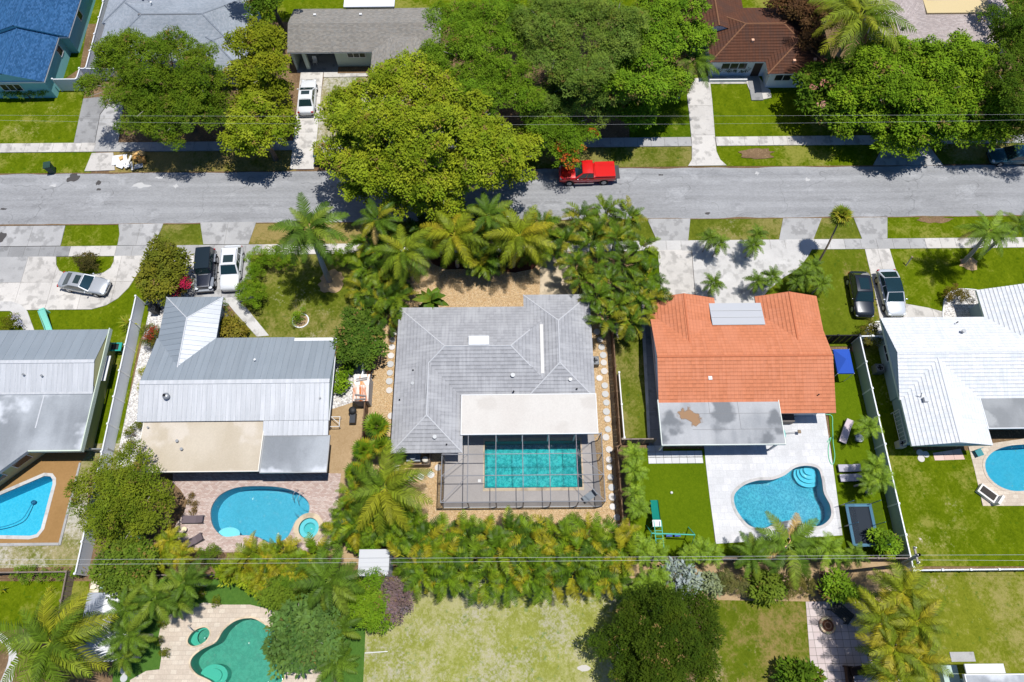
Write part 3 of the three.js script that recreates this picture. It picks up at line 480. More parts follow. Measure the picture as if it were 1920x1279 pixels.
/* B: grey hip roof */
{
  const h = thing('house', 'house with a broad grey shingle hip roof behind the dark oak', 'house');
  pitched(h, [-45.2, -57.4, -28.6, -67.4], 2.8, 0.34, 'x', 'hh', put(R.grey, 0.15, 0.02), mat([0.20, 0.225, 0.26], 0.9), { fascia: TRIM, wall: W.grey });
  pitched(h, [-35.6, -55.9, -28.9, -62.4], 2.8, 0.34, 'z', 'hh', put(R.grey, 0.15, 0.02), mat([0.20, 0.225, 0.26], 0.9), { fascia: TRIM, wall: W.grey });
  pitched(h, [-45.6, -63, -38, -76], 2.8, 0.34, 'z', 'hh', put(R.grey, 0.15, 0.02), mat([0.20, 0.225, 0.26], 0.9), { fascia: TRIM, wall: W.grey });
  part(h, 'ridge_vent', bx(-40.6, 4.46, -62.5, -34.2, 4.54, -62.3), BRONZE);
  vent(h, -41, 3.7, -65.5); vent(h, -39.8, 3.9, -64.6, 0.12, WHITE);
}
/* C: tan shingle ranch with carport */
{
  const h = thing('house', 'sage green ranch house with tan shingles and an open carport', 'house');
  const s = put(R.tan, 0.15, 0.02);
  pitched(h, [-24.3, -58.35, -7.6, -64.8], 2.85, 0.3, 'x', 'gg', s, null, { fascia: TRIM });
  pitched(h, [-15.0, -55.1, -8.2, -62], 2.85, 0.25, 'z', 'hg', s, null, { fascia: TRIM, wall: W.sage });
  part(h, 'wall', bx(-19.4, -0.1, -59.0, -15.2, 2.65, -64.4), W.sage, 'sage green front wall set back under the eave');
  part(h, 'wall', bx(-23.9, -0.1, -63.6, -19.4, 2.65, -64.4), W.sage);
  part(h, 'carport_post', bx(-22.9, -0.1, -59.0, -22.5, 2.65, -58.6), W.sage); part(h, 'carport_post', bx(-24.1, -0.1, -62, -23.9, 2.65, -58.6), W.sage);
  part(h, 'carport_floor', bx(-24, 0, -64, -19.4, 0.11, -58.2), M.concDark[0]);
  part(h, 'porch_floor', bx(-19.4, 0, -58.98, -15, 0.13, -58.0), M.dirt);
  windowIn(h, -18, -16, 1.5, 2.3, -58.99, 's', WHITE, GLASSD, 3);
  part(h, 'skylight_roof', bx(-18.6, 3.05, -69, -12.9, 3.2, -64.7), mat([0.74, 0.76, 0.8], 0.5));
  for (const [x, z, y] of [[-21.6, -63.2, 3.35], [-16.5, -63.2, 3.35], [-11.6, -58.6, 3.0]]) part(h, 'roof_vent', bx(x - 0.14, y, z - 0.12, x + 0.14, y + 0.22, z + 0.12), WHITE);
  const c = thing('patio_chair', 'white plastic chair inside the carport of the sage green house', 'chair', [-22.0, 0.11, -59.4]);
  part(c, 'seat', cbox(0.45, 0.05, 0.45, 0, 0.42, 0), WHITE); part(c, 'backrest', cbox(0.45, 0.5, 0.05, 0, 0.7, -0.22), WHITE);
  for (const a of [-1, 1]) for (const b of [-1, 1]) part(c, 'leg', rod([a * 0.2, 0, b * 0.2], [a * 0.19, 0.42, b * 0.19], 0.02), WHITE);
}
/* D: brown tiled house */
{
  const h = thing('house', 'white walled house with a dark brown barrel tile hip roof', 'house'), capB = mat([0.20, 0.10, 0.055], 0.85);
  const s = put(R.brown, 0.33, 0.05), o = { fascia: TRIM, wall: W.white };
  pitched(h, [21.8, -56.5, 33.8, -64.4], 2.75, 0.38, 'x', 'hh', s, capB, o);
  pitched(h, [27.8, -54.8, 35.0, -62], 2.75, 0.33, 'z', 'hh', s, capB, o);
  pitched(h, [19.4, -60.4, 26.4, -76], 2.75, 0.38, 'z', 'gg', s, capB, o);
  windowIn(h, 23.4, 26.2, 1.2, 2.1, -57.09, 's', TRIM, GLASSD, 3); windowIn(h, 29, 30.8, 1.2, 2.1, -55.39, 's', TRIM, GLASSD, 2); windowIn(h, 31.6, 33.2, 1.2, 2.1, -55.39, 's', TRIM, GLASSD, 2);
  part(h, 'door', bx(27.0, 0.1, -57.12, 27.9, 2.1, -57.05), mat([0.05, 0.03, 0.02], 0.5));
  part(h, 'planter_wall', bx(22.3, 0, -56.4, 26.5, 0.45, -56.2), WHITE);
  part(h, 'porch_floor', bx(26.7, 0, -57.0, 28.0, 0.14, -53.6), M.concDark[1]);
  for (const [x, y, z] of [[30.6, 3.15, -56], [32.9, 3.1, -56.2], [26.4, 3.5, -58.6]]) part(h, 'roof_vent', cbox(0.28, 0.35, 0.28, x, y + 0.15, z), mat([0.72, 0.42, 0.28], 0.7));
}
/* E: beige house */
{
  const h = thing('house', 'house with a pale pinkish beige shingle roof at the top right', 'house');
  const s = put(R.beige, 0.15, 0.02), o = { fascia: TRIM, wall: W.cream };
  pitched(h, [41.0, -58.7, 56.2, -73], 2.9, 0.1, 'x', 'hh', s, null, o);
  flatRoof(h, [46.4, -62.6, 53.6, -70], 3.5, mat([0.56, 0.45, 0.25], 0.85), null, 0.5);
  part(h, 'roof_hatch', bx(46.3, 3.5, -64.7, 47.6, 4.4, -66.2), W.mint); vent(h, 43.4, 3.0, -60.6, 0.2, DARK);
}
/* F: metal roofed house at the left edge */
{
  const h = thing('house', 'olive walled house with a metal roof and grey membrane extension at the left edge', 'house');
  const e = 2.8, rg = 3.85, x0 = -62, x1 = -36.6;
  seamPanels(h, 'roof_panel', [[x0, e, -25.45], [x1, e, -25.45], [x1, rg, -21.95], [x0, rg, -21.95]], 0.9, R.metalBlue, 0.03);
  seamPanels(h, 'roof_panel', [[x0, 3.05, -19.3], [x1, 3.05, -19.3], [x1, rg, -21.95], [x0, rg, -21.95]], 0.45, R.metalPaleLit, 0.03);  // south slope in the paled copy, reflected light in its colour
  part(h, 'ridge_cap', bx(x0, rg - 0.02, -22.1, x1, rg + 0.05, -21.8), R.metalPaleLit[0]);
  part(h, 'roof_flashing', bx(x0, 2.96, -19.9, x1 - 0.02, 3.09, -19.2), R.metalPaleLit[1]);
  const fl = [[x0, -19.4], [x1 + 0.05, -19.4], [x1 + 0.05, -14.25], [-40.95, -14.25], [-46, -9.7], [x0, -5]];
  part(h, 'flat_roof', prism(fl, 2.6, 2.98), R.memGrey);
  part(h, 'roof_edge', mergeGeometries([bx(-40.95, 2.55, -14.25, x1 + 0.1, 3.02, -14.15), bx(x1 + 0.05, 2.55, -25.5, x1 + 0.13, 3.02, -14.15)]), mat([0.55, 0.62, 0.5], 0.6));
  part(h, 'wall', prism([[x0, -24.9], [x1 - 0.7, -24.9], [x1 - 0.7, -14.9], [-41.2, -14.9], [-46, -10.6], [x0, -6]], -0.1, 2.62), W.olive);
  const gm = new MB(); gm.tri([x1 - 0.02, 2.7, -25.3], [x1 - 0.02, 2.9, -19.4], [x1 - 0.02, rg - 0.05, -21.95]); part(h, 'gable_wall', gm.geo(), W.olive);
  part(h, 'window_awning', prism([[x1 - 0.7, -23.2], [x1 + 0.15, -23.2], [x1 + 0.15, -20.8], [x1 - 0.7, -20.8]], 1.9, 1.96), WHITE, 'white awning over a side window');
  const d = [-5.05 / 6.8, 4.55 / 6.8]; for (let i = 0; i < 2; i++) { const a = [-41.6 + d[0] * (0.4 + i * 2.4), -14.53 + d[1] * (0.4 + i * 2.4)], b = [a[0] + d[0] * 1.5, a[1] + d[1] * 1.5]; const w = part(h, 'window', prism([a, b, [b[0] + 0.05, b[1] + 0.06], [a[0] + 0.05, a[1] + 0.06]], 0.9, 2.1), WHITE); part(w, 'pane', prism([[a[0] + d[0] * 0.08 + 0.02, a[1] + d[1] * 0.08 + 0.025], [b[0] - d[0] * 0.08 + 0.02, b[1] - d[1] * 0.08 + 0.025], [b[0] - d[0] * 0.08 + 0.07, b[1] - d[1] * 0.08 + 0.08], [a[0] + d[0] * 0.08 + 0.07, a[1] + d[1] * 0.08 + 0.08]], 0.97, 2.03), GLASSD); }
  vent(h, -42.6, 3.55, -20.8, 0.1); vent(h, -41, 3.5, -20.7, 0.1);
  part(h, 'roof_seam', bx(-40.9, 2.975, -19.2, -40.8, 2.99, -16.2), R.metalPaleLit[2]);
}
/* G: standing seam house with two flat roofs */
{
  const h = thing('house', 'house with a blue grey standing seam roof, back slope coloured pale for reflected light and beige flat roof', 'house'), e = 2.8;
  const zN = -24.5, rz = -19.85, rg = 4.05, x0 = -32.1, x1 = -15.75, pit = (rg - e) / (rz - zN);
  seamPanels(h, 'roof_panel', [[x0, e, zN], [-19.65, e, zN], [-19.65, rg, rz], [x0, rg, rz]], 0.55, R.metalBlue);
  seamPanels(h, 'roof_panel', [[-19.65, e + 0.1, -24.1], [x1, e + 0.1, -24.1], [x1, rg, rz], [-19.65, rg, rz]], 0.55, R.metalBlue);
  seamPanels(h, 'roof_panel', [[x0, 3.22, -16.6], [x1, 3.22, -16.6], [x1, rg, rz], [x0, rg, rz]], 0.42, R.metalPaleLit, 0.045);  // back slope uses the brightened copy, reflection painted into it
  seamPanels(h, 'roof_panel', [[-21.3, 2.9, -15.35], [x1, 2.9, -15.35], [x1, 3.2, -16.58], [-21.3, 3.2, -16.58]], 0.42, R.metalPaleLit, 0.045);
  part(h, 'ridge_cap', bx(x0, rg - 0.03, rz - 0.18, x1, rg + 0.05, rz + 0.18), R.metalPaleLit[0]);
  /* front wing, hip towards the street */
  const wx0 = -32.0, wx1 = -26.75, wm = -29.35, wz = -28.65, wr = e + (wx1 - wx0) / 2 * pit * 1.15, hz = wz + 2.5;
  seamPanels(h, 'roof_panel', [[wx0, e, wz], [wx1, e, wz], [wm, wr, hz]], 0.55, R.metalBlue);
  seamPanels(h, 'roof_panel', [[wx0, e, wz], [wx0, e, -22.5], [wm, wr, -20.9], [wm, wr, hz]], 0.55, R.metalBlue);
  seamPanels(h, 'roof_panel', [[wx1, e, wz], [wx1, e, zN], [wm, wr, -21.3], [wm, wr, hz]], 0.45, R.metalPaleLit.map(m => tinted(m, [0.84, 0.86, 0.88])));  // east slope tint imitates stronger light than on the west slope
  cap(h, [wm, wr, hz], [wm, wr, -21.4], R.metalPaleLit[1], 0.08); cap(h, [wx0, e, wz], [wm, wr, hz], R.metalPaleLit[1], 0.07); cap(h, [wx1, e, wz], [wm, wr, hz], R.metalPaleLit[1], 0.07);
  part(h, 'eave_board', mergeGeometries([bx(x0 + 0.05, e - 0.2, zN + 0.05, x1 - 0.05, e - 0.04, -16.7), bx(wx0 + 0.05, e - 0.21, wz + 0.05, wx1 - 0.05, e - 0.05, zN)]), TRIM);
  part(h, 'wall', bx(x0 + 0.6, -0.1, zN + 0.6, x1 - 0.7, e - 0.2, -13.4), W.grey); part(h, 'wall', bx(wx0 + 0.5, -0.1, wz + 0.5, wx1 - 0.5, e - 0.21, -23.8), W.grey);
  const gm = new MB(); gm.tri([x1 - 0.1, e, -24], [x1 - 0.1, 2.8, -15.4], [x1 - 0.1, rg - 0.04, rz]); part(h, 'gable_wall', gm.geo(), W.sage);
  flatRoof(h, [-31.6, -16.75, -21.3, -12.35], 2.98, R.memBeige, mat([0.72, 0.68, 0.6], 0.7));
  flatRoof(h, [-21.15, -15.3, -15.65, -12.25], 2.8, R.memGrey, GREYMETAL, 0.12);
  part(h, 'turbine_vent', mergeGeometries([new THREE.CylinderGeometry(0.16, 0.2, 0.35, 14).translate(-29.6, 3.85, -18.6), new THREE.SphereGeometry(0.3, 14, 8).scale(1, 0.7, 1).translate(-29.6, 4.1, -18.6)]), GREYMETAL, 'round grey turbine vent');
  part(h, 'vent_cap', cbox(0.2, 0.12, 0.2, -29.65, 4.34, -18.6), DARK);
  vent(h, -28.4, 2.98, -14.9, 0.13); vent(h, -27.9, 2.98, -14.2, 0.13); vent(h, -31.1, 2.98, -16.1, 0.08); vent(h, -16.5, 3.55, -18.4, 0.1); vent(h, -22.6, 3.5, -22.0, 0.1, WHITE);
}
/* H: grey tiled house in the middle */
const HC = thing('house', 'central house with a weathered grey tile roof and cream flat patio roof', 'house');
{
  const h = HC, s = put(R.ctr, 0.33, 0.045), e = 2.75, p = 0.33, capC = mat([0.46, 0.46, 0.465], 0.8), o = { fascia: WHITE, wall: W.white, capR: 0.085 };
  const A1 = [-10.35, e, -27.35], A2 = [4.3, e, -27.35], B1 = [-10.35, e, -13.78], B2 = [-4.3, e, -13.78], V1 = [-4.3, e, -18.5], E2 = [4.3, e, -18.5], RW = [-5.925, 4.21, -22.925], RE = [-0.125, 4.21, -22.925], J = [-7.325, 3.748, -21.525], S1 = [-7.325, 3.748, -16.805];
  for (const q of [[A1, B1, S1, J, RW], [V1, B2, S1, J], [B1, B2, S1], [A1, A2, RE, RW], [V1, E2, RE, RW, J], [A2, E2, RE]]) s(h, q);
  for (const [a, b] of [[A1, RW], [RW, RE], [RW, J], [J, S1], [S1, B1], [S1, B2], [RE, [1.6, 3.63, -24.65]], [RE, [1.6, 3.63, -21.2]]]) cap(h, a, b, capC, 0.085);
  part(h, 'eave_board', mergeGeometries([bx(-10.34, e - 0.2, -27.34, 4.3, e - 0.03, -18.5), bx(-10.34, e - 0.2, -18.5, -4.31, e - 0.03, -13.79)]), WHITE);
  part(h, 'wall', bx(-9.75, -0.1, -26.75, 3.7, e - 0.2, -18.9), W.white); part(h, 'wall', bx(-9.75, -0.1, -18.9, -4.95, e - 0.2, -14.4), W.white);
  pitched(h, [1.1, -28.55, 7.22, -18.4], e, p, 'z', 'hh', s, capC, { ...o, over: 0.62 });
  flatRoof(h, [-4.38, -18.75, 7.2, -15.3], 3.02, R.memCream, WHITE, 0.16);
  part(h, 'valley_flashing', bx(2.52, 3.1, -25.3, 2.8, 3.37, -20.6), mat([0.60, 0.58, 0.54], 0.6), 'white flashing strip along the valley');
  part(h, 'skylight', bx(-3.8, 3.7, -23.8, -2.05, 4.38, -22.95), mat([0.66, 0.67, 0.68], 0.4), 'white box skylight on the ridge');
  part(h, 'skylight_kerb', bx(-3.86, 3.65, -23.86, -1.99, 4.22, -22.89), GREYMETAL);
  for (const [x, y, z, q] of [[-8.7, 3.2, -19.8, 0.16], [-9.8, 2.9, -18.4, 0.07], [-8.7, 3.25, -21, 0.07], [0.05, 3.4, -20.4, 0.2], [0.1, 3.1, -19, 0.08], [-6.6, 3.2, -15.0, 0.18], [-5.6, 2.95, -14.4, 0.07], [5.05, 3.25, -20, 0.16], [5.6, 3.0, -19.2, 0.08]]) vent(h, x, y - 0.05, z, q, q > 0.15 ? GREYMETAL : DARK, 0.22);
  for (const x of [-1.45, 0.81, 3.06, 5.37]) part(h, 'patio_post', bx(x - 0.06, 0, -15.5, x + 0.06, 2.84, -15.38), WHITE);
  windowIn(h, -3.5, 0, 0.15, 2.2, -18.9 + 0.01, 's', BRONZE, GLASSD, 3);
}
/* I: orange tiled house */
{
  const h = thing('house', 'house with a bright orange tile roof and two front gables', 'house'), capO = mat([0.51, 0.17, 0.082], 0.8), e = 2.75;
  const s = put(R.orange, 0.33, 0.035), o = { fascia: mat([0.5, 0.42, 0.36], 0.7), wall: W.white, capR: 0.1 };
  pitched(h, [12.62, -16.95, 27.9, -26.5], e, 0.31, 'x', 'gg', s, capO, o);
  pitched(h, [12.72, -28.05, 18.72, -21.6], e, 0.33, 'z', 'gg', s, capO, o);
  pitched(h, [22.5, -28.15, 28.2, -21.6], e, 0.33, 'z', 'gg', s, capO, o);
  for (const [a, b, c] of [[12.72, 18.72, -28.05], [22.5, 28.2, -28.15]]) part(h, 'barge_board', mergeGeometries([rod([a, e - 0.05, c], [(a + b) / 2, e + 0.33 * (b - a) / 2 - 0.03, c], 0.07, 4), rod([b, e - 0.05, c], [(a + b) / 2, e + 0.33 * (b - a) / 2 - 0.03, c], 0.07, 4)]), capO);
  const pr = new MB(); pr.quad([18.1, 3.02, -27.4], [22.85, 3.02, -27.4], [22.85, 3.3, -25.1], [18.1, 3.3, -25.1]); pr.quad([18.1, 2.9, -27.4], [18.1, 3.18, -25.1], [22.85, 3.18, -25.1], [22.85, 2.9, -27.4]); pr.quad([18.1, 2.9, -27.4], [22.85, 2.9, -27.4], [22.85, 3.02, -27.4], [18.1, 3.02, -27.4]); part(h, 'porch_roof', pr.geo(), mat([0.42, 0.43, 0.45], 0.6), 'grey metal porch roof between the two gables');
  for (const z of [-26.6, -25.9]) part(h, 'porch_seam', bx(18.15, 3.05 + (z + 27.4) * 0.122, z - 0.02, 22.8, 3.08 + (z + 27.4) * 0.122, z + 0.02), GREYMETAL);
  flatRoof(h, [12.6, -18.1, 22.95, -14.2], 3.08, R.memOrangeHouse, mat([0.62, 0.66, 0.6], 0.6), 0.2);
  for (const [x0, z0, x1, z1] of [[12.8, -16.9, 22.8, -16.87], [15.3, -15.5, 22.8, -15.47], [16.9, -18.0, 16.93, -16.9], [19.4, -18.0, 19.43, -15.5]]) part(h, 'roof_seam', bx(x0, 3.079, z0, x1, 3.088, z1), mat([0.2, 0.2, 0.2], 0.8));
  const rustA = dataTex(256, 1, (u, v) => sstep(0.44, 0.6, (0.95 - 1.5 * Math.hypot(u - 0.5, (v - 0.55) * 0.85)) * 0.75 + (fbm(u, v, 5, 5, 451, 5) - 0.5) * 0.9) * 0.9);
  part(h, 'rust_stain', new MB().quad([13.6, 3.09, -14.9], [16.9, 3.09, -14.9], [16.9, 3.09, -17.95], [13.6, 3.09, -17.95], [[0, 0], [1, 0], [1, 1], [0, 1]]).geo(), mat([0.33, 0.20, 0.11], 0.9, { alphaMap: rustA, transparent: true }), 'rust brown stain on the flat roof');
  part(h, 'roof_vent', cbox(0.32, 0.3, 0.32, 17.15, 3.6, -19.9), WHITE); vent(h, 15.6, 3.4, -19.9, 0.06); vent(h, 26.4, 3.2, -18.4, 0.06, DARK);
  part(h, 'wall', bx(22.9, -0.1, -17.6, 27.2, 2.5, -17.5), W.white); part(h, 'outdoor_kitchen', bx(23.2, 0, -17.4, 25.0, 0.95, -16.7), mat([0.06, 0.045, 0.04], 0.5));
  part(h, 'step', bx(20.6, 0.1, -28.3, 22.3, 0.24, -27.2), M.concGrey[0]);
  part(h, 'patio_post', bx(22.6, 0, -14.5, 22.75, 2.9, -14.35), WHITE); part(h, 'patio_post', bx(12.8, 0, -14.5, 12.95, 2.9, -14.35), WHITE);
}
/* J: white tiled house at the right edge */
{
  const h = thing('house', 'house with a weathered white tile roof at the right edge', 'house'), capW = mat([0.62, 0.625, 0.63], 0.75), e = 2.8;
  const s = (parent, pts) => { return part(parent, 'roof_slope', courseGeo(pts, 0.33, 0.04), R.white); }, o = { fascia: mat([0.6, 0.68, 0.5], 0.6), wall: W.bluegreen, capR: 0.09 };
  pitched(h, [33.6, -25.85, 60, -18.05], e, 0.34, 'x', 'gg', s, capW, { ...o, over: 0.75 });
  pitched(h, [33.72, -22.5, 40.55, -13.95], e, 0.34, 'z', 'gg', s, capW, { ...o, over: 0.75, gableWall: W.white });
  pitched(h, [43.1, -28.6, 54, -20], e, 0.34, 'z', 'gg', s, capW, { ...o, over: 0.75 });
  flatRoof(h, [40.6, -18.2, 52, -15.45], 2.85, R.memDark, TRIM, 0.15);
  part(h, 'roof_vent', mergeGeometries([cbox(0.35, 0.3, 0.4, 35.4, 3.55, -17.8), rod([35.15, 3.3, -18.1], [35.0, 3.9, -18.3], 0.04)]), GREYMETAL); vent(h, 36.9, 3.15, -15.2, 0.06, DARK); vent(h, 40.2, 3.55, -24.1, 0.18); vent(h, 40.1, 3.2, -25.1, 0.06, DARK);
  windowIn(h, -23.8, -22.2, 1.1, 2.1, 34.34, 'w', WHITE, GLASSD, 2);
  const tr = thing('trellis', 'long white ladder trellis leaning on the wall of the white roofed house', 'trellis', [34.1, 0, 0]);
  for (const z of [-17.6, -14.5]) part(tr, 'upright', bx(0, 0, z - 0.03, 0.05, 1.5, z + 0.03), WHITE); for (const y of [0.5, 1.5]) part(tr, 'rail', bx(0, y - 0.03, -17.6, 0.05, y + 0.03, -14.5), WHITE); for (let i = 0; i < 9; i++) part(tr, 'rung', bx(0, 0.5, -17.4 + i * 0.35, 0.04, 1.5, -17.35 + i * 0.35), WHITE);
}
/* houses at the bottom edge */
{
  const h = thing('house', 'pale grey roofed house corner at the bottom right', 'house');
  flatRoof(h, [33.7, 3.5, 60, 14], 2.7, R.memGrey, TRIM, 0.2); part(h, 'wall', bx(34.2, -0.1, 3.9, 60, 2.5, 14), W.mint);
  flatRoof(h, [33.95, 2.75, 36.9, 3.4], 2.5, mat([0.62, 0.62, 0.61], 0.7), null, 0.12);
  part(h, 'wall', bx(32.9, -0.1, 2.9, 34.1, 1.2, 5), W.mint);
  part(h, 'terrace_step', bx(34.4, 0, 2.0, 36.3, 0.14, 2.7), M.concGrey[2]);
}

/* ---------- swimming pools ---------- */
const ripple = dataTex(512, 3.4, (u, v) => { const a = fbm(u, v, 7, 7, 301, 3), b = fbm(u, v, 16, 16, 303, 3, 0.7); return 0.5 * Math.abs(2 * a - 1) + 0.5 * Math.abs(2 * b - 1); });
const waterM = (c, bump = 0.1) => new THREE.MeshPhysicalMaterial({ color: lin(...c), roughness: 0.06, transmission: 1, thickness: 0, ior: 1.33, bumpMap: ripple, bumpScale: bump, side: THREE.DoubleSide });
function plaster(s, a, b, m = 5, cells = 40) { return new THREE.MeshStandardMaterial({ map: colorTex(512, m, (u, v) => { const f = fbm(u, v, cells, cells, s, 3, 0.8), w = fbm(u, v, 4, 4, s + 2, 3); return mix3(a, b, clamp(sstep(0.32, 0.68, f) * 0.8 + (w - 0.5) * 0.5)); }), roughness: 0.7, side: THREE.DoubleSide }); }
function pool(name, label, outline, o) {
  const g = thing(name, label, o.category || 'swimming pool');
  const floor = o.depth ?? 1.5, wl = o.level ?? -0.12, cop = o.cop ?? 0.3, top = o.top ?? 0.13;
  part(g, 'basin_floor', sheet(outline, -floor), o.floor);
  const wall = new MB(); outline.forEach((a, i) => { const b = outline[(i + 1) % outline.length]; wall.quad([a[0], -floor, a[1]], [b[0], -floor, b[1]], [b[0], top - 0.02, b[1]], [a[0], top - 0.02, a[1]]); }); part(g, 'basin_wall', wall.geo(), o.wall || o.floor);
  const w = part(g, 'water_surface', sheet(outline, wl), o.water);
  if (cop) part(g, 'coping', prism(offsetRing(outline, cop), -0.05, top, [outline]), o.copM || WHITE);
  return g;
}
const holesOf = (...k) => k.map(n => offsetRing(POOL[n], 0.05));
function deck(label, px, m, holes, y = 0.1, raw) { return struct('pool_deck', label, 'pool deck', prism(raw ? px : GP(px), -0.02, y, holes), m); }

deck('pink brick paved terrace around the kidney shaped pool', [[325, 888], [640, 888], [634, 940], [632, 1010], [618, 1034], [420, 1036], [345, 1030], [328, 1000], [330, 985], [346, 962], [352, 940], [340, 920], [325, 905]], M.pinkPaver, holesOf('kidney', 'spa'));
const blueP = plaster(311, [0.12, 0.345, 0.45], [0.18, 0.41, 0.52], 6, 60);
pool('swimming_pool', 'kidney shaped turquoise pool in the pink brick terrace', POOL.kidney, { floor: blueP, water: waterM([0.55, 0.92, 0.96], 0.05), cop: 0.28, copM: M.pinkPaver });
const spaG = pool('spa', 'round raised spa beside the kidney shaped pool', POOL.spa, { floor: plaster(313, [0.12, 0.44, 0.46], [0.17, 0.5, 0.52], 3), water: waterM([0.6, 0.93, 0.93], 0.03), cop: 0.42, copM: M.concTan[0], depth: 0.35, level: 0.14, top: 0.24, category: 'spa' });
{ const c = G(580, 991); part(spaG, 'bench', prism(ring(c.x, c.z, 0.85, 28), -0.14, -0.08, [ring(c.x, c.z, 0.5, 24)]), mat([0.30, 0.56, 0.62], 0.7)); part(spaG, 'drain_light', new THREE.SphereGeometry(0.08, 10, 6).translate(c.x + 0.1, -0.32, c.z), WHITE); }
{ const s = G(571, 940); for (let i = 0; i < 3; i++) part(scene.getObjectByName('swimming_pool'), 'pool_step', prism(clipHalf(ring(s.x + 0.3, s.z, 1.5 - i * 0.36, 28), 0.5, -0.87, 0.5 * (s.x + 0.45) - 0.87 * (s.z - 0.2)), -1.4, -0.75 + i * 0.18), blueP);
  const t = G(427, 1001); part(scene.getObjectByName('swimming_pool'), 'sun_shelf', prism(ring(t.x, t.z, 0.95, 26, 0.6), -0.3, -0.22), mat([0.55, 0.68, 0.72], 0.7)); }
part(scene.getObjectByName('swimming_pool'), 'pool_rail', tubeThrough([[-18.55, 0.1, -11.2], [-18.6, 0.85, -11.1], [-18.8, 0.85, -10.7], [-18.95, -0.2, -10.3]], 0.03), GREYMETAL);
part(scene.getObjectByName('swimming_pool'), 'pool_rail', tubeThrough([[-18.1, 0.1, -10.95], [-18.15, 0.85, -10.85], [-18.35, 0.85, -10.45], [-18.5, -0.2, -10.05]], 0.03), GREYMETAL);

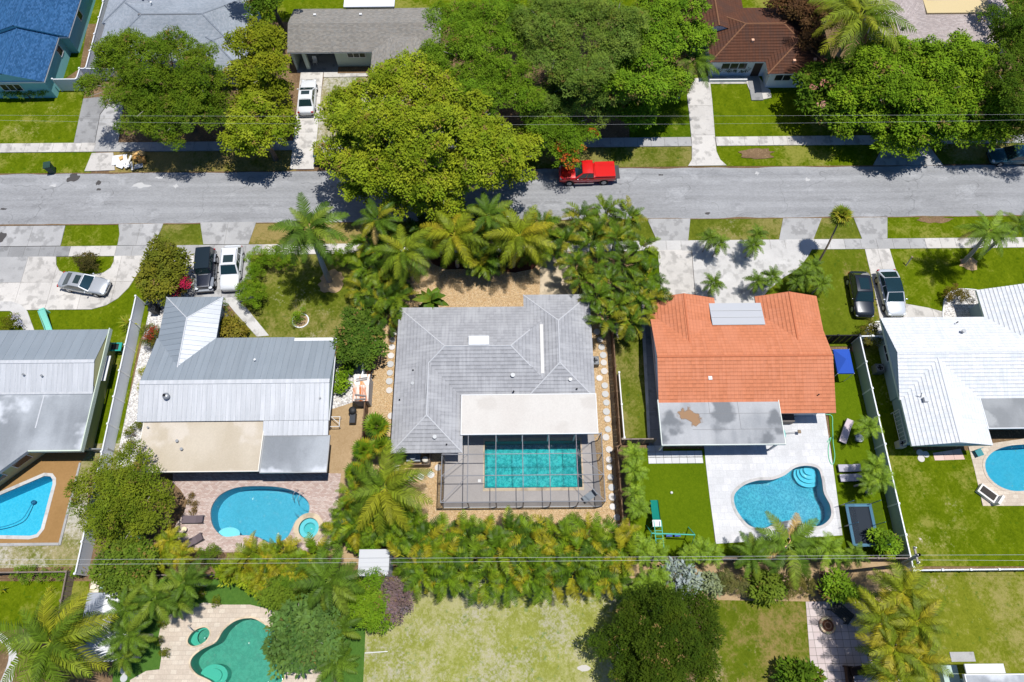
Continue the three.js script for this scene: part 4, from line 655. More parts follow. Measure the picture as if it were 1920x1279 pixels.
/* pool in the screen cage */
deck('grey brown concrete deck inside the screen cage', [[-6.05, -15.6], [-6.05, -9.6], [7.6, -9.55], [7.2, -16.6], [-4.4, -18.2], [-4.4, -15.6]], M.greyDeck, [offsetRing(POOL.rect, 0.05)], 0.1, true);
pool('swimming_pool', 'rectangular teal pool under the screen cage', POOL.rect, { floor: plaster(315, [0.0, 0.30, 0.33], [0.16, 0.62, 0.64], 3.2, 22), wall: mat([0.0, 0.16, 0.17], 0.6), water: waterM([0.40, 0.90, 0.90], 0.14), cop: 0.3, copM: M.concTan[0], depth: 1.3 });  // floor mottle paints in the ripple light from the water above
{ const g = thing('screen_enclosure', 'grey framed screen cage over the rectangular pool', 'pool cage');
  const scr = (o) => new THREE.MeshStandardMaterial({ color: lin(0.03, 0.03, 0.035), roughness: 1, transparent: true, opacity: o, side: THREE.DoubleSide });
  const wallS = scr(0.5), roofS = scr(0.1), A = mat([0.26, 0.26, 0.275], 0.55);
  const x0 = -6.0, x1 = 7.55, zS = -9.62, zN = -15.4, zW = -13.5, y = 2.75, xs = [-3.8, -1.45, 0.81, 3.06, 5.37];
  const beam = (a, b, r = 0.034) => part(g, 'beam', rod(a, b, r, 4), A);
  beam([x0, y, zS], [x1, y, zS], 0.045); beam([x0, y, zW], [x0, y, zS], 0.04); beam([x1, y, zN], [x1, y, zS], 0.04); beam([-4.3, y, zN + 0.1], [x1, y, zN + 0.1], 0.06);
  for (const x of xs) beam([x, y + 0.12, zN + 0.1], [x, y, zS]);
  for (const z of [-13.6, -11.8]) { beam([x0, y, z], [xs[0], y + 0.08, z]); beam([xs[0], y + 0.08, z], [xs[4], y + 0.08, z]); beam([xs[4], y + 0.08, z], [x1, y, z]); }
  for (const [a, b] of [[[x0, y, zW - 0.2], [xs[0], y, -13.6]], [[x0, y, -11.8], [xs[0], y, -13.6]], [[x0, y, zS], [xs[0], y, -11.8]], [[xs[4], y, -13.6], [x1, y, zN]], [[xs[4], y, -13.6], [x1, y, -11.8]], [[xs[4], y, -11.8], [x1, y, zS]]]) beam(a, b, 0.028);
  for (const x of [x0, ...xs, x1]) part(g, 'post', rod([x, 0, zS], [x, y, zS], 0.05, 4), A); for (const z of [-13.6, -11.8]) { part(g, 'post', rod([x0, 0, z], [x0, y, z], 0.05, 4), A); part(g, 'post', rod([x1, 0, z], [x1, y, z], 0.05, 4), A); } part(g, 'post', rod([x1, 0, zN], [x1, y, zN], 0.05, 4), A);
  part(g, 'bottom_rail', bx(x0, 0.02, zS - 0.04, x1, 0.16, zS + 0.04), WHITE);
  const q = (n, a, b, c, d, m) => part(g, n, new MB().quad(a, b, c, d).geo(), m);
  const cols = [x0, ...xs, x1]; for (let i = 0; i < 6; i++) q('screen_panel', [cols[i], 0.1, zS], [cols[i + 1], 0.1, zS], [cols[i + 1], y, zS], [cols[i], y, zS], wallS);
  for (const [a, b] of [[zN, -13.6], [-13.6, -11.8], [-11.8, zS]]) { q('screen_panel', [x1, 0.1, a], [x1, 0.1, b], [x1, y, b], [x1, y, a], wallS); if (a > -15) q('screen_panel', [x0, 0.1, a], [x0, 0.1, b], [x0, y, b], [x0, y, a], wallS); q('roof_screen', [xs[4], y + 0.06, a], [x1, y - 0.02, a], [x1, y - 0.02, b], [xs[4], y + 0.06, b], roofS); if (a > -15) q('roof_screen', [x0, y - 0.02, a], [xs[0], y + 0.06, a], [xs[0], y + 0.06, b], [x0, y - 0.02, b], roofS); for (let i = 0; i < 4; i++) q('roof_screen', [xs[i], y + 0.06, a], [xs[i + 1], y + 0.06, a], [xs[i + 1], y + 0.06, b], [xs[i], y + 0.06, b], roofS); }
  const f = thing('chaise_lounge', 'grey folding lounge in the far corner of the screen cage', 'lounge', [6.55, 0.1, -10.45], 0.6); part(f, 'seat', cbox(1.3, 0.07, 0.6, 0, 0.34, 0), mat([0.22, 0.25, 0.28], 0.8)); part(f, 'backrest', bx(0.45, 0.36, -0.3, 0.52, 0.95, 0.3), mat([0.22, 0.25, 0.28], 0.8)); for (const a of [-0.55, 0.5]) for (const b of [-0.25, 0.25]) part(f, 'leg', rod([a, 0, b], [a, 0.34, b], 0.02), GREYMETAL);
  solo('pool_drain', 'small white square drain on the cage deck', 'drain', cbox(0.25, 0.02, 0.25, -2.95, 0.112, -11.9), WHITE);
}
/* lagoon pool */
deck('white travertine terrace around the lagoon pool', [[1320, 836], [1462, 832], [1462, 786], [1540, 774], [1546, 774], [1562, 880], [1579, 1004], [1342, 1020], [1330, 930], [1323, 870]], M.travertine, holesOf('lagoon'));
const lagoonCausticFloor = plaster(317, [0.05, 0.22, 0.30], [0.19, 0.44, 0.52], 2.6, 24);  // strong floor mottle stands in for refracted ripple light
const lg = pool('swimming_pool', 'lagoon shaped sky blue pool in the white terrace', POOL.lagoon, { floor: lagoonCausticFloor, wall: mat([0.08, 0.34, 0.44], 0.6), water: waterM([0.5, 0.92, 0.98], 0.16), cop: 0.25, copM: M.concWhite[0], depth: 1.25 });
{ const s = G(1519, 876); for (let i = 0; i < 4; i++) part(lg, 'pool_step', prism(clipRect(ring(s.x + 0.1, s.z + 0.1, 1.75 - i * 0.35, 30), s.x - 3, s.z - 3, s.x + 0.95, s.z + 1.25).length ? ring(s.x + 0.05, s.z + 0.55 - i * 0.12, 1.25 - i * 0.25, 26, 0.85).map(p => [Math.min(p[0], s.x + 0.85), Math.max(p[1], s.z - 0.02)]) : [], -1.2, -0.9 + i * 0.17), plasterStep()); }
function plasterStep() { return M._ps || (M._ps = mat([0.26, 0.50, 0.58], 0.7)); }
/* pool at the right edge */
deck('beige stone terrace around the pool at the right edge', [[1815, 838], [2080, 800], [2080, 948], [1842, 949], [1826, 880]], M.beigePaver, holesOf('corner'));
pool('swimming_pool', 'blue freeform pool cut by the right picture edge', POOL.corner, { floor: plaster(319, [0.04, 0.31, 0.42], [0.08, 0.37, 0.48], 6, 50), water: waterM([0.6, 0.93, 0.98], 0.04), cop: 0.22, copM: M.beigePaver });
/* pool at the left edge */
const dkL = GP([[-120, 905], [55, 848], [165, 848], [150, 870], [112, 1022], [-120, 1026]]);
deck('brown coated deck around the pool at the left edge', dkL, M.brownDeck, holesOf('left'), 0.1, true);
struct('deck_kerb', 'pale kerb along the brown pool deck', 'kerb', mergeGeometries([prism(GP([[-120, 1020], [112, 1018], [113, 1023], [-120, 1026]]), 0, 0.16), prism(GP([[150, 868], [153, 869], [115, 1023], [111, 1021]]), 0, 0.16)]), M.concGrey[0]);
pool('swimming_pool', 'angular blue pool with white coping at the left edge', POOL.left, { floor: plaster(321, [0.08, 0.44, 0.58], [0.15, 0.52, 0.65], 6, 50), water: waterM([0.55, 0.92, 0.97], 0.04), cop: 0.3, copM: M.concWhite[1] });
{ const pc = thing('pool_cleaner', 'blue pool cleaner with a curved hose in the left pool', 'pool cleaner', [0, -1.38, 0]); const c = G(63, 942, -1.3), d = G(0, 991, -1.2), e = G(45, 975, -1.2); part(pc, 'body', new THREE.SphereGeometry(0.2, 10, 7).scale(1.2, 0.7, 1).translate(c.x, 0.1, c.z), mat([0.02, 0.1, 0.2], 0.6)); part(pc, 'hose', tubeThrough([[c.x, 0.2, c.z], [c.x - 0.1, 0.4, c.z + 0.8], [e.x, 0.5, e.z], [d.x, 0.6, d.z], [d.x - 3, 0.6, d.z - 0.4]], 0.04, 30), mat([0.05, 0.25, 0.38], 0.6)); }
/* green pool at the bottom */
deck('cream paved terrace around the green pool', [[383, 1130], [420, 1134], [470, 1134], [520, 1146], [560, 1180], [608, 1232], [600, 1300], [560, 1400], [230, 1400], [245, 1275], [275, 1258], [300, 1255], [304, 1230], [298, 1195], [304, 1165], [330, 1145]], M.beigePaver, holesOf('green', 'spaGreen'));
const greenP = plaster(323, [0.09, 0.25, 0.195], [0.13, 0.32, 0.25], 8, 40);
const gpool = pool('swimming_pool', 'jade green freeform pool at the bottom of the picture', POOL.green, { floor: greenP, water: waterM([0.62, 0.95, 0.88], 0.05), cop: 0.14, copM: M.concTan[1] });
{ const s = G(395, 1268); for (let i = 0; i < 2; i++) part(gpool, 'pool_step', prism(ring(s.x, s.z, 1.1 - i * 0.4, 26, 0.75), -1.4, -0.6 + i * 0.18), mat([0.14, 0.42, 0.34], 0.7)); }
const gspa = pool('spa', 'small oval green spa beside the jade green pool', POOL.spaGreen, { floor: greenP, water: waterM([0.6, 0.93, 0.86], 0.03), cop: 0.12, copM: M.concTan[1], depth: 0.9, category: 'spa' });
{ const c = G(378, 1194); part(gspa, 'bench', prism(POOL.spaGreen, -0.55, -0.5, [ring(c.x, c.z, 0.55, 20)]), mat([0.14, 0.42, 0.34], 0.7)); part(gspa, 'spa_rail', tubeThrough([[c.x - 0.9, 0.1, c.z - 0.9], [c.x - 0.85, 0.9, c.z - 0.8], [c.x - 0.5, 0.8, c.z - 0.5], [c.x - 0.45, -0.2, c.z - 0.4]], 0.03), GREYMETAL); part(gspa, 'drain_light', new THREE.SphereGeometry(0.08, 10, 6).translate(c.x + 0.1, -0.42, c.z + 0.1), WHITE); }
deck('pale terrace around the pool in the bottom left corner', [[-120, 1170], [0, 1184], [30, 1208], [36, 1240], [22, 1285], [-20, 1340], [-120, 1350]], M.concWhite[2], holesOf('far'));
pool('swimming_pool', 'light blue pool in the bottom left corner', POOL.far, { floor: plaster(325, [0.15, 0.44, 0.58], [0.2, 0.5, 0.62], 6), water: waterM([0.6, 0.93, 0.98], 0.04), cop: 0.25, copM: M.concWhite[3] });
/* tiled patio at the bottom right: every tile is a piece */
{ const p = GP([[1510, 1128], [1612, 1128], [1700, 1200], [1700, 1400], [1530, 1400]]); slabs('patio', 'pale pink tiled patio with the round fire pit', 'patio', p, 0.56, 0.56, [mat([0.50, 0.42, 0.405], 0.8), mat([0.52, 0.44, 0.42], 0.8), mat([0.485, 0.405, 0.385], 0.8), mat([0.54, 0.465, 0.445], 0.8)], { raw: true, gap: 0.014 }); }
/* stepping pavers in the artificial turf */
{ const P = (i, j) => { const a = G(1212.5, 834.5 + 0), b = G(1318, 868); return [lerp(a.x, b.x, (i + 0.5) / 7), lerp(a.z + 0.15, b.z, (j + 0.5) / 3)]; }; const geo = bx(-0.33, 0, -0.3, 0.33, 0.15, 0.3), mt = [mat([0.60, 0.60, 0.60], 0.8), mat([0.56, 0.56, 0.56], 0.8)];
  for (let j = 0; j < 3; j++) for (let i = 0; i < 7; i++) { if (j === 0 && i > 1) continue; const [x, z] = P(i, j); solo('paver', 'first second third fourth fifth sixth seventh'.split(' ')[i] + ['  square white paver from the left in the row nearest the flat grey roof', ' square white paver from the left in the middle row', ' square white paver from the left in the row beside the open turf'][j].replace('  ', ' '), 'paver', geo, mt[(i + j) % 2], 'square pavers row ' + (j + 1), [x, 0, z]); } }
/* round stepping stones */
{ const geo = new THREE.CylinderGeometry(0.3, 0.31, 0.1, 20).translate(0, 0.09, 0), mt = [mat([0.56, 0.53, 0.50], 0.85), mat([0.62, 0.60, 0.58], 0.85), mat([0.48, 0.48, 0.47], 0.85)];
  const ORD = 'first second third fourth fifth sixth seventh eighth ninth tenth eleventh twelfth thirteenth fourteenth fifteenth sixteenth seventeenth eighteenth nineteenth twentieth twenty-first twenty-second twenty-third'.split(' ');
  const put1 = (px, label, group) => { for (const [i, p] of px.entries()) { const g = G(...p, 0.1); const m = solo('stepping_stone', ORD[i] + ' ' + label, 'stepping stone', geo, pick(mt), group, [g.x, 0, g.z]); m.rotation.y = rr(0, 6); m.scale.setScalar(rr(0.92, 1.08)); } };
  put1([[739, 624], [736, 637], [735, 651], [733, 667], [732, 683], [731, 699], [730, 715], [730, 732], [733, 780]], 'white stepping stone from the street along the west side of the grey tiled house', 'west row of stepping stones');
  put1([[1119, 622], [1125, 637], [1128, 651], [1131, 666], [1132, 680], [1133, 696], [1124, 709], [1134, 723], [1135, 739], [1137, 755], [1137, 772], [1139, 786], [1140, 805], [1136, 820], [1142, 843], [1142, 862], [1143, 876], [1145, 895], [1147, 914], [1148, 932], [1149, 950], [1157, 970], [1163, 990]], 'white stepping stone from the street along the east side of the grey tiled house', 'east row of stepping stones');
  put1([[744, 878], [751, 894], [770, 896], [789, 894], [808, 890], [821, 877]], 'stone from the left in the arc around the wooden pump enclosure', 'arc of stepping stones');
  put1([[1725, 849], [1736, 852], [1727, 860]], 'round stepping stone in the lawn behind the white roofed house', 'stones behind the white roofed house');
  put1([[233, 1257], [232, 1272]], 'white round stone from the top in the turf at the bottom edge', 'stones at the bottom edge');
}

/* ---------- fences ---------- */
const VINYL = mat([0.60, 0.64, 0.70], 0.45), VINYLP = mat([0.72, 0.74, 0.76], 0.45), WOOD = [mat([0.16, 0.10, 0.06], 0.9), mat([0.20, 0.13, 0.08], 0.9), mat([0.13, 0.085, 0.055], 0.9)], WOODG = [mat([0.26, 0.21, 0.17], 0.9), mat([0.21, 0.17, 0.14], 0.9)], GREENV = mat([0.30, 0.38, 0.36], 0.5);
function fence(name, label, pts, o) {
  const g = thing(name, label, 'fence'), h = o.h ?? 1.8, step = o.step ?? 2.4, t = o.t ?? 0.05, cache = {};
  for (let i = 0; i + 1 < pts.length; i++) {
    const [ax, az] = pts[i], [bx_, bz] = pts[i + 1], Ln = Math.hypot(bx_ - ax, bz - az), n = Math.max(1, Math.round(Ln / step)), w = Ln / n, ang = -Math.atan2(bz - az, bx_ - ax);
    for (let k = 0; k < n + (i === pts.length - 2 ? 1 : 0); k++) { const m = part(g, 'post', cache.p || (cache.p = new MB().box(-0.065, 0, -0.065, 0.065, h + 0.08, 0.065).box(-0.085, h + 0.08, -0.085, 0.085, h + 0.12, 0.085).geo()), o.post); m.position.set(lerp(ax, bx_, k / n), 0, lerp(az, bz, k / n)); m.rotation.y = ang; }
    for (let k = 0; k < n; k++) {
      const key = w.toFixed(2), mk = f => cache[f + key], x = lerp(ax, bx_, k / n), z = lerp(az, bz, k / n);
      const set = m => { m.position.set(x, 0, z); m.rotation.y = ang; };
      if (o.boards) { const nb = Math.max(1, Math.round(w / o.boards)); for (let b = 0; b < nb; b++) { const c = cache['b' + key + b] || (cache['b' + key + b] = bx(w * b / nb + 0.012, 0.05, -0.012 + (b % 2) * 0.02, w * (b + 1) / nb - 0.012, h + (b % 3) * 0.015, 0.012 + (b % 2) * 0.02)); set(part(g, 'board', c, pick(o.mats))); } }
      else set(part(g, 'panel', mk('s') || (cache['s' + key] = bx(0.06, 0.08, -t / 2, w - 0.06, h - 0.06, t / 2)), pick(o.mats)));
      set(part(g, 'rail', mk('r') || (cache['r' + key] = bx(0.05, h - 0.07, -0.05, w - 0.05, h + 0.03, 0.05)), o.rail || o.post));
    }
  }
  return g;
}
fence('vinyl_fence', 'long white vinyl fence between the two metal roofed houses', [[-35.5, -29.3], [-35.35, -4.4]], { mats: [VINYL], post: VINYLP });
fence('vinyl_fence', 'white vinyl fence beside the teal house', [[-47.2, -75], [-46.75, -57.4], [-47.4, -57.4], [-47.4, -55.9], [-50.0, -55.9]], { mats: [VINYL], post: VINYLP });
fence('vinyl_fence', 'white vinyl fence in front of the grey hip roofed house', [[-46.75, -57.4], [-43.6, -57.3]], { mats: [VINYL], post: VINYLP });
fence('vinyl_fence', 'white vinyl fence closing the pebble yard behind the rusty shed', [[-15.5, -23.75], [-13.5, -23.75], [-13.45, -20.2]], { mats: [VINYL], post: VINYLP });
fence('vinyl_fence', 'grey green fence between the orange and white roofed houses', [[31.95, -24.5], [32.1, -4.3]], { mats: [GREENV], post: VINYLP });
fence('vinyl_fence', 'white fence gate beside the white roofed house', [[31.95, -24.5], [34.2, -24.5]], { mats: [VINYL], post: VINYLP, step: 1.2 });
fence('vinyl_fence', 'low white rail fence behind the back lawn at the right edge', [[32.4, -4.1], [60, -4.1]], { mats: [VINYL], post: VINYLP, h: 1.25 });
fence('wood_fence', 'dark brown wooden fence left of the pebble garden', [[-13.05, -27.2], [-13.1, -17.2], [-13.1, -8]], { mats: WOOD, post: WOOD[0], h: 1.7, boards: 0.3, step: 2.4 });
fence('wood_fence', 'dark wooden fence right of the pebble garden', [[9.35, -26.6], [9.3, -14.6], [9.0, -14.4], [9.1, -5.6]], { mats: WOOD, post: WOOD[0], h: 1.7, boards: 0.3, step: 2.4 });
fence('wood_fence', 'short weathered fence closing the narrow worn lawn', [[9.5, -15.1], [12.4, -15.1]], { mats: WOODG, post: WOODG[0], h: 1.6, boards: 0.3 });
fence('wood_fence', 'dark slatted gate between the orange house and the green fence', [[28.0, -24.6], [31.9, -24.6]], { mats: [mat([0.05, 0.045, 0.04], 0.8)], post: DARK, h: 1.8, boards: 0.26 });
fence('wood_fence', 'low wooden fence behind the bottom left lawn', [[-52, -4.55], [-36.4, -4.6], [-36.2, -0.2]], { mats: WOODG, post: WOODG[1], h: 1.3, boards: 0.34, step: 2 });
fence('wood_fence', 'weathered picket fence behind the green pool garden', [[-33, -4.3], [-13.8, -4.2]], { mats: WOODG, post: WOODG[1], h: 1.2, boards: 0.3 });
fence('wood_fence', 'weathered rear fence behind the lagoon pool garden', [[9.3, -5.2], [32, -5.0]], { mats: WOODG, post: WOODG[0], h: 1.7, boards: 0.34 });
fence('wood_fence', 'grey wooden fence left of the yellow lawn', [[-13.8, -1.2], [-13.9, 5.5]], { mats: WOODG, post: WOODG[1], h: 1.4, boards: 0.3 });
fence('chain_fence', 'thin grey rail fence between the olive house and the white vinyl fence', [[-36.9, -14.8], [-35.4, -14.8]], { mats: [GREYMETAL], post: GREYMETAL, h: 1.1, step: 1.5, t: 0.02 });
fence('rail_fence', 'thin white rail along the narrow worn lawn', [[9.75, -21.5], [9.8, -15.4]], { mats: [WHITE], post: WHITE, h: 0.9, step: 3 });

/* ---------- leaves, crowns and trees ---------- */
const leafMat = (rough = 0.75, tr = 0.3) => new THREE.MeshPhysicalMaterial({ color: lin(1, 1, 1), roughness: rough, specularIntensity: 0.12, transmission: tr, thickness: 0, side: THREE.DoubleSide });
const LEAF = leafMat(0.9, 0.14), LEAFG = leafMat(0.6, 0.12);
const BARK = mat([0.16, 0.12, 0.09], 0.95, { bumpMap: grassBump, bumpScale: 0.03 }), BARKG = mat([0.32, 0.29, 0.26], 0.95, { bumpMap: grassBump, bumpScale: 0.02 });
function sprayGeo(n, len, wid, rad, up = 0.5) {          // a twig end: n small leaves
  const m = new MB();
  for (let i = 0; i < n; i++) {
    const a = rr(0, 6.283), r = rad * Math.sqrt(rnd()), b = V(Math.cos(a) * r, rr(-0.3, 0.5) * rad, Math.sin(a) * r), d = V(Math.cos(a + rr(-1, 1)), rr(-0.2, up), Math.sin(a + rr(-1, 1))).normalize(), s = d.clone().cross(V(rr(-0.5, 0.5), 1, rr(-0.5, 0.5))).normalize().multiplyScalar(wid / 2), l = len * rr(0.7, 1.2);
    const t = b.clone().addScaledVector(d, l), c = b.clone().addScaledVector(d, l * 0.45), f = (q) => [q.x, q.y, q.z]; c.y -= 0.02;
    m.tri(f(b), f(c.clone().add(s)), f(t)).tri(f(b), f(t), f(c.clone().sub(s)));
  }
  return m.geo();
}
const SPRAY = { fine: sprayGeo(16, 0.17, 0.075, 0.24), mid: sprayGeo(13, 0.26, 0.13, 0.28), big: sprayGeo(9, 0.4, 0.2, 0.3, 0.7), tiny: sprayGeo(15, 0.1, 0.05, 0.14) };
const dummy = new THREE.Object3D(), UPV = V(0, 1, 0);
function foliage(parent, name, blobs, spray, m, dens, pal, o = {}) {
  const items = [];
  for (const b of blobs) {
    const n = Math.max(3, Math.round(dens * b.r * b.r)), tone = rnd(), warm = rr(0.92, 1.08);
    for (let i = 0; i < n; i++) {
      let y = rr(o.low ?? -0.3, 1), a = rr(0, 6.283), q = Math.sqrt(Math.max(0, 1 - y * y)); const d = V(Math.cos(a) * q, y, Math.sin(a) * q), r = b.r * (1 - 0.45 * rnd() * rnd()) * rr(0.9, 1.12);
      items.push([b.x + d.x * r, b.y + d.y * r * (b.f ?? 0.85), b.z + d.z * r, d, clamp(tone * 0.6 + rnd() * 0.4), warm]);
    }
  }
  const im = shade(new THREE.InstancedMesh(spray, m, items.length)); im.name = name; im.userData.kind = 'stuff';
  const c = new THREE.Color(), q1 = new THREE.Quaternion(), q2 = new THREE.Quaternion();
  items.forEach((t, i) => {
    dummy.position.set(t[0], t[1], t[2]); const up = t[3].clone().multiplyScalar(0.6).add(V(rr(-0.5, 0.5), rr(0.35, 0.95), rr(-0.5, 0.5))).normalize();
    q1.setFromUnitVectors(UPV, up); q2.setFromAxisAngle(UPV, rr(0, 6.283)); dummy.quaternion.copy(q1).multiply(q2); dummy.scale.setScalar(rr(0.75, 1.3) * (o.scale ?? 1)); dummy.updateMatrix(); im.setMatrixAt(i, dummy.matrix);
    const k = o.plain !== 1 && rnd() < 0.025 ? [0.24, 0.17, 0.05] : mix3(pal[0], pal[1], t[4]); c.setRGB(k[0] * t[5], k[1], k[2] * rr(0.8, 1.2)); im.setColorAt(i, c);
  });
  im.instanceMatrix.needsUpdate = true; parent.add(im); return im;
}
const PAL = { lime: [[0.12, 0.18, 0.006], [0.35, 0.405, 0.024]], dark: [[0.045, 0.095, 0.006], [0.14, 0.225, 0.014]], oak: [[0.06, 0.115, 0.005], [0.19, 0.275, 0.016]], deep: [[0.027, 0.056, 0.004], [0.078, 0.122, 0.008]], mid: [[0.07, 0.15, 0.006], [0.22, 0.35, 0.02]], bright: [[0.08, 0.16, 0.006], [0.24, 0.37, 0.018]], olive: [[0.075, 0.095, 0.006], [0.19, 0.21, 0.014]], yellow: [[0.20, 0.22, 0.008], [0.40, 0.40, 0.018]], purple: [[0.14, 0.09, 0.085], [0.26, 0.19, 0.18]], silver: [[0.24, 0.30, 0.24], [0.38, 0.44, 0.38]], orange: [[0.60, 0.12, 0.02], [0.75, 0.20, 0.04]], pink: [[0.45, 0.015, 0.05], [0.65, 0.04, 0.12]], red: [[0.22, 0.035, 0.02], [0.35, 0.07, 0.03]] };
const pxm = (px, py, r, h) => Math.abs(G(px + r, py, h).x - G(px, py, h).x);
/* lobes: [px, py, radius px, height m]; each is filled with leafy clumps over its upper and outer side */
function tree(name, label, category, lobes, o = {}) {
  const Ls = lobes.map(([px, py, r, h]) => { const g = G(px, py, h); return { x: g.x, y: h, z: g.z, r: pxm(px, py, r, h) }; });
  const cx = Ls.reduce((s, l) => s + l.x, 0) / Ls.length, cz = Ls.reduce((s, l) => s + l.z, 0) / Ls.length, g = thing(name, label, category, [cx, 0, cz], 0, o.group);
  const blobs = [], cs = o.clump ?? 1.0;
  for (const l of Ls) {
    l.x -= cx; l.z -= cz;
    if (l.r > 1.5 && !o.solid) {                       // boughs, each with its own leafy clumps, and gaps between them
      const B = o.bough ?? 1.35, nb = Math.max(3, Math.round(Math.pow(l.r / B, 2) * 1.4)), c2 = o.clump ? o.clump * 0.62 : 0.56;
      for (let i = 0; i < nb; i++) {
        const y = 1 - (i + rnd()) / nb * 1.35, a = i * 2.39996 + rr(-0.6, 0.6), q = Math.sqrt(Math.max(0, 1 - y * y)), k = rr(0.5, 1.0), br = Math.min(B * rr(0.55, 1.25), l.r * 0.62), bx0 = l.x + Math.cos(a) * q * l.r * k, by = Math.max(l.y + y * l.r * 0.55 * k + rr(-0.5, 0.5), 0.7), bz0 = l.z + Math.sin(a) * q * l.r * k, n2 = Math.max(3, Math.round(Math.pow(br / c2, 2) * (o.fill ?? 2.3)));
        for (let j = 0; j < n2; j++) { const y2 = 1 - (j + rnd()) / n2 * 1.25, a2 = j * 2.39996 + a, q2 = Math.sqrt(Math.max(0, 1 - y2 * y2)), k2 = rr(0.7, 1.08); blobs.push({ x: bx0 + Math.cos(a2) * q2 * br * k2, y: by + y2 * br * 0.7 * k2, z: bz0 + Math.sin(a2) * q2 * br * k2, r: c2 * rr(0.65, 1.2), f: 0.7 }); }
      }
      continue;
    }
    const n = Math.max(2, Math.round(Math.pow(l.r / cs, 2) * (o.fill ?? 2.3)));
    for (let i = 0; i < n; i++) { const y = 1 - Math.pow((i + rnd()) / n, 1.0) * 1.5, a = i * 2.39996 + rr(-0.5, 0.5), q = Math.sqrt(Math.max(0, 1 - y * y)), k = rr(0.5, 1.14); blobs.push({ x: l.x + Math.cos(a) * q * l.r * k, y: Math.max(l.y + y * l.r * (o.flat ?? 0.6) * k, 0.4), z: l.z + Math.sin(a) * q * l.r * k, r: cs * rr(0.5, 1.2), f: 0.75 }); }
  }
  const top = Math.max(...Ls.map(l => l.y)), fork = Math.max(0.6, Math.min(...Ls.map(l => l.y - l.r * 0.5)) * 0.75), tr = o.trunk ?? 0.12 + top * 0.02;
  const trunk = part(g, 'trunk', taper([[0, -0.1, 0], [0.1, fork * 0.5, 0.05], [0, fork, 0]], tr * 1.3, tr * 0.8), o.bark || BARK);
  for (const l of Ls) part(trunk, 'limb', taper([[0, fork * 0.9, 0], [l.x * 0.5, lerp(fork, l.y, 0.6), l.z * 0.5], [l.x, l.y + l.r * 0.2, l.z]], tr * 0.6, tr * 0.15, 8, 6), o.bark || BARK);
  foliage(g, 'crown', blobs, o.spray || SPRAY.mid, o.leaf || LEAF, o.dens ?? 46, o.pal || PAL.mid, { scale: o.scale });
  if (o.twigs !== 0) { const tw = []; for (const l of Ls) for (let i = 0; i < 3; i++) { const a = rr(0, 6.283), q = l.r * rr(0.5, 0.95), y = l.y + l.r * rr(0.15, 0.5); tw.push(rod([l.x, l.y, l.z], [l.x + Math.cos(a) * q, y, l.z + Math.sin(a) * q], 0.05, 5, 0.02)); } if (top > 2.4) part(g, 'branches', mergeGeometries(tw), BARKG); }
  if (o.blossom) foliage(g, 'blossoms', o.blossom.map(([px, py, r, h]) => { const q = G(px, py, h); return { x: q.x - cx, y: h, z: q.z - cz, r: pxm(px, py, r, h) }; }), SPRAY.fine, LEAF, 60, o.blossomPal || PAL.orange, {});
  return g;
}
tree('oak_tree', 'broad dark green oak in front of the grey hip roofed house', 'tree', [[235, 95, 45, 7.5], [300, 130, 62, 8], [215, 165, 50, 6.5], [290, 190, 62, 6.5], [365, 160, 58, 7], [345, 215, 60, 5.5], [395, 195, 40, 5.5], [262, 230, 45, 5], [378, 110, 26, 6.5], [320, 90, 34, 7.5]], { pal: PAL.oak, spray: SPRAY.fine, dens: 60, clump: 0.95 });
tree('street_tree', 'olive green tree left of the drive with the white sedan', 'tree', [[487, 85, 42, 7], [505, 140, 42, 6.5], [462, 130, 36, 6.5], [520, 185, 25, 5], [475, 175, 34, 5.5]], { pal: [[0.11, 0.145, 0.006], [0.28, 0.30, 0.015]] });
tree('street_tree', 'lime green tree overhanging the north verge', 'tree', [[480, 205, 38, 5.6], [452, 248, 36, 4.8], [505, 255, 40, 4.8], [482, 278, 30, 4], [520, 225, 26, 4.8]], { pal: PAL.lime });
tree('street_tree', 'huge lime yellow tree spreading over the road', 'tree', [[712, 172, 44, 7.5], [765, 150, 50, 8.5], [830, 190, 52, 8.5], [664, 225, 52, 7.5], [720, 240, 62, 9], [800, 250, 62, 9.5], [875, 235, 54, 9], [920, 270, 50, 8], [644, 282, 40, 5.5], [700, 310, 58, 6.5], [780, 320, 62, 7], [860, 310, 56, 7], [688, 350, 40, 4.6], [760, 368, 44, 4.6], [835, 358, 48, 5], [900, 330, 44, 5.5], [965, 295, 42, 5.2]], { pal: PAL.lime, clump: 1.0, dens: 42, trunk: 0.4 });
tree('street_tree', 'dense mid green tree right of the sage green house', 'tree', [[865, 55, 55, 8.5], [920, 40, 50, 9], [870, 110, 55, 8.5], [925, 105, 56, 9], [900, 165, 55, 8], [960, 160, 50, 8], [960, 60, 45, 8.5], [800, 115, 34, 6.5]], { pal: PAL.mid, spray: SPRAY.fine, dens: 58, trunk: 0.35 });
tree('street_tree', 'sprawling grey green tree in the middle of the top edge', 'tree', [[1030, 50, 55, 9.5], [1090, 30, 52, 9.5], [1150, 60, 55, 9.5], [1040, 110, 55, 9], [1100, 130, 58, 9], [1030, 175, 50, 6], [1080, 200, 48, 5], [1150, 165, 50, 6]], { pal: [[0.08, 0.145, 0.016], [0.25, 0.34, 0.05]], spray: SPRAY.fine, dens: 52, clump: 0.95, fill: 2.7, trunk: 0.4 });
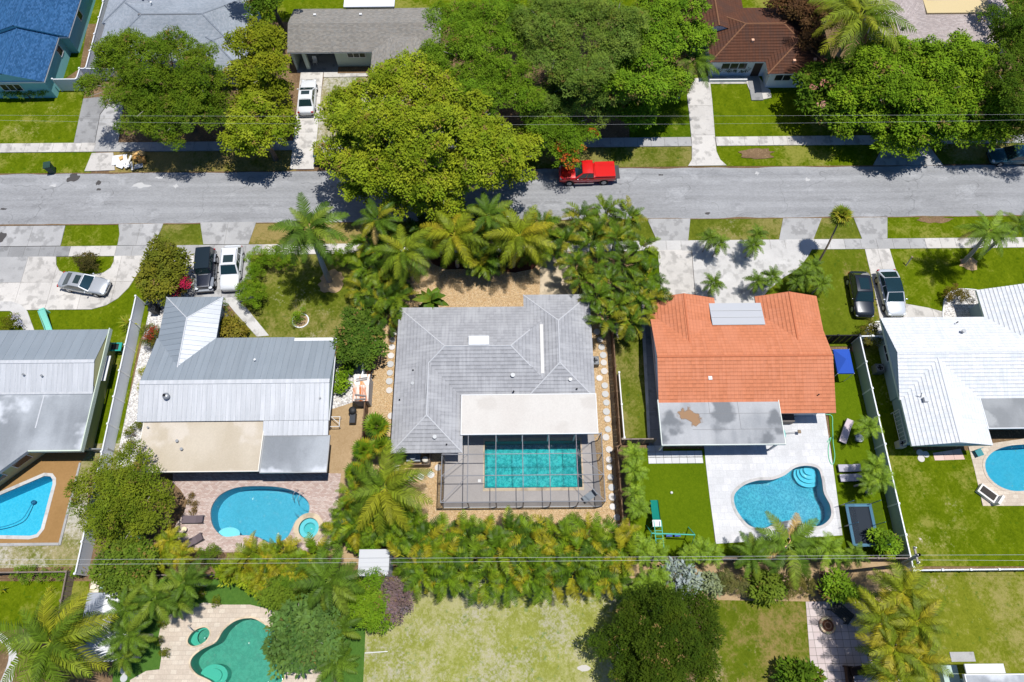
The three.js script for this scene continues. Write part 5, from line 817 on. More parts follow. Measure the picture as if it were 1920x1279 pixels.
tree('street_tree', 'dark green tree left of the brown roofed house', 'tree', [[1215, 45, 52, 8.5], [1270, 45, 46, 8], [1225, 100, 55, 8.5], [1285, 90, 38, 7], [1190, 140, 50, 8], [1240, 150, 42, 6], [1175, 190, 45, 4], [1225, 190, 36, 3.6], [1200, 218, 32, 2.8]], { pal: PAL.mid, spray: SPRAY.mid, dens: 50, trunk: 0.3 });
tree('poinciana_tree', 'feathery tree with orange blossoms overhanging the red pickup', 'tree', [[1010, 215, 42, 5], [1060, 238, 42, 4.6], [1000, 248, 34, 4], [1085, 262, 30, 3.8], [1060, 290, 26, 3.6], [1030, 268, 32, 3.6]], { pal: PAL.mid, spray: SPRAY.fine, dens: 46, clump: 0.75, blossom: [[1052, 280, 4.5, 4.7], [1075, 300, 4.5, 4.2], [1110, 245, 4.5, 4.8], [1048, 270, 3.0, 4.8], [1065, 312, 4.5, 3.8], [1078, 285, 3.8, 4.6], [1028, 218, 3.0, 5.8], [1118, 252, 3.8, 4.4], [993, 185, 3.0, 6], [1055, 300, 3.8, 4.2], [1062, 292, 3.0, 4.6], [1090, 278, 3.0, 4.6]] });
tree('street_tree', 'big bright green tree in front of the beige roofed house', 'tree', [[1650, 120, 48, 6], [1720, 110, 50, 6.5], [1785, 125, 55, 6.5], [1610, 170, 44, 4.8], [1680, 175, 56, 6], [1750, 180, 60, 6.2], [1820, 170, 52, 5.6], [1845, 215, 42, 4.2], [1790, 230, 50, 4], [1720, 235, 48, 4], [1600, 215, 36, 3.4], [1650, 230, 40, 3.6], [1830, 256, 32, 2.8], [1700, 262, 30, 2.6]], { pal: PAL.bright, spray: SPRAY.mid, dens: 46, trunk: 0.38 });
tree('frangipani_tree', 'dark tree with pale pink blossoms beside the brown roofed house', 'tree', [[1535, 160, 30, 3.6], [1560, 190, 34, 3.4], [1520, 190, 22, 3], [1580, 150, 30, 4.5], [1580, 220, 28, 2.8]], { pal: PAL.dark, spray: SPRAY.big, dens: 38, blossom: [[1525, 167, 4, 5.2], [1547, 155, 4, 5.4], [1540, 195, 4, 5]], blossomPal: [[0.55, 0.2, 0.14], [0.7, 0.35, 0.28]] });
tree('street_tree', 'dark tree at the right edge above the teal car', 'tree', [[1900, 40, 45, 8], [1905, 110, 42, 8], [1890, 165, 36, 7.5], [1915, 190, 45, 7], [1895, 235, 38, 4], [1935, 120, 45, 8], [1930, 240, 45, 4]], { pal: PAL.dark, spray: SPRAY.fine, dens: 58 });
tree('garden_tree', 'dark tree behind the sage green house at the top edge', 'tree', [[500, 10, 34, 5.5], [475, -25, 30, 6], [530, -30, 34, 6]], { pal: PAL.dark, dens: 46 });
tree('garden_tree', 'tree at the top edge above the lime yellow tree', 'tree', [[980, -10, 45, 8.5], [1010, -45, 50, 8], [1120, -30, 50, 9]], { pal: PAL.bright, spray: SPRAY.fine, dens: 50 });
tree('garden_tree', 'brown leaved vine behind the brown roofed house', 'tree', [[1500, 15, 30, 4.5], [1470, 5, 25, 4.5], [1535, 40, 28, 4.2], [1520, 75, 22, 4]], { pal: [[0.07, 0.035, 0.015], [0.16, 0.085, 0.035]], dens: 46 });
tree('garden_tree', 'dark garden tree in the top right corner', 'tree', [[1905, -10, 35, 6], [1890, 70, 26, 5]], { pal: PAL.dark });
tree('garden_tree', 'round olive green tree overhanging the white vinyl fence', 'tree', [[200, 905, 38, 4.2], [245, 898, 38, 4.5], [286, 922, 32, 4.2], [178, 945, 28, 3.4], [230, 948, 42, 4.6], [278, 962, 34, 3.6], [213, 985, 28, 3], [252, 985, 28, 3]], { pal: [[0.09, 0.135, 0.008], [0.24, 0.29, 0.02]], spray: SPRAY.fine, dens: 66, clump: 0.7 });
tree('ficus_tree', 'very dark dense tree at the bottom edge beside the yellow lawn', 'tree', [[1195, 1142, 28, 4], [1240, 1145, 34, 4.8], [1295, 1142, 32, 4.6], [1322, 1175, 24, 4.2], [1185, 1185, 36, 4.4], [1250, 1195, 52, 5.4], [1310, 1225, 34, 4.8], [1148, 1208, 24, 3.6], [1178, 1235, 36, 4.2], [1235, 1260, 52, 5], [1305, 1272, 36, 4.5], [1195, 1285, 30, 4], [1260, 1300, 40, 4.4]], { pal: PAL.deep, spray: SPRAY.fine, dens: 80, clump: 0.7, fill: 3, bough: 1.1 });
tree('garden_tree', 'glossy leaved tree overhanging the jade green pool', 'tree', [[560, 1165, 36, 4], [600, 1155, 34, 4], [545, 1195, 30, 3.6], [585, 1195, 36, 4.2], [530, 1215, 26, 3.2], [570, 1225, 28, 3.2], [610, 1215, 26, 3.4]], { pal: [[0.05, 0.11, 0.02], [0.14, 0.23, 0.05]], spray: SPRAY.big, leaf: LEAFG, dens: 40, clump: 0.6 });
tree('garden_tree', 'fresh lime green tree beside the purple bush', 'tree', [[690, 1105, 24, 3.6], [672, 1130, 26, 3.4], [700, 1135, 26, 3.4], [680, 1155, 22, 2.8], [712, 1160, 20, 2.4]], { pal: [[0.11, 0.21, 0.008], [0.22, 0.34, 0.02]], spray: SPRAY.fine, dens: 72, clump: 0.55 });
tree('purple_bush', 'purple brown bush at the corner of the yellow lawn', 'bush', [[735, 1105, 24, 2.8], [750, 1125, 24, 2.6], [730, 1140, 24, 2.6]], { pal: PAL.purple, spray: SPRAY.fine, dens: 64, clump: 0.5 });
tree('garden_tree', 'round leaved shrub tree behind the low wooden fence', 'tree', [[225, 1045, 30, 2.8], [255, 1060, 30, 3], [205, 1070, 26, 2.6], [240, 1085, 28, 2.8], [270, 1075, 20, 2.4], [265, 1040, 22, 2.6]], { pal: [[0.06, 0.11, 0.01], [0.165, 0.235, 0.022]], spray: SPRAY.mid, dens: 56, clump: 0.5 });
tree('garden_tree', 'grey branched shrub tree right of the worn front lawn', 'tree', [[660, 625, 26, 2.8], [690, 640, 26, 2.8], [655, 655, 24, 2.4], [685, 660, 22, 2.4], [672, 600, 20, 2.6]], { pal: [[0.04, 0.09, 0.01], [0.12, 0.19, 0.02]], spray: SPRAY.mid, dens: 60, clump: 0.5 });
/* shrubs */
function shrub(label, px, o = {}) { return tree(o.name || 'shrub', label, o.category || 'shrub', px, { clump: 0.36, spray: SPRAY.tiny, dens: 130, flat: 0.75, trunk: 0.05, pal: PAL.mid, ...o }); }
shrub('bushy golden green shrub mass left of the black off road car', [[305, 470, 22, 2.6], [320, 490, 24, 2.8], [290, 500, 26, 2.8], [315, 520, 24, 2.8], [285, 530, 24, 2.6], [300, 545, 22, 2.2], [330, 500, 16, 2.4]], { pal: [[0.09, 0.11, 0.01], [0.22, 0.22, 0.022]], spray: SPRAY.mid, dens: 56, clump: 0.5 });
shrub('magenta flowering bougainvillea beside the black off road car', [[330, 528, 14, 1.6], [345, 535, 14, 1.6], [335, 545, 14, 1.2]], { name: 'bougainvillea', pal: [[0.07, 0.08, 0.012], [0.17, 0.13, 0.03]], blossom: [[333, 522, 8, 2.3], [345, 528, 9, 2.2], [350, 537, 7, 1.9], [328, 550, 8, 1.7], [338, 533, 6, 2.2]], blossomPal: PAL.pink });
shrub('red flecked shrub along the white vinyl fence', [[282, 620, 14, 1.6], [290, 632, 14, 1.5], [278, 640, 12, 1.3]], { pal: [[0.08, 0.10, 0.012], [0.18, 0.17, 0.025]], blossom: [[285, 625, 8, 2], [280, 636, 7, 1.8]], blossomPal: PAL.red });
shrub('dark reddish round bush on the grass island', [[158, 488, 14, 1.2], [170, 490, 14, 1.2], [160, 498, 12, 1]], { pal: [[0.05, 0.05, 0.012], [0.13, 0.11, 0.03]] });
for (const [i, p] of [[[482, 485, 18, 1.6], [500, 478, 16, 1.6]], [[520, 482, 16, 1.6], [538, 485, 14, 1.5]], [[478, 505, 14, 1.5], [474, 522, 14, 1.5]], [[466, 540, 20, 1.8], [468, 560, 20, 1.8], [482, 552, 14, 1.6]], [[630, 485, 16, 1.5], [645, 478, 14, 1.5], [660, 482, 16, 1.5]], [[675, 478, 12, 1.4], [668, 490, 12, 1.4]]].entries()) shrub(['clipped hedge bush nearest the white off road car', 'clipped hedge bush left of the royal palm', 'small hedge bush at the bend of the front hedge', 'large round bush hiding the bumper of the white off road car', 'hedge bush right of the royal palm', 'small hedge bush at the end of the front hedge'][i], p, { group: 'hedge around the worn front lawn', pal: PAL.bright });
shrub('low hedge in front of the teal house', [[10, 174, 8, 0.8], [25, 175, 8, 0.8], [40, 175, 8, 0.8], [55, 175, 8, 0.8], [70, 174, 8, 0.8], [82, 173, 7, 0.8]], { pal: PAL.mid });
shrub('dark hedge in the planter of the brown roofed house', [[1345, 127, 8, 0.9], [1358, 127, 8, 0.9], [1371, 127, 8, 0.9], [1384, 127, 8, 0.9], [1397, 127, 8, 0.9], [1408, 127, 7, 0.9]], { pal: PAL.deep });
shrub('small green bush in the white ring bed on the worn lawn', [[561, 590, 10, 0.9], [556, 598, 8, 0.7]], { pal: PAL.bright });
shrub('golden bush in the white curved bed of the white roofed house', [[1633, 612, 12, 1.3], [1630, 628, 14, 1.3], [1640, 640, 12, 1]], { pal: [[0.11, 0.11, 0.012], [0.23, 0.2, 0.03]] });
shrub('rust and green shrubs in the pebble bed of the white roofed house', [[1790, 550, 12, 1], [1805, 555, 12, 1], [1775, 556, 9, 0.9]], { pal: [[0.12, 0.11, 0.012], [0.24, 0.16, 0.03]] });
shrub('golden fern bed beside the white painted path', [[425, 605, 14, 0.9], [435, 620, 16, 0.9], [418, 622, 12, 0.8], [450, 625, 10, 0.7]], { pal: [[0.14, 0.13, 0.012], [0.27, 0.22, 0.03]], spray: SPRAY.mid, dens: 60 });
shrub('dark shrub at the corner of the white painted path', [[416, 575, 9, 1.1], [414, 590, 8, 0.9]], { pal: PAL.dark });
shrub('ball shaped clipped shrub behind the pink brick terrace', [[392, 1042, 20, 1.5]], { pal: [[0.07, 0.13, 0.008], [0.15, 0.22, 0.016]], clump: 0.3 });
shrub('leafy hedge beside the golden palms at the rear fence', [[540, 1100, 24, 2.2], [520, 1115, 24, 2.2], [565, 1110, 24, 2.2], [545, 1130, 22, 2]], { pal: [[0.07, 0.13, 0.01], [0.17, 0.25, 0.02]], spray: SPRAY.mid, dens: 60, clump: 0.5 });
shrub('silvery grey palm like bush at the rear fence', [[1270, 1075, 18, 2], [1285, 1085, 20, 2.2], [1275, 1100, 18, 1.8]], { pal: PAL.silver, spray: SPRAY.big, dens: 60 });
shrub('grey green rosette shrub beside the silvery bush', [[1328, 1090, 14, 1], [1338, 1098, 12, 0.9]], { pal: [[0.2, 0.25, 0.12], [0.32, 0.37, 0.2]], spray: SPRAY.mid, dens: 70 });
shrub('dull flowering shrub in the rear bed', [[1370, 1095, 18, 1], [1390, 1100, 14, 0.9], [1360, 1082, 12, 0.9]], { pal: [[0.12, 0.14, 0.03], [0.24, 0.22, 0.08]] });
shrub('bright green shrub in the rear bed', [[1440, 1100, 20, 1.4], [1425, 1110, 14, 1.1], [1460, 1095, 14, 1.2]], { pal: [[0.08, 0.13, 0.01], [0.18, 0.24, 0.025]], spray: SPRAY.mid, dens: 60 });
shrub('mixed rust coloured shrubs left of the dark bush', [[1495, 1090, 18, 1], [1515, 1100, 16, 1], [1480, 1108, 14, 0.9]], { pal: [[0.11, 0.11, 0.02], [0.24, 0.2, 0.05]] });
shrub('dark green bush above the pink tiled patio', [[1570, 1098, 20, 2], [1555, 1108, 14, 1.7], [1590, 1112, 14, 1.6]], { pal: PAL.mid, spray: SPRAY.mid, dens: 62 });
shrub('dark purple bush beside the dark green bush', [[1550, 1090, 10, 1], [1545, 1105, 9, 0.9]], { pal: [[0.05, 0.02, 0.02], [0.11, 0.05, 0.05]] });
shrub('feathery bush at the foot of the green fence', [[1655, 1015, 16, 1.5], [1672, 1022, 14, 1.4]], { pal: PAL.mid, spray: SPRAY.mid, dens: 60 });
shrub('low ivy along the rear fence of the left yard', [[35, 1077, 9, 0.7], [55, 1078, 9, 0.7], [80, 1077, 9, 0.7], [100, 1077, 10, 0.8], [120, 1078, 9, 0.7], [145, 1074, 9, 0.7]], { pal: PAL.mid });
shrub('dark spiky bush at the bottom edge beside the pink patio', [[1500, 1262, 22, 1.4], [1480, 1272, 18, 1.2], [1520, 1275, 16, 1.2]], { pal: PAL.dark, spray: SPRAY.big, dens: 60 });
shrub('weeds in the pebble strip by the beige flat roof', [[242, 812, 8, 0.6], [238, 832, 8, 0.6], [262, 798, 8, 0.7]], { pal: PAL.olive });
shrub('climbing weeds in the pebble strip by the standing seam roof', [[276, 695, 8, 0.7], [280, 705, 7, 0.6], [272, 720, 6, 0.6]], { pal: PAL.yellow });
shrub('shrub row at the foot of the golden palms', [[470, 1085, 18, 1.4], [440, 1075, 16, 1.4], [420, 1070, 14, 1.2], [500, 1095, 16, 1.3]], { pal: PAL.lime, spray: SPRAY.mid, dens: 60 });
shrub('undergrowth between the palms right of the rear shed', [[660, 1000, 22, 1.4], [690, 1010, 22, 1.4]], { pal: PAL.mid, spray: SPRAY.mid, dens: 60 });
[[406, 1128], [305, 1168], [300, 1202], [308, 1224], [379, 1113]].forEach((p, i) => shrub(['dark ball shrub at the far edge of the cream terrace', 'dark ball shrub at the left edge of the cream terrace', 'small ball shrub in the middle of the terrace edge', 'dark ball shrub nearest the green spa side turf', 'dark ball shrub under the feathery palms'][i], [[...p, i === 2 ? 5 : 7, 0.4]], { pal: PAL.olive, clump: 0.2, group: 'ball shrubs on the cream terrace' }));
[[360, 928], [355, 940], [366, 944], [365, 957]].forEach((p, i) => shrub(['topmost', 'second from the top, leftmost', 'third from the top', 'lowest'][i] + ' terracotta potted plant at the edge of the pink terrace', [[...p, 4.5, 0.3]], { name: 'potted_plant', category: 'potted plant', pal: [[0.14, 0.11, 0.02], [0.24, 0.15, 0.05]], clump: 0.16, group: 'pots at the edge of the pink terrace' }));
shrub('potted green plant group in the white pebble yard', [[650, 690, 7, 0.8], [640, 705, 7, 0.8], [645, 720, 7, 0.8], [634, 728, 6, 0.6], [655, 680, 6, 0.7]], { pal: PAL.bright, spray: SPRAY.mid, dens: 50, clump: 0.25 });
tree('flower_bed', 'mixed flowering bed in the curve of the white path', 'flower bed', [[18, 600, 10, 0.6], [30, 605, 8, 0.5], [12, 615, 10, 0.6]], { pal: PAL.olive, clump: 0.3, spray: SPRAY.tiny, dens: 120, trunk: 0.03, blossom: [[25, 598, 5, 0.9], [36, 610, 4, 0.8]], blossomPal: [[0.4, 0.4, 0.5], [0.6, 0.5, 0.55]] });

/* ---------- palms: every frond is a piece ---------- */
function frondGeo(o) {
  const m = new MB(), col = [], tint = (k, r = 1) => { while (col.length < m.p.length) col.push(k * r, k, k * (r > 1 ? 1.6 : 1)); }, n = o.n ?? 24, L_ = o.L ?? 1, up = o.arch ?? 0.25, dr = o.droop ?? 0.55, at = t => V(L_ * (t - 0.12 * dr * t * t), L_ * (up * t - dr * t * t), 0), f = v => [v.x, v.y, v.z];
  const w = L_ * 0.012; let p = at(0); for (let i = 1; i <= 6; i++) { const q = at(i / 6), k = 1 - i / 7, k0 = 1 - (i - 1) / 7; m.quad([p.x, p.y, -w * k0], [p.x, p.y, w * k0], [q.x, q.y, w * k], [q.x, q.y, -w * k]); p = q; } tint(1.55, 1.12);
  for (let i = 0; i < n; i++) {
    const t = lerp(o.from ?? 0.16, 0.985, i / (n - 1)), b = at(t), tan = at(Math.min(1, t + 0.02)).sub(at(t - 0.02)).normalize(), len = L_ * (o.leaf ?? 0.3) * Math.pow(Math.sin(Math.PI * clamp(0.14 + 0.82 * t)), 0.7), wd = L_ * (o.wide ?? 0.028);
    for (const s of [-1, 1]) {
      const fw = lerp(0.35, 1.0, t) + rr(-0.12, 0.12), lift = (o.vee ?? 0.25) + rr(-0.12, 0.12), d = tan.clone().multiplyScalar(fw).add(V(0, lift, s)).normalize(), l = len * rr(0.88, 1.1), mid = b.clone().addScaledVector(d, l * 0.55), tip = b.clone().addScaledVector(d, l); mid.y -= l * 0.06; tip.y -= l * (o.sag ?? 0.35);
      const e = tan.clone().multiplyScalar(wd / 2), b0 = b.clone().sub(e), b1 = b.clone().add(e), m0 = mid.clone().sub(e), m1 = mid.clone().add(e);
      m.tri(f(b0), f(b1), f(m1)).tri(f(b0), f(m1), f(m0)).tri(f(m0), f(m1), f(tip)); tint(rr(0.6, 1.25));
    }
  }
  const g = m.geo(); g.setAttribute('color', new THREE.Float32BufferAttribute(col, 3)); return g;
}
const FR = {
  coconut: [0, 1, 2].map(() => frondGeo({ n: 24, arch: 0.3, droop: 0.72, leaf: 0.25, sag: 0.6, vee: 0.1, wide: 0.03 })),
  royal: [0, 1, 2].map(() => frondGeo({ n: 26, arch: 0.24, droop: 0.6, leaf: 0.23, sag: 0.45, vee: 0.4, wide: 0.031 })),
  areca: [0, 1, 2, 3].map(() => frondGeo({ n: 15, arch: 0.5, droop: 0.85, leaf: 0.29, sag: 0.2, vee: 0.55, wide: 0.048, from: 0.2 })),
  dwarf: [0, 1].map(() => frondGeo({ n: 18, arch: 0.5, droop: 0.95, leaf: 0.27, sag: 0.3, vee: 0.45, wide: 0.042 })),
};
const whiteV = g => { g.setAttribute('color', new THREE.Float32BufferAttribute(new Float32Array(g.attributes.position.count * 3).map(() => rr(0.7, 1.15)), 3)); return g; };
function fanGeo() { const m = new MB(), n = 16; for (let i = 0; i < n; i++) { const a = lerp(-1.9, 1.9, i / (n - 1)), l = rr(0.85, 1), c = V(0.28, 0.02, 0), d = V(Math.cos(a), rr(-0.12, 0.05), Math.sin(a)), s = V(-Math.sin(a), 0, Math.cos(a)).multiplyScalar(0.065), e = c.clone().addScaledVector(d, 0.4 * l), t = c.clone().addScaledVector(d, 0.75 * l), f = v => [v.x, v.y, v.z]; t.y -= 0.12; m.tri(f(c), f(e.clone().sub(s)), f(e.clone().add(s))).tri(f(e.clone().sub(s)), f(t), f(e.clone().add(s))); } m.quad([0, 0, -0.012], [0, 0, 0.012], [0.3, 0.02, 0.012], [0.3, 0.02, -0.012]); return m.geo(); }
FR.fan = [whiteV(fanGeo()), whiteV(fanGeo())];
const pm = (c, rough = 0.5, tr = 0.14) => new THREE.MeshPhysicalMaterial({ color: lin(...c), vertexColors: true, roughness: rough, specularIntensity: 0.22, transmission: tr, thickness: 0, side: THREE.DoubleSide });
const PM = {
  coconut: [pm([0.14, 0.205, 0.012]), pm([0.19, 0.24, 0.014]), pm([0.10, 0.165, 0.010]), pm([0.25, 0.26, 0.014])],
  golden: [pm([0.19, 0.235, 0.010]), pm([0.25, 0.265, 0.012]), pm([0.14, 0.19, 0.010]), pm([0.32, 0.28, 0.016])],
  royal: [pm([0.085, 0.15, 0.012]), pm([0.11, 0.185, 0.014]), pm([0.065, 0.12, 0.010]), pm([0.15, 0.205, 0.018])],
  areca: [pm([0.12, 0.20, 0.008], 0.45), pm([0.085, 0.155, 0.008], 0.45), pm([0.175, 0.245, 0.010], 0.45), pm([0.055, 0.11, 0.008], 0.45), pm([0.27, 0.25, 0.012], 0.45), pm([0.14, 0.22, 0.01], 0.45)],
  arecaDark: [pm([0.075, 0.135, 0.010], 0.4), pm([0.10, 0.17, 0.010], 0.4), pm([0.05, 0.095, 0.008], 0.4), pm([0.15, 0.21, 0.012], 0.4), pm([0.22, 0.215, 0.014], 0.4)],
  dwarf: [pm([0.098, 0.163, 0.0126]), pm([0.130, 0.202, 0.0144]), pm([0.078, 0.130, 0.0108])],
  fresh: [pm([0.156, 0.247, 0.0180]), pm([0.208, 0.305, 0.0216]), pm([0.130, 0.208, 0.0162])],
  fan: [pm([0.156, 0.202, 0.0126]), pm([0.221, 0.260, 0.0144]), pm([0.312, 0.299, 0.0270])],
  dead: [pm([0.390, 0.260, 0.0810], 0.8, 0.1), pm([0.468, 0.325, 0.1080], 0.8, 0.1)],
};
const BOLE = mat([0.36, 0.33, 0.29], 0.9), BOLEB = mat([0.25, 0.19, 0.13], 0.95), BOLEGREEN = mat([0.28, 0.36, 0.16], 0.7);
/* crown at photo point (px,py) h metres up, frond length from the radius seen; foot: photo point of the trunk's foot */
function palm(kind, label, px, py, h, rpx, o = {}) {
  const c = G(px, py, h), b = o.foot ? G(...o.foot) : V(c.x + rr(-0.2, 0.2), 0, c.z + rr(-0.2, 0.2)), g = thing(o.name || kind + '_palm', label, 'palm tree', [b.x, 0, b.z], 0, o.group), dx = c.x - b.x, dz = c.z - b.z;
  const R_ = pxm(px, py, rpx, h) * 1.12, geos = FR[o.frond || (kind === 'golden' ? 'dwarf' : kind)] || FR.royal, mats = PM[o.mats || kind] || PM.royal, n = Math.round((o.n ?? 16) * (kind === 'fan' ? 1 : 1.3)), tr = o.trunk ?? 0.16;
  part(g, 'trunk', taper([[0, -0.1, 0], [dx * 0.25, h * 0.35, dz * 0.25], [dx * 0.7, h * 0.75, dz * 0.7], [dx, h, dz]], tr * 1.25, tr * 0.75, 10, 8), o.bole || BOLE);
  if (kind === 'royal' || kind === 'dwarf') part(g, 'crown_shaft', taper([[dx * 0.93, h * 0.88, dz * 0.93], [dx, h + 0.15, dz]], tr * 0.85, tr * 0.4, 4, 8), BOLEGREEN);
  for (let i = 0; i < n; i++) {
    const m = part(g, 'frond', pick(geos), (o.deadN && i >= n - o.deadN) ? pick(PM.dead) : pick(mats)), t = i / (n - 1), s = R_ * rr(0.85, 1.1) * (t < 0.15 ? 0.8 : 1);
    m.position.set(dx, h, dz); m.rotation.order = 'YZX'; m.rotation.set(rr(-0.25, 0.25), i * 2.39996 + rr(-0.25, 0.25), lerp(o.top ?? 0.95, o.bot ?? -0.35, t) + rr(-0.12, 0.12)); m.scale.setScalar(s);
  }
  return g;
}
function clump(label, px, py, h, rpx, o = {}) {          // areca: many stems, fronds arching out of the middle
  const c = G(px, py, h * 0.8), g = thing(o.name || 'areca_palm', label, 'palm clump', [c.x, 0, c.z], 0, o.group), R_ = pxm(px, py, rpx, h), n = (o.n ?? 15) + 5, mats = PM[o.mats || 'areca'];
  for (let i = 0; i < 4; i++) { const a = rr(0, 6.283), q = rr(0.1, 0.35) * R_; part(g, 'stem', taper([[Math.cos(a) * q * 0.5, -0.1, Math.sin(a) * q * 0.5], [Math.cos(a) * q, h * 0.5, Math.sin(a) * q], [Math.cos(a) * q * 1.3, h * 0.85, Math.sin(a) * q * 1.3]], 0.06, 0.035, 4, 5), BOLEGREEN); }
  for (let i = 0; i < n; i++) {
    const m = part(g, 'frond', pick(FR.areca), pick(mats)), a = i * 2.39996 + rr(-0.4, 0.4), q = rr(0, 0.45) * R_, t = i / n;
    m.position.set(Math.cos(a) * q, h * rr(0.62, 0.92), Math.sin(a) * q); m.rotation.order = 'YZX'; m.rotation.set(rr(-0.5, 0.5), -a + rr(-0.5, 0.5), lerp(0.95, -0.05, t)); m.scale.setScalar(R_ * rr(1.0, 1.6));
  }
  return g;
}
palm('royal', 'tall royal palm with a grey trunk on the worn front lawn', 580, 430, 8.6, 66, { foot: [618, 527], trunk: 0.24, n: 18, top: 0.9, bot: -0.5, deadN: 1 });
palm('coconut', 'coconut palm right of centre in the pebble garden bed', 852, 442, 5.6, 60, { foot: [858, 500], n: 15, mats: 'golden' });
palm('coconut', 'yellow coconut palm above the reddish mulch bed', 976, 442, 5.6, 62, { foot: [962, 500], n: 15, mats: 'golden' });
palm('coconut', 'coconut palm left of the pebble garden', 757, 472, 6, 56, { n: 15 });
palm('royal', 'slender palm behind the two coconut palms', 916, 404, 6.5, 44, { n: 13 });
palm('royal', 'thin dull palm with a grey trunk beside the road', 708, 412, 6, 44, { foot: [714, 452], n: 12, mats: 'arecaDark', deadN: 2 });
palm('fan', 'tall thin fan palm on the triangular verge', 1578, 405, 5.2, 21, { foot: [1535, 491], n: 34, trunk: 0.09, top: 1.5, bot: -0.9, bole: BOLEB });
palm('coconut', 'leaning coconut palm on the wide front lawn', 1852, 436, 6, 46, { foot: [1806, 492], trunk: 0.17, n: 14, mats: 'fresh', deadN: 2 });
palm('coconut', 'palm cut by the right edge beside the road', 1908, 422, 5.5, 34, { n: 11, mats: 'royal' });
palm('coconut', 'large coconut palm between the brown and beige roofs', 1612, 34, 8.5, 84, { n: 16, mats: 'coconut', trunk: 0.2 });
palm('coconut', 'coconut palm in front of the brown roofed house', 1300, 116, 6.5, 46, { foot: [1270, 184], n: 13, mats: 'royal', trunk: 0.2 });
palm('coconut', 'very large coconut palm in the bottom left corner', 96, 1206, 6.5, 98, { n: 19, mats: 'coconut', trunk: 0.22, bole: BOLEB });
palm('royal', 'big feathery palm right of the jade green pool garden', 618, 1088, 6, 62, { n: 14, mats: 'royal' });
palm('coconut', 'coconut palm left of the screen cage', 722, 916, 5, 78, { n: 15, mats: 'coconut' });
for (const [px, py, r, h, t] of [[292, 1122, 46, 4, 'palm nearest the cream terrace in the row'], [233, 1142, 42, 3.8, 'palm leaning over the white shed roof'], [240, 1190, 46, 3.6, 'palm over the lower end of the white shed'], [346, 1092, 46, 4, 'palm in front of the ball shrub'], [332, 1126, 36, 3.6, 'palm at the corner of the cream terrace'], [637, 1180, 38, 3.8, 'palm right of the glossy leaved tree'], [630, 1240, 40, 3.6, 'palm at the bottom edge left of the yellow lawn'], [232, 1232, 32, 2.6, 'low palm in the turf at the bottom edge'], [265, 1105, 30, 3.2, 'small palm above the white shed']]) palm('royal', 'feathery green ' + t, px, py, h, r, { n: 13, name: 'feather_palm', trunk: 0.11 });
for (const [px, py, r, h, t] of [[317, 1013, 30, 2.6, 'upper golden palm beside the pink terrace'], [303, 1043, 28, 2.2, 'left golden palm beside the pink terrace'], [338, 1040, 27, 2.2, 'right golden palm beside the pink terrace']]) palm('golden', t, px, py, h, r, { n: 13, name: 'golden_palm', mats: 'golden', trunk: 0.08 });
for (const [px, py, r, h, f, t] of [[1330, 446, 19, 2.5, 0, 'left dwarf palm of the first pair on the white drive'], [1348, 456, 19, 2.4, 0, 'right dwarf palm of the first pair on the white drive'], [1420, 440, 18, 2.5, 0, 'upper dwarf palm of the second pair on the white drive'], [1412, 460, 20, 2.4, 0, 'lower dwarf palm of the second pair on the white drive'], [1338, 532, 20, 2.2, 0, 'lone dwarf palm in front of the left orange gable'], [1418, 528, 19, 2.2, 0, 'dwarf palm left of the right orange gable'], [1448, 520, 20, 2.4, 0, 'dwarf palm above the right orange gable'], [1508, 516, 22, 2.6, 0, 'left dwarf palm beside the right orange gable'], [1524, 500, 19, 2.6, 0, 'upper dwarf palm beside the right orange gable'], [1540, 532, 20, 2.4, 0, 'right dwarf palm beside the right orange gable'], [1494, 530, 17, 2.2, 0, 'small dwarf palm touching the orange roof']]) palm('dwarf', t, px, py, h, r * 1.18, { n: 13, trunk: 0.07 });
for (const [px, py, r, h, t] of [[1628, 800, 26, 2.8, 'dwarf palm beside the pink tinted lounger'], [1640, 876, 27, 2.8, 'upper palm of the group beside the two loungers'], [1652, 900, 27, 3, 'right palm of the group beside the two loungers'], [1632, 905, 25, 2.6, 'lower palm of the group beside the two loungers'], [1188, 853, 26, 3, 'upper palm along the dark wooden fence'], [1190, 882, 26, 3, 'middle palm along the dark wooden fence'], [1190, 925, 24, 2.8, 'lower palm along the dark wooden fence'], [1198, 953, 24, 2.8, 'palm beside the green slide'], [1205, 1030, 28, 3, 'palm at the foot of the swing set'], [1232, 1036, 26, 2.8, 'palm below the green ladder'], [1315, 1030, 26, 2.8, 'palm right of the swing set'], [1336, 1040, 24, 2.6, 'palm at the corner of the white terrace'], [1290, 1040, 22, 2.6, 'small palm under the swing beam']]) palm('dwarf', 'bright green ' + t, px, py, h, r, { n: 13, mats: 'fresh', trunk: 0.08, name: 'dwarf_palm' });
for (const [px, py, r, h, t] of [[1213, 1092, 28, 3, 'left light green palm behind the dark ficus'], [1243, 1112, 28, 2.8, 'right light green palm behind the dark ficus'], [1200, 1112, 26, 2.6, 'light green palm at the corner of the yellow lawn'], [1235, 1078, 22, 2.6, 'light green palm under the power line']]) palm('dwarf', t, px, py, h, r, { n: 13, mats: 'fresh', trunk: 0.08, name: 'feather_palm' });
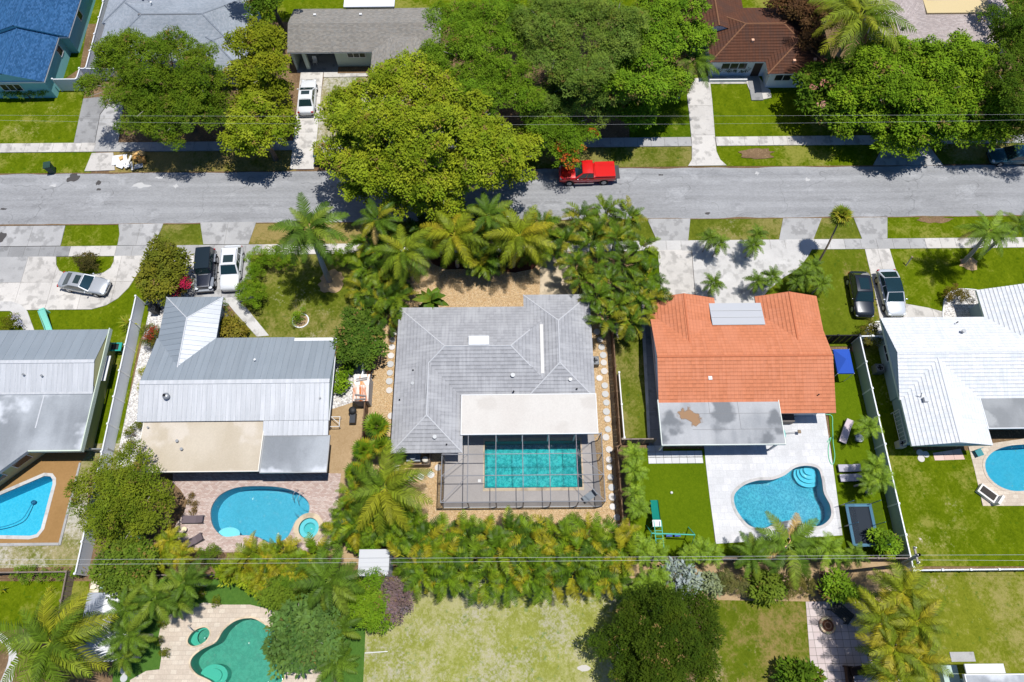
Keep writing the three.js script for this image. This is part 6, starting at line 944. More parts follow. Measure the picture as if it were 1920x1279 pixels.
for (const [px, py, r, h, t] of [[1692, 1112, 62, 5, 'topmost golden coconut palm of the bottom right grove'], [1655, 1160, 58, 5, 'leftmost golden coconut palm of the bottom right grove'], [1720, 1165, 58, 5.4, 'rightmost golden coconut palm of the bottom right grove'], [1675, 1215, 58, 5, 'middle golden coconut palm of the bottom right grove'], [1722, 1235, 56, 4.8, 'lower right golden coconut palm of the bottom right grove'], [1680, 1275, 56, 4.6, 'golden coconut palm of the grove at the bottom edge']]) palm('coconut', t, px, py, h, r, { n: 15, mats: 'golden', group: 'coconut grove at the bottom right' });
/* fallen leaning palms behind the lagoon pool */
palm('royal', 'leaning palm with long fronds stretched over the white terrace', 1478, 1022, 2.4, 66, { foot: [1440, 1058], n: 10, mats: 'royal', top: 0.4, bot: 0.0, deadN: 2 });
palm('royal', 'dark palm beside the leaning palm at the rear fence', 1410, 1042, 2.6, 40, { n: 12, mats: 'royal' });
palm('dwarf', 'palm under the power line right of the white terrace', 1555, 1030, 2.6, 34, { n: 13, mats: 'fresh' });
palm('dwarf', 'palm under the power line beside the trampoline', 1600, 1040, 2.2, 26, { n: 11, mats: 'dwarf' });
/* fan leaved palms left of the grey tiled house */
for (const [px, py, r, h, t] of [[706, 800, 30, 3.6, 'upper fan palm beside the rusty shed'], [682, 845, 28, 3.2, 'middle fan palm beside the grey tiled house'], [715, 835, 26, 3, 'right fan palm beside the grey tiled house'], [668, 885, 26, 2.8, 'lower fan palm at the pink terrace']]) palm('fan', t, px, py, h, r * 0.85, { n: 22, trunk: 0.1, mats: 'areca', top: 1.45, bot: -0.6 });
/* areca masses */
const A1 = 'glossy areca palm clump in the tall mass right of the tan drive', A2 = 'areca palm clump in the broad hedge behind the screen cage', A3 = 'dark areca palm clump left of the grey tiled house', A4 = 'areca palm clump under the street palms', A5 = 'areca palm clump in the golden row behind the kidney shaped pool';
for (const [px, py] of [[1092, 415], [1140, 402], [1186, 410], [1070, 452], [1118, 448], [1166, 446], [1204, 468], [1080, 492], [1130, 492], [1180, 500], [1218, 520], [1100, 525], [1150, 535], [1196, 548], [1120, 560], [1168, 575], [1212, 575], [1140, 594], [1185, 602], [1225, 556]]) clump(A1, px - 8 + rr(-6, 6), py + rr(-5, 5), rr(3.4, 4.4), 24, { group: 'areca mass right of the tan drive', mats: 'arecaDark', n: 17 });
for (const y of [0, 1, 2]) for (let i = 0; i < 13; i++) { const px = 672 + i * 40 + (y % 2) * 18 + rr(-8, 8), py = [1008, 1045, 1082][y] + rr(-8, 8) - (i < 2 ? 18 : 0); if (px > 1172 || (y === 2 && px < 760)) continue; if (px < 740 && y > 0 && py > 1015) continue; clump(A2, px, py, rr(2.8, 3.8), 30, { group: 'areca hedge behind the screen cage', n: 16 }); }
for (const [px, py] of [[655, 965], [690, 975], [730, 975], [770, 985], [665, 930], [745, 960], [700, 950], [645, 995]]) clump(A2, px, py, rr(2.2, 3.2), 28, { group: 'areca hedge behind the screen cage', n: 14 });
for (const [px, py] of [[690, 505], [728, 512], [680, 545], [715, 555], [745, 560], [695, 585], [730, 592], [745, 525], [710, 530]]) clump(A3, px, py, rr(2.8, 3.8), 26, { group: 'areca mass left of the grey tiled house', mats: 'arecaDark', n: 15 });
for (const [px, py] of [[792, 430], [820, 455], [888, 455], [905, 485], [935, 470], [945, 428], [1015, 425], [1005, 470], [890, 420], [870, 478], [720, 470], [690, 455], [1030, 450]]) clump(A4, px, py, rr(2.6, 3.8), 27, { group: 'areca clumps under the street palms', n: 14, mats: rnd() < 0.5 ? 'areca' : 'arecaDark' });
for (const [px, py] of [[478, 1040], [505, 1055], [530, 1035], [495, 1078], [560, 1060], [455, 1060], [525, 1080], [590, 1045], [575, 1085]]) clump(A5, px, py, rr(2, 2.8), 26, { group: 'golden areca row behind the kidney pool', n: 14, mats: rnd() < 0.6 ? 'golden' : 'areca' });
/* big leaved plants and rosettes: every leaf is a piece */
function bladeGeo(w, up, dr) { const m = new MB(), N = 6, at = t => V(t, up * t - dr * t * t, 0); for (let i = 0; i < N; i++) { const a = at(i / N), b = at((i + 1) / N), wa = w * Math.sin(Math.PI * (0.08 + 0.9 * i / N)), wb = w * Math.sin(Math.PI * (0.08 + 0.9 * (i + 1) / N)); for (const s of [-1, 1]) m.quad([a.x, a.y, 0], [b.x, b.y, 0], [b.x, b.y + wb * 0.3, s * wb], [a.x, a.y + wa * 0.3, s * wa]); } return m.geo(); }
const BL = { paddle: whiteV(bladeGeo(0.2, 0.7, 0.8)), blade: whiteV(bladeGeo(0.07, 0.8, 0.75)) };
function rosette(name, label, category, px, py, h, rpx, geo, mats, n, group) {
  const c = G(px, py, h), g = thing(name, label, category, [c.x, 0, c.z], 0, group), R_ = pxm(px, py, rpx, h);
  part(g, 'stem', taper([[0, -0.05, 0], [0, h * 0.6, 0], [0, h, 0]], 0.07, 0.04, 3, 6), BOLEGREEN);
  for (let i = 0; i < n; i++) { const m = part(g, 'leaf', geo, pick(mats)); m.position.set(0, h * rr(0.7, 1), 0); m.rotation.order = 'YZX'; m.rotation.set(rr(-0.3, 0.3), i * 2.39996, lerp(0.7, -0.1, i / n)); m.scale.setScalar(R_ * rr(0.85, 1.15)); }
}
rosette('bird_of_paradise', 'large paddle leaved plant at the corner of the grey tiled roof', 'plant', 808, 562, 2.6, 32, BL.paddle, PM.royal, 14);
rosette('bird_of_paradise', 'broad leaved plant in the reddish mulch bed', 'plant', 908, 505, 1.6, 22, BL.paddle, PM.fresh, 13);
rosette('bromeliad', 'big spiky yellow green rosette on the curved lawn', 'plant', 241, 606, 0.9, 20, BL.blade, PM.fan, 18);
rosette('bromeliad', 'small yellow rosette at the corner of the pink terrace', 'plant', 625, 1020, 0.5, 9, BL.blade, PM.golden, 13);
rosette('bromeliad', 'bluish rosette beside the white vinyl fence', 'plant', 201, 1033, 0.5, 8, BL.blade, [pm([0.2, 0.28, 0.2])], 13);
rosette('agave', 'dark agave beside the blue pot on the pink terrace', 'plant', 552, 1030, 0.6, 12, BL.blade, PM.areca, 12);
rosette('young_palm', 'young yellow palm in the bottom left lawn', 'plant', 92, 1106, 0.5, 11, BL.blade, PM.golden, 9);
rosette('young_palm', 'young palm at the left edge of the bottom left lawn', 'plant', 4, 1105, 0.5, 11, BL.blade, PM.golden, 9);
rosette('cycad', 'spiky cycad left of the rust coloured shrubs', 'plant', 1418, 1108, 0.8, 16, BL.blade, PM.fresh, 14);

/* ---------- vehicles ---------- */
const paint = (c, rough = 0.35, metal = 0) => new THREE.MeshPhysicalMaterial({ color: lin(...c), roughness: rough, metalness: metal, clearcoat: 0.9, clearcoatRoughness: 0.06, side: THREE.DoubleSide });
const TYRE = mat([0.015, 0.015, 0.016], 0.9), RIM = mat([0.45, 0.46, 0.48], 0.35, { metalness: 0.7 }), CARGLASS = new THREE.MeshPhysicalMaterial({ color: lin(0.012, 0.03, 0.032), roughness: 0.04, clearcoat: 1, clearcoatRoughness: 0.02, side: THREE.DoubleSide }), LAMP = mat([0.6, 0.62, 0.64], 0.15), TAIL = mat([0.35, 0.01, 0.01], 0.25), PLASTIC = mat([0.02, 0.021, 0.023], 0.6), CHROME = mat([0.6, 0.61, 0.62], 0.2, { metalness: 0.9 });
function loft(st, n = 15) {          // st: [x, half width, bottom, top, crown]
  const pos = [], uv = [], idx = [], sec = (w, b, t, k) => { const h = t - b; return [[0, b], [w * 0.86, b], [w * 0.97, b + h * 0.16], [w, b + h * 0.45], [w * 0.985, b + h * 0.72], [w * 0.93, b + h * 0.9], [w * 0.8, t - 0.01], [w * 0.42, t + k * 0.7], [0, t + k]]; };
  const m = sec(1, 0, 1, 0).length, R2 = 2 * m - 2;
  st.forEach(([x, w, b, t, k = 0.02]) => { const s = sec(w, b, t, k), full = [...s, ...s.slice(1, -1).reverse().map(p => [-p[0], p[1]])]; full.forEach(p => { pos.push(x, p[1], p[0]); uv.push(x, p[0]); }); });
  for (let i = 0; i + 1 < st.length; i++) for (let j = 0; j < R2; j++) { const a = i * R2 + j, b = i * R2 + (j + 1) % R2, c = a + R2, d = b + R2; idx.push(a, b, d, a, d, c); }
  for (const [o, f] of [[0, 1], [(st.length - 1) * R2, 0]]) for (let j = 1; j + 1 < R2; j++) f ? idx.push(o, o + j + 1, o + j) : idx.push(o, o + j, o + j + 1);
  return geoFrom(pos, uv, idx, true);
}
function patch(c, u0, u1, v0, v1, off = 0.012, N = 5, bulge = 0) {    // a piece of the quad c = [bl, br, tr, tl], set proud by off
  const C = c.map(p => V(...p)), nrm = C[1].clone().sub(C[0]).cross(C[3].clone().sub(C[0])).normalize(), pos = [], uv = [], idx = [];
  for (let j = 0; j <= N; j++) for (let i = 0; i <= N; i++) { const u = lerp(u0, u1, i / N), v = lerp(v0, v1, j / N), p = C[0].clone().lerp(C[1], u).lerp(C[3].clone().lerp(C[2], u), v).addScaledVector(nrm, off + bulge * 4 * u * (1 - u)); pos.push(p.x, p.y, p.z); uv.push(u, v); }
  for (let j = 0; j < N; j++) for (let i = 0; i < N; i++) { const a = j * (N + 1) + i; idx.push(a, a + 1, a + N + 2, a, a + N + 2, a + N + 1); }
  return geoFrom(pos, uv, idx, true);
}
function wheel(g, x, z, r, w = 0.22) {
  const s = Math.sign(z), wh = new THREE.Group(); wh.name = 'wheel'; g.add(wh);
  part(wh, 'tyre', new THREE.CylinderGeometry(r, r, w, 22).rotateX(Math.PI / 2).translate(x, r, z - s * w / 2), TYRE);
  part(wh, 'rim', mergeGeometries([new THREE.CylinderGeometry(r * 0.64, r * 0.64, 0.03, 18).rotateX(Math.PI / 2).translate(x, r, z + s * 0.005), ...[0, 1, 2, 3, 4].map(i => new THREE.BoxGeometry(r * 1.1, 0.05, 0.03).rotateZ(i * 1.2566 / 2).translate(x, r, z + s * 0.02))]), RIM);
}
function car(name, label, category, rear, front, o) {
  const a = G(...rear, 0.6), b = G(...front, 0.6), g = thing(name, label, category, [(a.x + b.x) / 2, o.y ?? SLAB_Y, (a.z + b.z) / 2], -Math.atan2(b.z - a.z, b.x - a.x)), L2 = o.L / 2, w = o.W / 2, P = o.paint;
  part(g, 'body', loft(o.body(L2, w)), P);
  const { f0, f1, r0, r1, belt, top, wt = 0.78, wb = 0.94 } = o.cab;           // windscreen foot, roof front, roof rear, rear foot
  const Bz = w * wb, Tz = w * wt, c = { fl: [f0, belt, -Bz], fr: [f0, belt, Bz], rl: [r1, belt, -Bz], rr: [r1, belt, Bz], tfl: [f1, top - 0.04, -Tz], tfr: [f1, top - 0.04, Tz], trl: [r0, top - 0.05, -Tz], trr: [r0, top - 0.05, Tz] };
  const cab = new MB(); cab.quad(c.fr, c.fl, c.tfl, c.tfr); cab.quad(c.rl, c.rr, c.trr, c.trl); cab.quad(c.rr, c.fr, c.tfr, c.trr); cab.quad(c.fl, c.rl, c.trl, c.tfl); part(g, 'pillars', cab.geo(), o.pillar || P);
  part(g, 'roof', (() => { const pos = [], uv = [], idx = [], N = 6; for (let i = 0; i <= N; i++) for (let j = 0; j <= N; j++) { const u = i / N, v = j / N * 2 - 1, k = (1 - Math.pow(2 * u - 1, 2)) * 0.045 + (1 - v * v) * 0.035; pos.push(lerp(r0, f1, u), top - 0.055 + k, v * Tz * 1.01); uv.push(u, v); } for (let i = 0; i < N; i++) for (let j = 0; j < N; j++) { const q = i * (N + 1) + j; idx.push(q, q + 1, q + N + 2, q, q + N + 2, q + N + 1); } return geoFrom(pos, uv, idx, true); })(), o.roof || P);
  part(g, 'windshield', patch([c.fr, c.fl, c.tfl, c.tfr], 0.06, 0.94, 0.05, 0.95, 0.012, 5, 0.03), CARGLASS);
  part(g, 'rear_window', patch([c.rl, c.rr, c.trr, c.trl], 0.08, 0.92, 0.1, 0.92, 0.012, 5, 0.02), CARGLASS);
  for (const [u0, u1] of o.side || [[0.07, 0.49], [0.53, 0.94]]) { part(g, 'side_window', patch([c.rr, c.fr, c.tfr, c.trr], u0, u1, 0.12, 0.88), CARGLASS); part(g, 'side_window', patch([c.fl, c.rl, c.trl, c.tfl], 1 - u1, 1 - u0, 0.12, 0.88), CARGLASS); }
  if (o.sunroof) part(g, 'sunroof', bx(o.sunroof[0], top - 0.02, -Tz * 0.62, o.sunroof[1], top + 0.034, Tz * 0.62), CARGLASS);
  if (o.rails) for (const s of [-1, 1]) part(g, 'roof_rail', rod([r0 + 0.2, top + 0.03, s * Tz * 0.92], [f1 - 0.1, top + 0.03, s * Tz * 0.92], 0.025), CHROME);
  const wr = o.wheel ?? 0.33; for (const x of [o.ax[0], o.ax[1]]) for (const s of [-1, 1]) { wheel(g, x, s * (w * 0.985), wr); part(g, 'wheel_arch', new THREE.CylinderGeometry(wr * 1.18, wr * 1.18, 0.03, 22).rotateX(Math.PI / 2).translate(x, wr * 1.05, s * (w * 0.962)), PLASTIC); }
  const hl = o.lamp ?? 0.66; for (const s of [-1, 1]) { part(g, 'headlight', new THREE.SphereGeometry(0.16, 10, 6).scale(1, 0.5, 1.2).translate(L2 - 0.2, hl, s * w * 0.7), LAMP); part(g, 'taillight', new THREE.SphereGeometry(0.15, 10, 6).scale(0.7, 0.7, 1.3).translate(-L2 + 0.12, hl + 0.12, s * w * 0.76), TAIL); part(g, 'mirror', new THREE.SphereGeometry(0.11, 8, 6).scale(0.7, 0.7, 1.1).translate(f0 - 0.25, belt + 0.06, s * (w + 0.1)), o.mirror || P); for (const x of [lerp(r1, f0, 0.35), lerp(r1, f0, 0.68)]) part(g, 'door_handle', cbox(0.2, 0.04, 0.03, x, belt - 0.13, s * (w * 0.985)), o.handle || P); }
  part(g, 'front_bumper', cbox(0.1, 0.16, o.W * 0.72, L2 - 0.06, 0.36, 0), PLASTIC); part(g, 'grille', cbox(0.05, 0.14, o.W * 0.4, L2 - 0.035, 0.55, 0), PLASTIC); part(g, 'rear_bumper', cbox(0.1, 0.14, o.W * 0.8, -L2 + 0.06, 0.38, 0), PLASTIC);
  if (o.more) o.more(g, L2, w, c);
  return g;
}
const sedan = (hood = 0.86, trunk = 0.98) => (L, w) => [[-L, w * 0.62, 0.45, 0.8], [-L + 0.08, w * 0.8, 0.3, trunk - 0.1], [-L + 0.3, w * 0.93, 0.24, trunk], [-L + 0.9, w * 0.99, 0.2, trunk], [-0.5, w, 0.19, 0.94], [0.5, w, 0.19, 0.93], [L - 1.5, w * 0.99, 0.2, hood + 0.06, 0.05], [L - 0.6, w * 0.95, 0.22, hood - 0.05, 0.04], [L - 0.2, w * 0.84, 0.26, hood - 0.16, 0.03], [L - 0.05, w * 0.66, 0.32, hood - 0.27], [L, w * 0.5, 0.4, hood - 0.36]];
const suv = (hood = 1.08, tail = 1.12) => (L, w) => [[-L, w * 0.75, 0.45, tail - 0.2], [-L + 0.06, w * 0.9, 0.32, tail], [-L + 0.4, w * 0.98, 0.27, tail], [-0.4, w, 0.26, 1.08], [0.6, w, 0.26, 1.07], [L - 1.35, w * 0.99, 0.27, hood, 0.05], [L - 0.5, w * 0.96, 0.28, hood - 0.05, 0.04], [L - 0.16, w * 0.88, 0.3, hood - 0.15, 0.03], [L - 0.03, w * 0.74, 0.36, hood - 0.3], [L, w * 0.6, 0.44, hood - 0.42]];
const SILVER = paint([0.42, 0.44, 0.46], 0.3, 0.35), WHITEP = paint([0.66, 0.67, 0.68], 0.35), BLACKP = paint([0.012, 0.015, 0.02], 0.25), NAVY = paint([0.01, 0.014, 0.028], 0.35), REDP = paint([0.62, 0.008, 0.008], 0.3), TEALP = paint([0.015, 0.09, 0.12], 0.3, 0.2), PEARL = paint([0.60, 0.63, 0.66], 0.3, 0.25);
car('silver_sedan', 'silver coupe with a sunroof on the broad curving drive', 'car', [113, 525], [206, 541], { L: 4.85, W: 1.84, paint: SILVER, body: sedan(), cab: { f0: 0.95, f1: 0.15, r0: -1.0, r1: -1.85, belt: 0.93, top: 1.42 }, side: [[0.1, 0.9]], sunroof: [-0.55, 0.0], ax: [-1.4, 1.42] });
car('white_sedan', 'white sedan with a dark sunroof on the long north drive', 'car', [574, 214], [580, 152], { L: 4.85, W: 1.85, paint: WHITEP, body: sedan(), cab: { f0: 1.0, f1: 0.2, r0: -1.0, r1: -1.75, belt: 0.93, top: 1.45 }, sunroof: [-0.45, 0.05], ax: [-1.4, 1.42] });
car('black_car', 'black crossover car parked on the grass beside the silver car', 'car', [1607, 515], [1621, 592], { L: 4.75, W: 1.95, y: 0.02, paint: BLACKP, body: suv(0.98, 1.04), cab: { f0: 0.95, f1: 0.1, r0: -1.6, r1: -2.2, belt: 1.0, top: 1.6, wt: 0.74 }, sunroof: [-1.3, -0.1], ax: [-1.42, 1.45], wheel: 0.37 });
car('pearl_car', 'pale silver car with a black glass roof on the narrow drive', 'car', [1659, 509], [1681, 592], { L: 4.95, W: 1.95, paint: PEARL, body: sedan(0.9, 1.0), cab: { f0: 1.15, f1: 0.3, r0: -1.2, r1: -2.15, belt: 0.95, top: 1.45 }, roof: CARGLASS, ax: [-1.45, 1.48] });
car('white_off_roader', 'white sport utility car with roof rails half hidden by the round bush', 'car', [440, 466], [431, 545], { L: 4.8, W: 1.94, paint: WHITEP, body: suv(), cab: { f0: 0.9, f1: 0.1, r0: -1.75, r1: -2.2, belt: 1.1, top: 1.72, wt: 0.8 }, side: [[0.04, 0.3], [0.34, 0.62], [0.66, 0.95]], sunroof: [-0.9, -0.1], rails: true, ax: [-1.4, 1.42], wheel: 0.38, lamp: 0.8, mirror: PLASTIC });
car('black_off_roader', 'boxy navy black off road car beside the white one', 'car', [391, 470], [384, 549], { L: 4.5, W: 1.88, paint: NAVY, body: (L, w) => [[-L, w * 0.8, 0.5, 1.0], [-L + 0.05, w * 0.86, 0.45, 1.14, 0], [-0.2, w * 0.86, 0.45, 1.14, 0], [0.7, w * 0.84, 0.45, 1.14, 0.01], [L - 0.7, w * 0.72, 0.45, 1.1, 0.02], [L - 0.25, w * 0.7, 0.45, 1.06, 0.01], [L - 0.2, w * 0.68, 0.5, 0.98]], cab: { f0: 0.6, f1: 0.35, r0: -2.0, r1: -2.15, belt: 1.12, top: 1.84, wt: 0.74, wb: 0.84 }, roof: mat([0.012, 0.022, 0.032], 0.7), ax: [-1.2, 1.4], wheel: 0.42, lamp: 0.9, mirror: PLASTIC, more: (g, L, w) => { for (const s of [-1, 1]) { part(g, 'fender', bx(0.95, 0.86, s * w * 0.7, 1.95, 0.95, s * w), mat([0.2, 0.22, 0.25], 0.4)); part(g, 'fender', bx(-1.65, 0.86, s * w * 0.8, -0.75, 0.95, s * w), mat([0.2, 0.22, 0.25], 0.4)); part(g, 'side_step', bx(-0.7, 0.42, s * w * 0.85, 0.9, 0.5, s * w * 1.0), CHROME); } part(g, 'winch_bumper', bx(L - 0.22, 0.45, -w * 0.85, L, 0.66, w * 0.85), mat([0.3, 0.32, 0.35], 0.4)); part(g, 'hood_bar', bx(0.68, 1.15, -w * 0.5, 0.78, 1.2, w * 0.5), CHROME); part(g, 'grille_bar', bx(L - 0.34, 1.06, -w * 0.55, L - 0.24, 1.12, w * 0.55), CHROME); } });
car('teal_car', 'dark teal car parked at the right edge of the north verge', 'car', [1946, 292], [1849, 294], { L: 4.85, W: 1.85, y: 0.09, paint: TEALP, body: sedan(), cab: { f0: 0.95, f1: 0.15, r0: -1.0, r1: -1.8, belt: 0.93, top: 1.44 }, ax: [-1.4, 1.42] });
car('red_pickup', 'bright red crew cab pickup truck with its tailgate down', 'pickup truck', [1152, 326], [1047, 329], { L: 5.75, W: 2.02, y: 0.09, paint: REDP, body: (L, w) => [[-L, w * 0.95, 0.55, 1.2, 0], [-L + 0.05, w * 0.98, 0.5, 1.33, 0], [-0.75, w * 0.98, 0.45, 1.33, 0.01], [-0.7, w * 0.985, 0.45, 1.2, 0], [0.9, w * 0.985, 0.45, 1.2, 0.02], [L - 1.5, w * 0.97, 0.45, 1.22, 0.05], [L - 0.4, w * 0.94, 0.46, 1.16, 0.04], [L - 0.12, w * 0.88, 0.48, 1.02], [L, w * 0.8, 0.5, 0.88]], cab: { f0: 1.25, f1: 0.5, r0: -0.55, r1: -0.72, belt: 1.2, top: 1.88, wt: 0.8, wb: 0.95 }, side: [[0.06, 0.46], [0.5, 0.92]], ax: [-1.75, 1.85], wheel: 0.4, lamp: 0.95, handle: CHROME, mirror: CHROME, more: (g, L, w) => { part(g, 'bed_cover', new THREE.BoxGeometry(2.05, 0.06, w * 1.84).translate(-1.82, 1.37, 0), REDP, 'red hard cover over the bed'); part(g, 'tailgate', bx(-L - 0.5, 0.78, -w * 0.8, -L + 0.02, 0.86, w * 0.8), mat([0.04, 0.042, 0.045], 0.6), 'dark lowered tailgate'); for (const s of [-1, 1]) part(g, 'side_step', bx(-0.7, 0.38, s * w * 0.92, 1.3, 0.46, s * w * 1.06), CHROME); part(g, 'chrome_bumper', bx(-L - 0.08, 0.5, -w * 0.9, -L + 0.02, 0.68, w * 0.9), CHROME); } });

/* ---------- bins, waste, garden things ---------- */
function bin(label, px, py, c, s = 1, turn = 0, y = 0.1) { const p = G(px, py), g = thing('waste_bin', label, 'waste bin', [p.x, y, p.z], turn), m = mat(c, 0.55); const b = new MB(), q = (k, yy) => [[-0.28 * k, yy, -0.3 * k], [0.28 * k, yy, -0.3 * k], [0.28 * k, yy, 0.3 * k], [-0.28 * k, yy, 0.3 * k]], A = q(0.82 * s, 0), B = q(s, 0.95 * s); for (let i = 0; i < 4; i++) b.quad(A[(i + 1) % 4], A[i], B[i], B[(i + 1) % 4]); b.quad(...B); part(g, 'body', b.geo(), m); part(g, 'lid', new THREE.BoxGeometry(0.62 * s, 0.09, 0.68 * s).translate(0, 0.98 * s, 0), m); part(g, 'handle', rod([-0.25 * s, 0.98 * s, -0.36 * s], [0.25 * s, 0.98 * s, -0.36 * s], 0.025), m); for (const a of [-1, 1]) part(g, 'wheel', new THREE.CylinderGeometry(0.12, 0.12, 0.05, 12).rotateZ(Math.PI / 2).translate(a * 0.22 * s, 0.12, -0.3 * s), TYRE); return g; }
bin('dark green waste bin standing on the road beside the verge', 101, 323, [0.015, 0.05, 0.035], 1.15, 0.2);
bin('large dark teal bin beside the lime yellow tree', 603, 305, [0.01, 0.045, 0.06], 1.5, 0, 0.1);
bin('black bin behind the white vinyl fence', 296, 586, [0.012, 0.014, 0.016], 1.1);
bin('dark bin beside the metal roofed front wing', 290, 575, [0.03, 0.05, 0.05], 1);
{ /* heap of bulky waste: every board and box is a thing */
  const c = G(243, 303), bm = [mat([0.75, 0.76, 0.78], 0.6), mat([0.5, 0.27, 0.08], 0.9), mat([0.62, 0.4, 0.16], 0.9), mat([0.7, 0.68, 0.62], 0.8), mat([0.3, 0.32, 0.35], 0.7)];
  const spec = [['board', 'large white board at the left of the waste heap', 1.5, 0.05, 1.2, -1.0, 0.14, -0.1, 0.1, 0], ['board', 'white board leaning across the waste heap', 0.3, 0.05, 1.7, -0.1, 0.3, 0.2, 0.5, 0], ['board', 'long pale plank at the front of the waste heap', 0.22, 0.05, 1.6, 0.15, 0.36, 0.35, -0.2, 3], ['board', 'thin white plank on the waste heap', 0.16, 0.05, 1.5, -0.25, 0.42, 0.3, 0.25, 0], ['cardboard_box', 'flattened tan box at the top of the waste heap', 0.9, 0.22, 0.7, 0.75, 0.2, -0.75, 0.2, 2], ['cardboard_box', 'brown box in the middle of the waste heap', 0.7, 0.4, 0.6, 0.95, 0.3, -0.2, 0.1, 1], ['cardboard_box', 'square orange brown box on the waste heap', 0.6, 0.45, 0.5, 1.35, 0.32, -0.65, -0.15, 2], ['cardboard_box', 'open tan box at the right end of the waste heap', 0.7, 0.35, 0.6, 1.5, 0.27, 0.1, 0.3, 1], ['cardboard_box', 'small orange box lying on the white board', 0.45, 0.2, 0.4, -0.75, 0.27, -0.2, 0.5, 2], ['board', 'grey panel at the lower right of the waste heap', 0.9, 0.06, 0.6, 1.2, 0.16, 0.75, 0.3, 4], ['board', 'pale splintered plank at the kerb end of the waste heap', 0.2, 0.06, 1.2, 0.55, 0.26, 0.8, 0.35, 3], ['board', 'white offcut at the lower left of the waste heap', 0.8, 0.05, 0.5, -0.75, 0.18, 0.7, -0.4, 0]];
  for (const [n, l, w, h, d, x, y, z, t, k] of spec) { const m = solo(n, l, n === 'board' ? 'board' : 'box', new THREE.BoxGeometry(w, h, d), bm[k], 'bulky waste on the verge', [c.x + x, y + 0.06, c.z + z]); m.rotation.set(rr(-0.08, 0.08), t, rr(-0.08, 0.08)); }
}
{ /* shed with a rusty roof */
  const g = thing('garden_shed', 'grey shed with a rusty corrugated roof in the pebble yard', 'shed'), [x0, z0, x1, z1] = [-14.35, -22.0, -13.55 + 0.9 - 0.95, -18.75], y = 2.0, xa = G(665, 705, 2).x, xb = G(694, 705, 2).x, za = G(680, 702, 2).z, zb = G(680, 752, 2).z, zm = G(680, 722, 2.2).z;
  part(g, 'wall', bx(xa + 0.08, 0, za + 0.08, xb - 0.08, y - 0.05, zb - 0.08), mat([0.30, 0.32, 0.35], 0.6));
  const rust = ground_(colorTex(256, 3, (u, v) => mix3([0.72, 0.66, 0.58], [0.52, 0.15, 0.03], sstep(0.38, 0.62, fbm(u, v, 6, 3, 401, 4) * 0.6 + fbm(u, v, 30, 4, 402, 3) * 0.4))), 0.8), pale = ground_(colorTex(256, 3, (u, v) => mix3([0.76, 0.73, 0.68], [0.62, 0.3, 0.12], sstep(0.55, 0.75, fbm(u, v, 8, 5, 403, 4)))), 0.8);
  seamPanels(g, 'roof_panel', [[xa, y, za], [xb, y, za], [xb, y + 0.22, zm], [xa, y + 0.22, zm]], 0.28, [pale], 0.03); seamPanels(g, 'roof_panel', [[xa, y, zb], [xb, y, zb], [xb, y + 0.22, zm], [xa, y + 0.22, zm]], 0.28, [rust], 0.03);
  const pl = [['grey plank lying on the pale half of the rusty shed', -0.35, 0.15], ['second grey plank on the pale half of the rusty shed', -0.15, 0.2], ['grey plank slanting across the rusty half of the shed', 0.95, -0.15], ['lower grey plank on the rusty half of the shed', 1.3, 0.05]];
  for (const [l, dz, t] of pl) { const yy = dz < 0.5 ? y + 0.24 - Math.abs((zm + dz - 0.35) - zm) * 0.18 : y + 0.27 - Math.abs(dz) * 0.09; const m = solo('plank', l, 'plank', new THREE.BoxGeometry(1.0, 0.05, 0.13), mat([0.22, 0.2, 0.19], 0.9), 'planks on the rusty shed', [(xa + xb) / 2, yy, zm + dz - (dz < 0.5 ? 0.3 : 0)]); m.rotation.y = t; }
  const bq = thing('grill', 'black covered round grill beside the rusty shed', 'grill', [G(665, 775).x, 0.05, G(665, 775).z]); part(bq, 'kettle', new THREE.SphereGeometry(0.36, 14, 10).scale(1, 0.75, 1).translate(0, 0.85, 0), mat([0.02, 0.021, 0.023], 0.6)); part(bq, 'cart', bx(-0.25, 0.05, 0.1, 0.25, 0.7, 1.1), mat([0.03, 0.035, 0.045], 0.6)); for (const a of [-1, 1]) part(bq, 'leg', rod([a * 0.25, 0, -0.1], [a * 0.15, 0.7, 0], 0.025), DARK);
  const wk = thing('workbench', 'white pipe frame stand beside the standing seam house', 'stand', [G(632, 795).x, 0.05, G(632, 795).z]); for (const [a, b] of [[-0.4, -0.45], [0.4, -0.45], [-0.4, 0.45], [0.4, 0.45]]) part(wk, 'leg', rod([a, 0, b], [a, 0.7, b], 0.03), WHITE); for (const s of [-0.45, 0.45]) part(wk, 'rail', rod([-0.4, 0.7, s], [0.4, 0.7, s], 0.035), WHITE); part(wk, 'brace', rod([-0.4, 0.7, -0.45], [0.4, 0.7, 0.2], 0.03), WHITE); part(wk, 'side_rail', rod([0.4, 0.7, -0.45], [0.4, 0.7, 0.45], 0.035), WHITE);
}
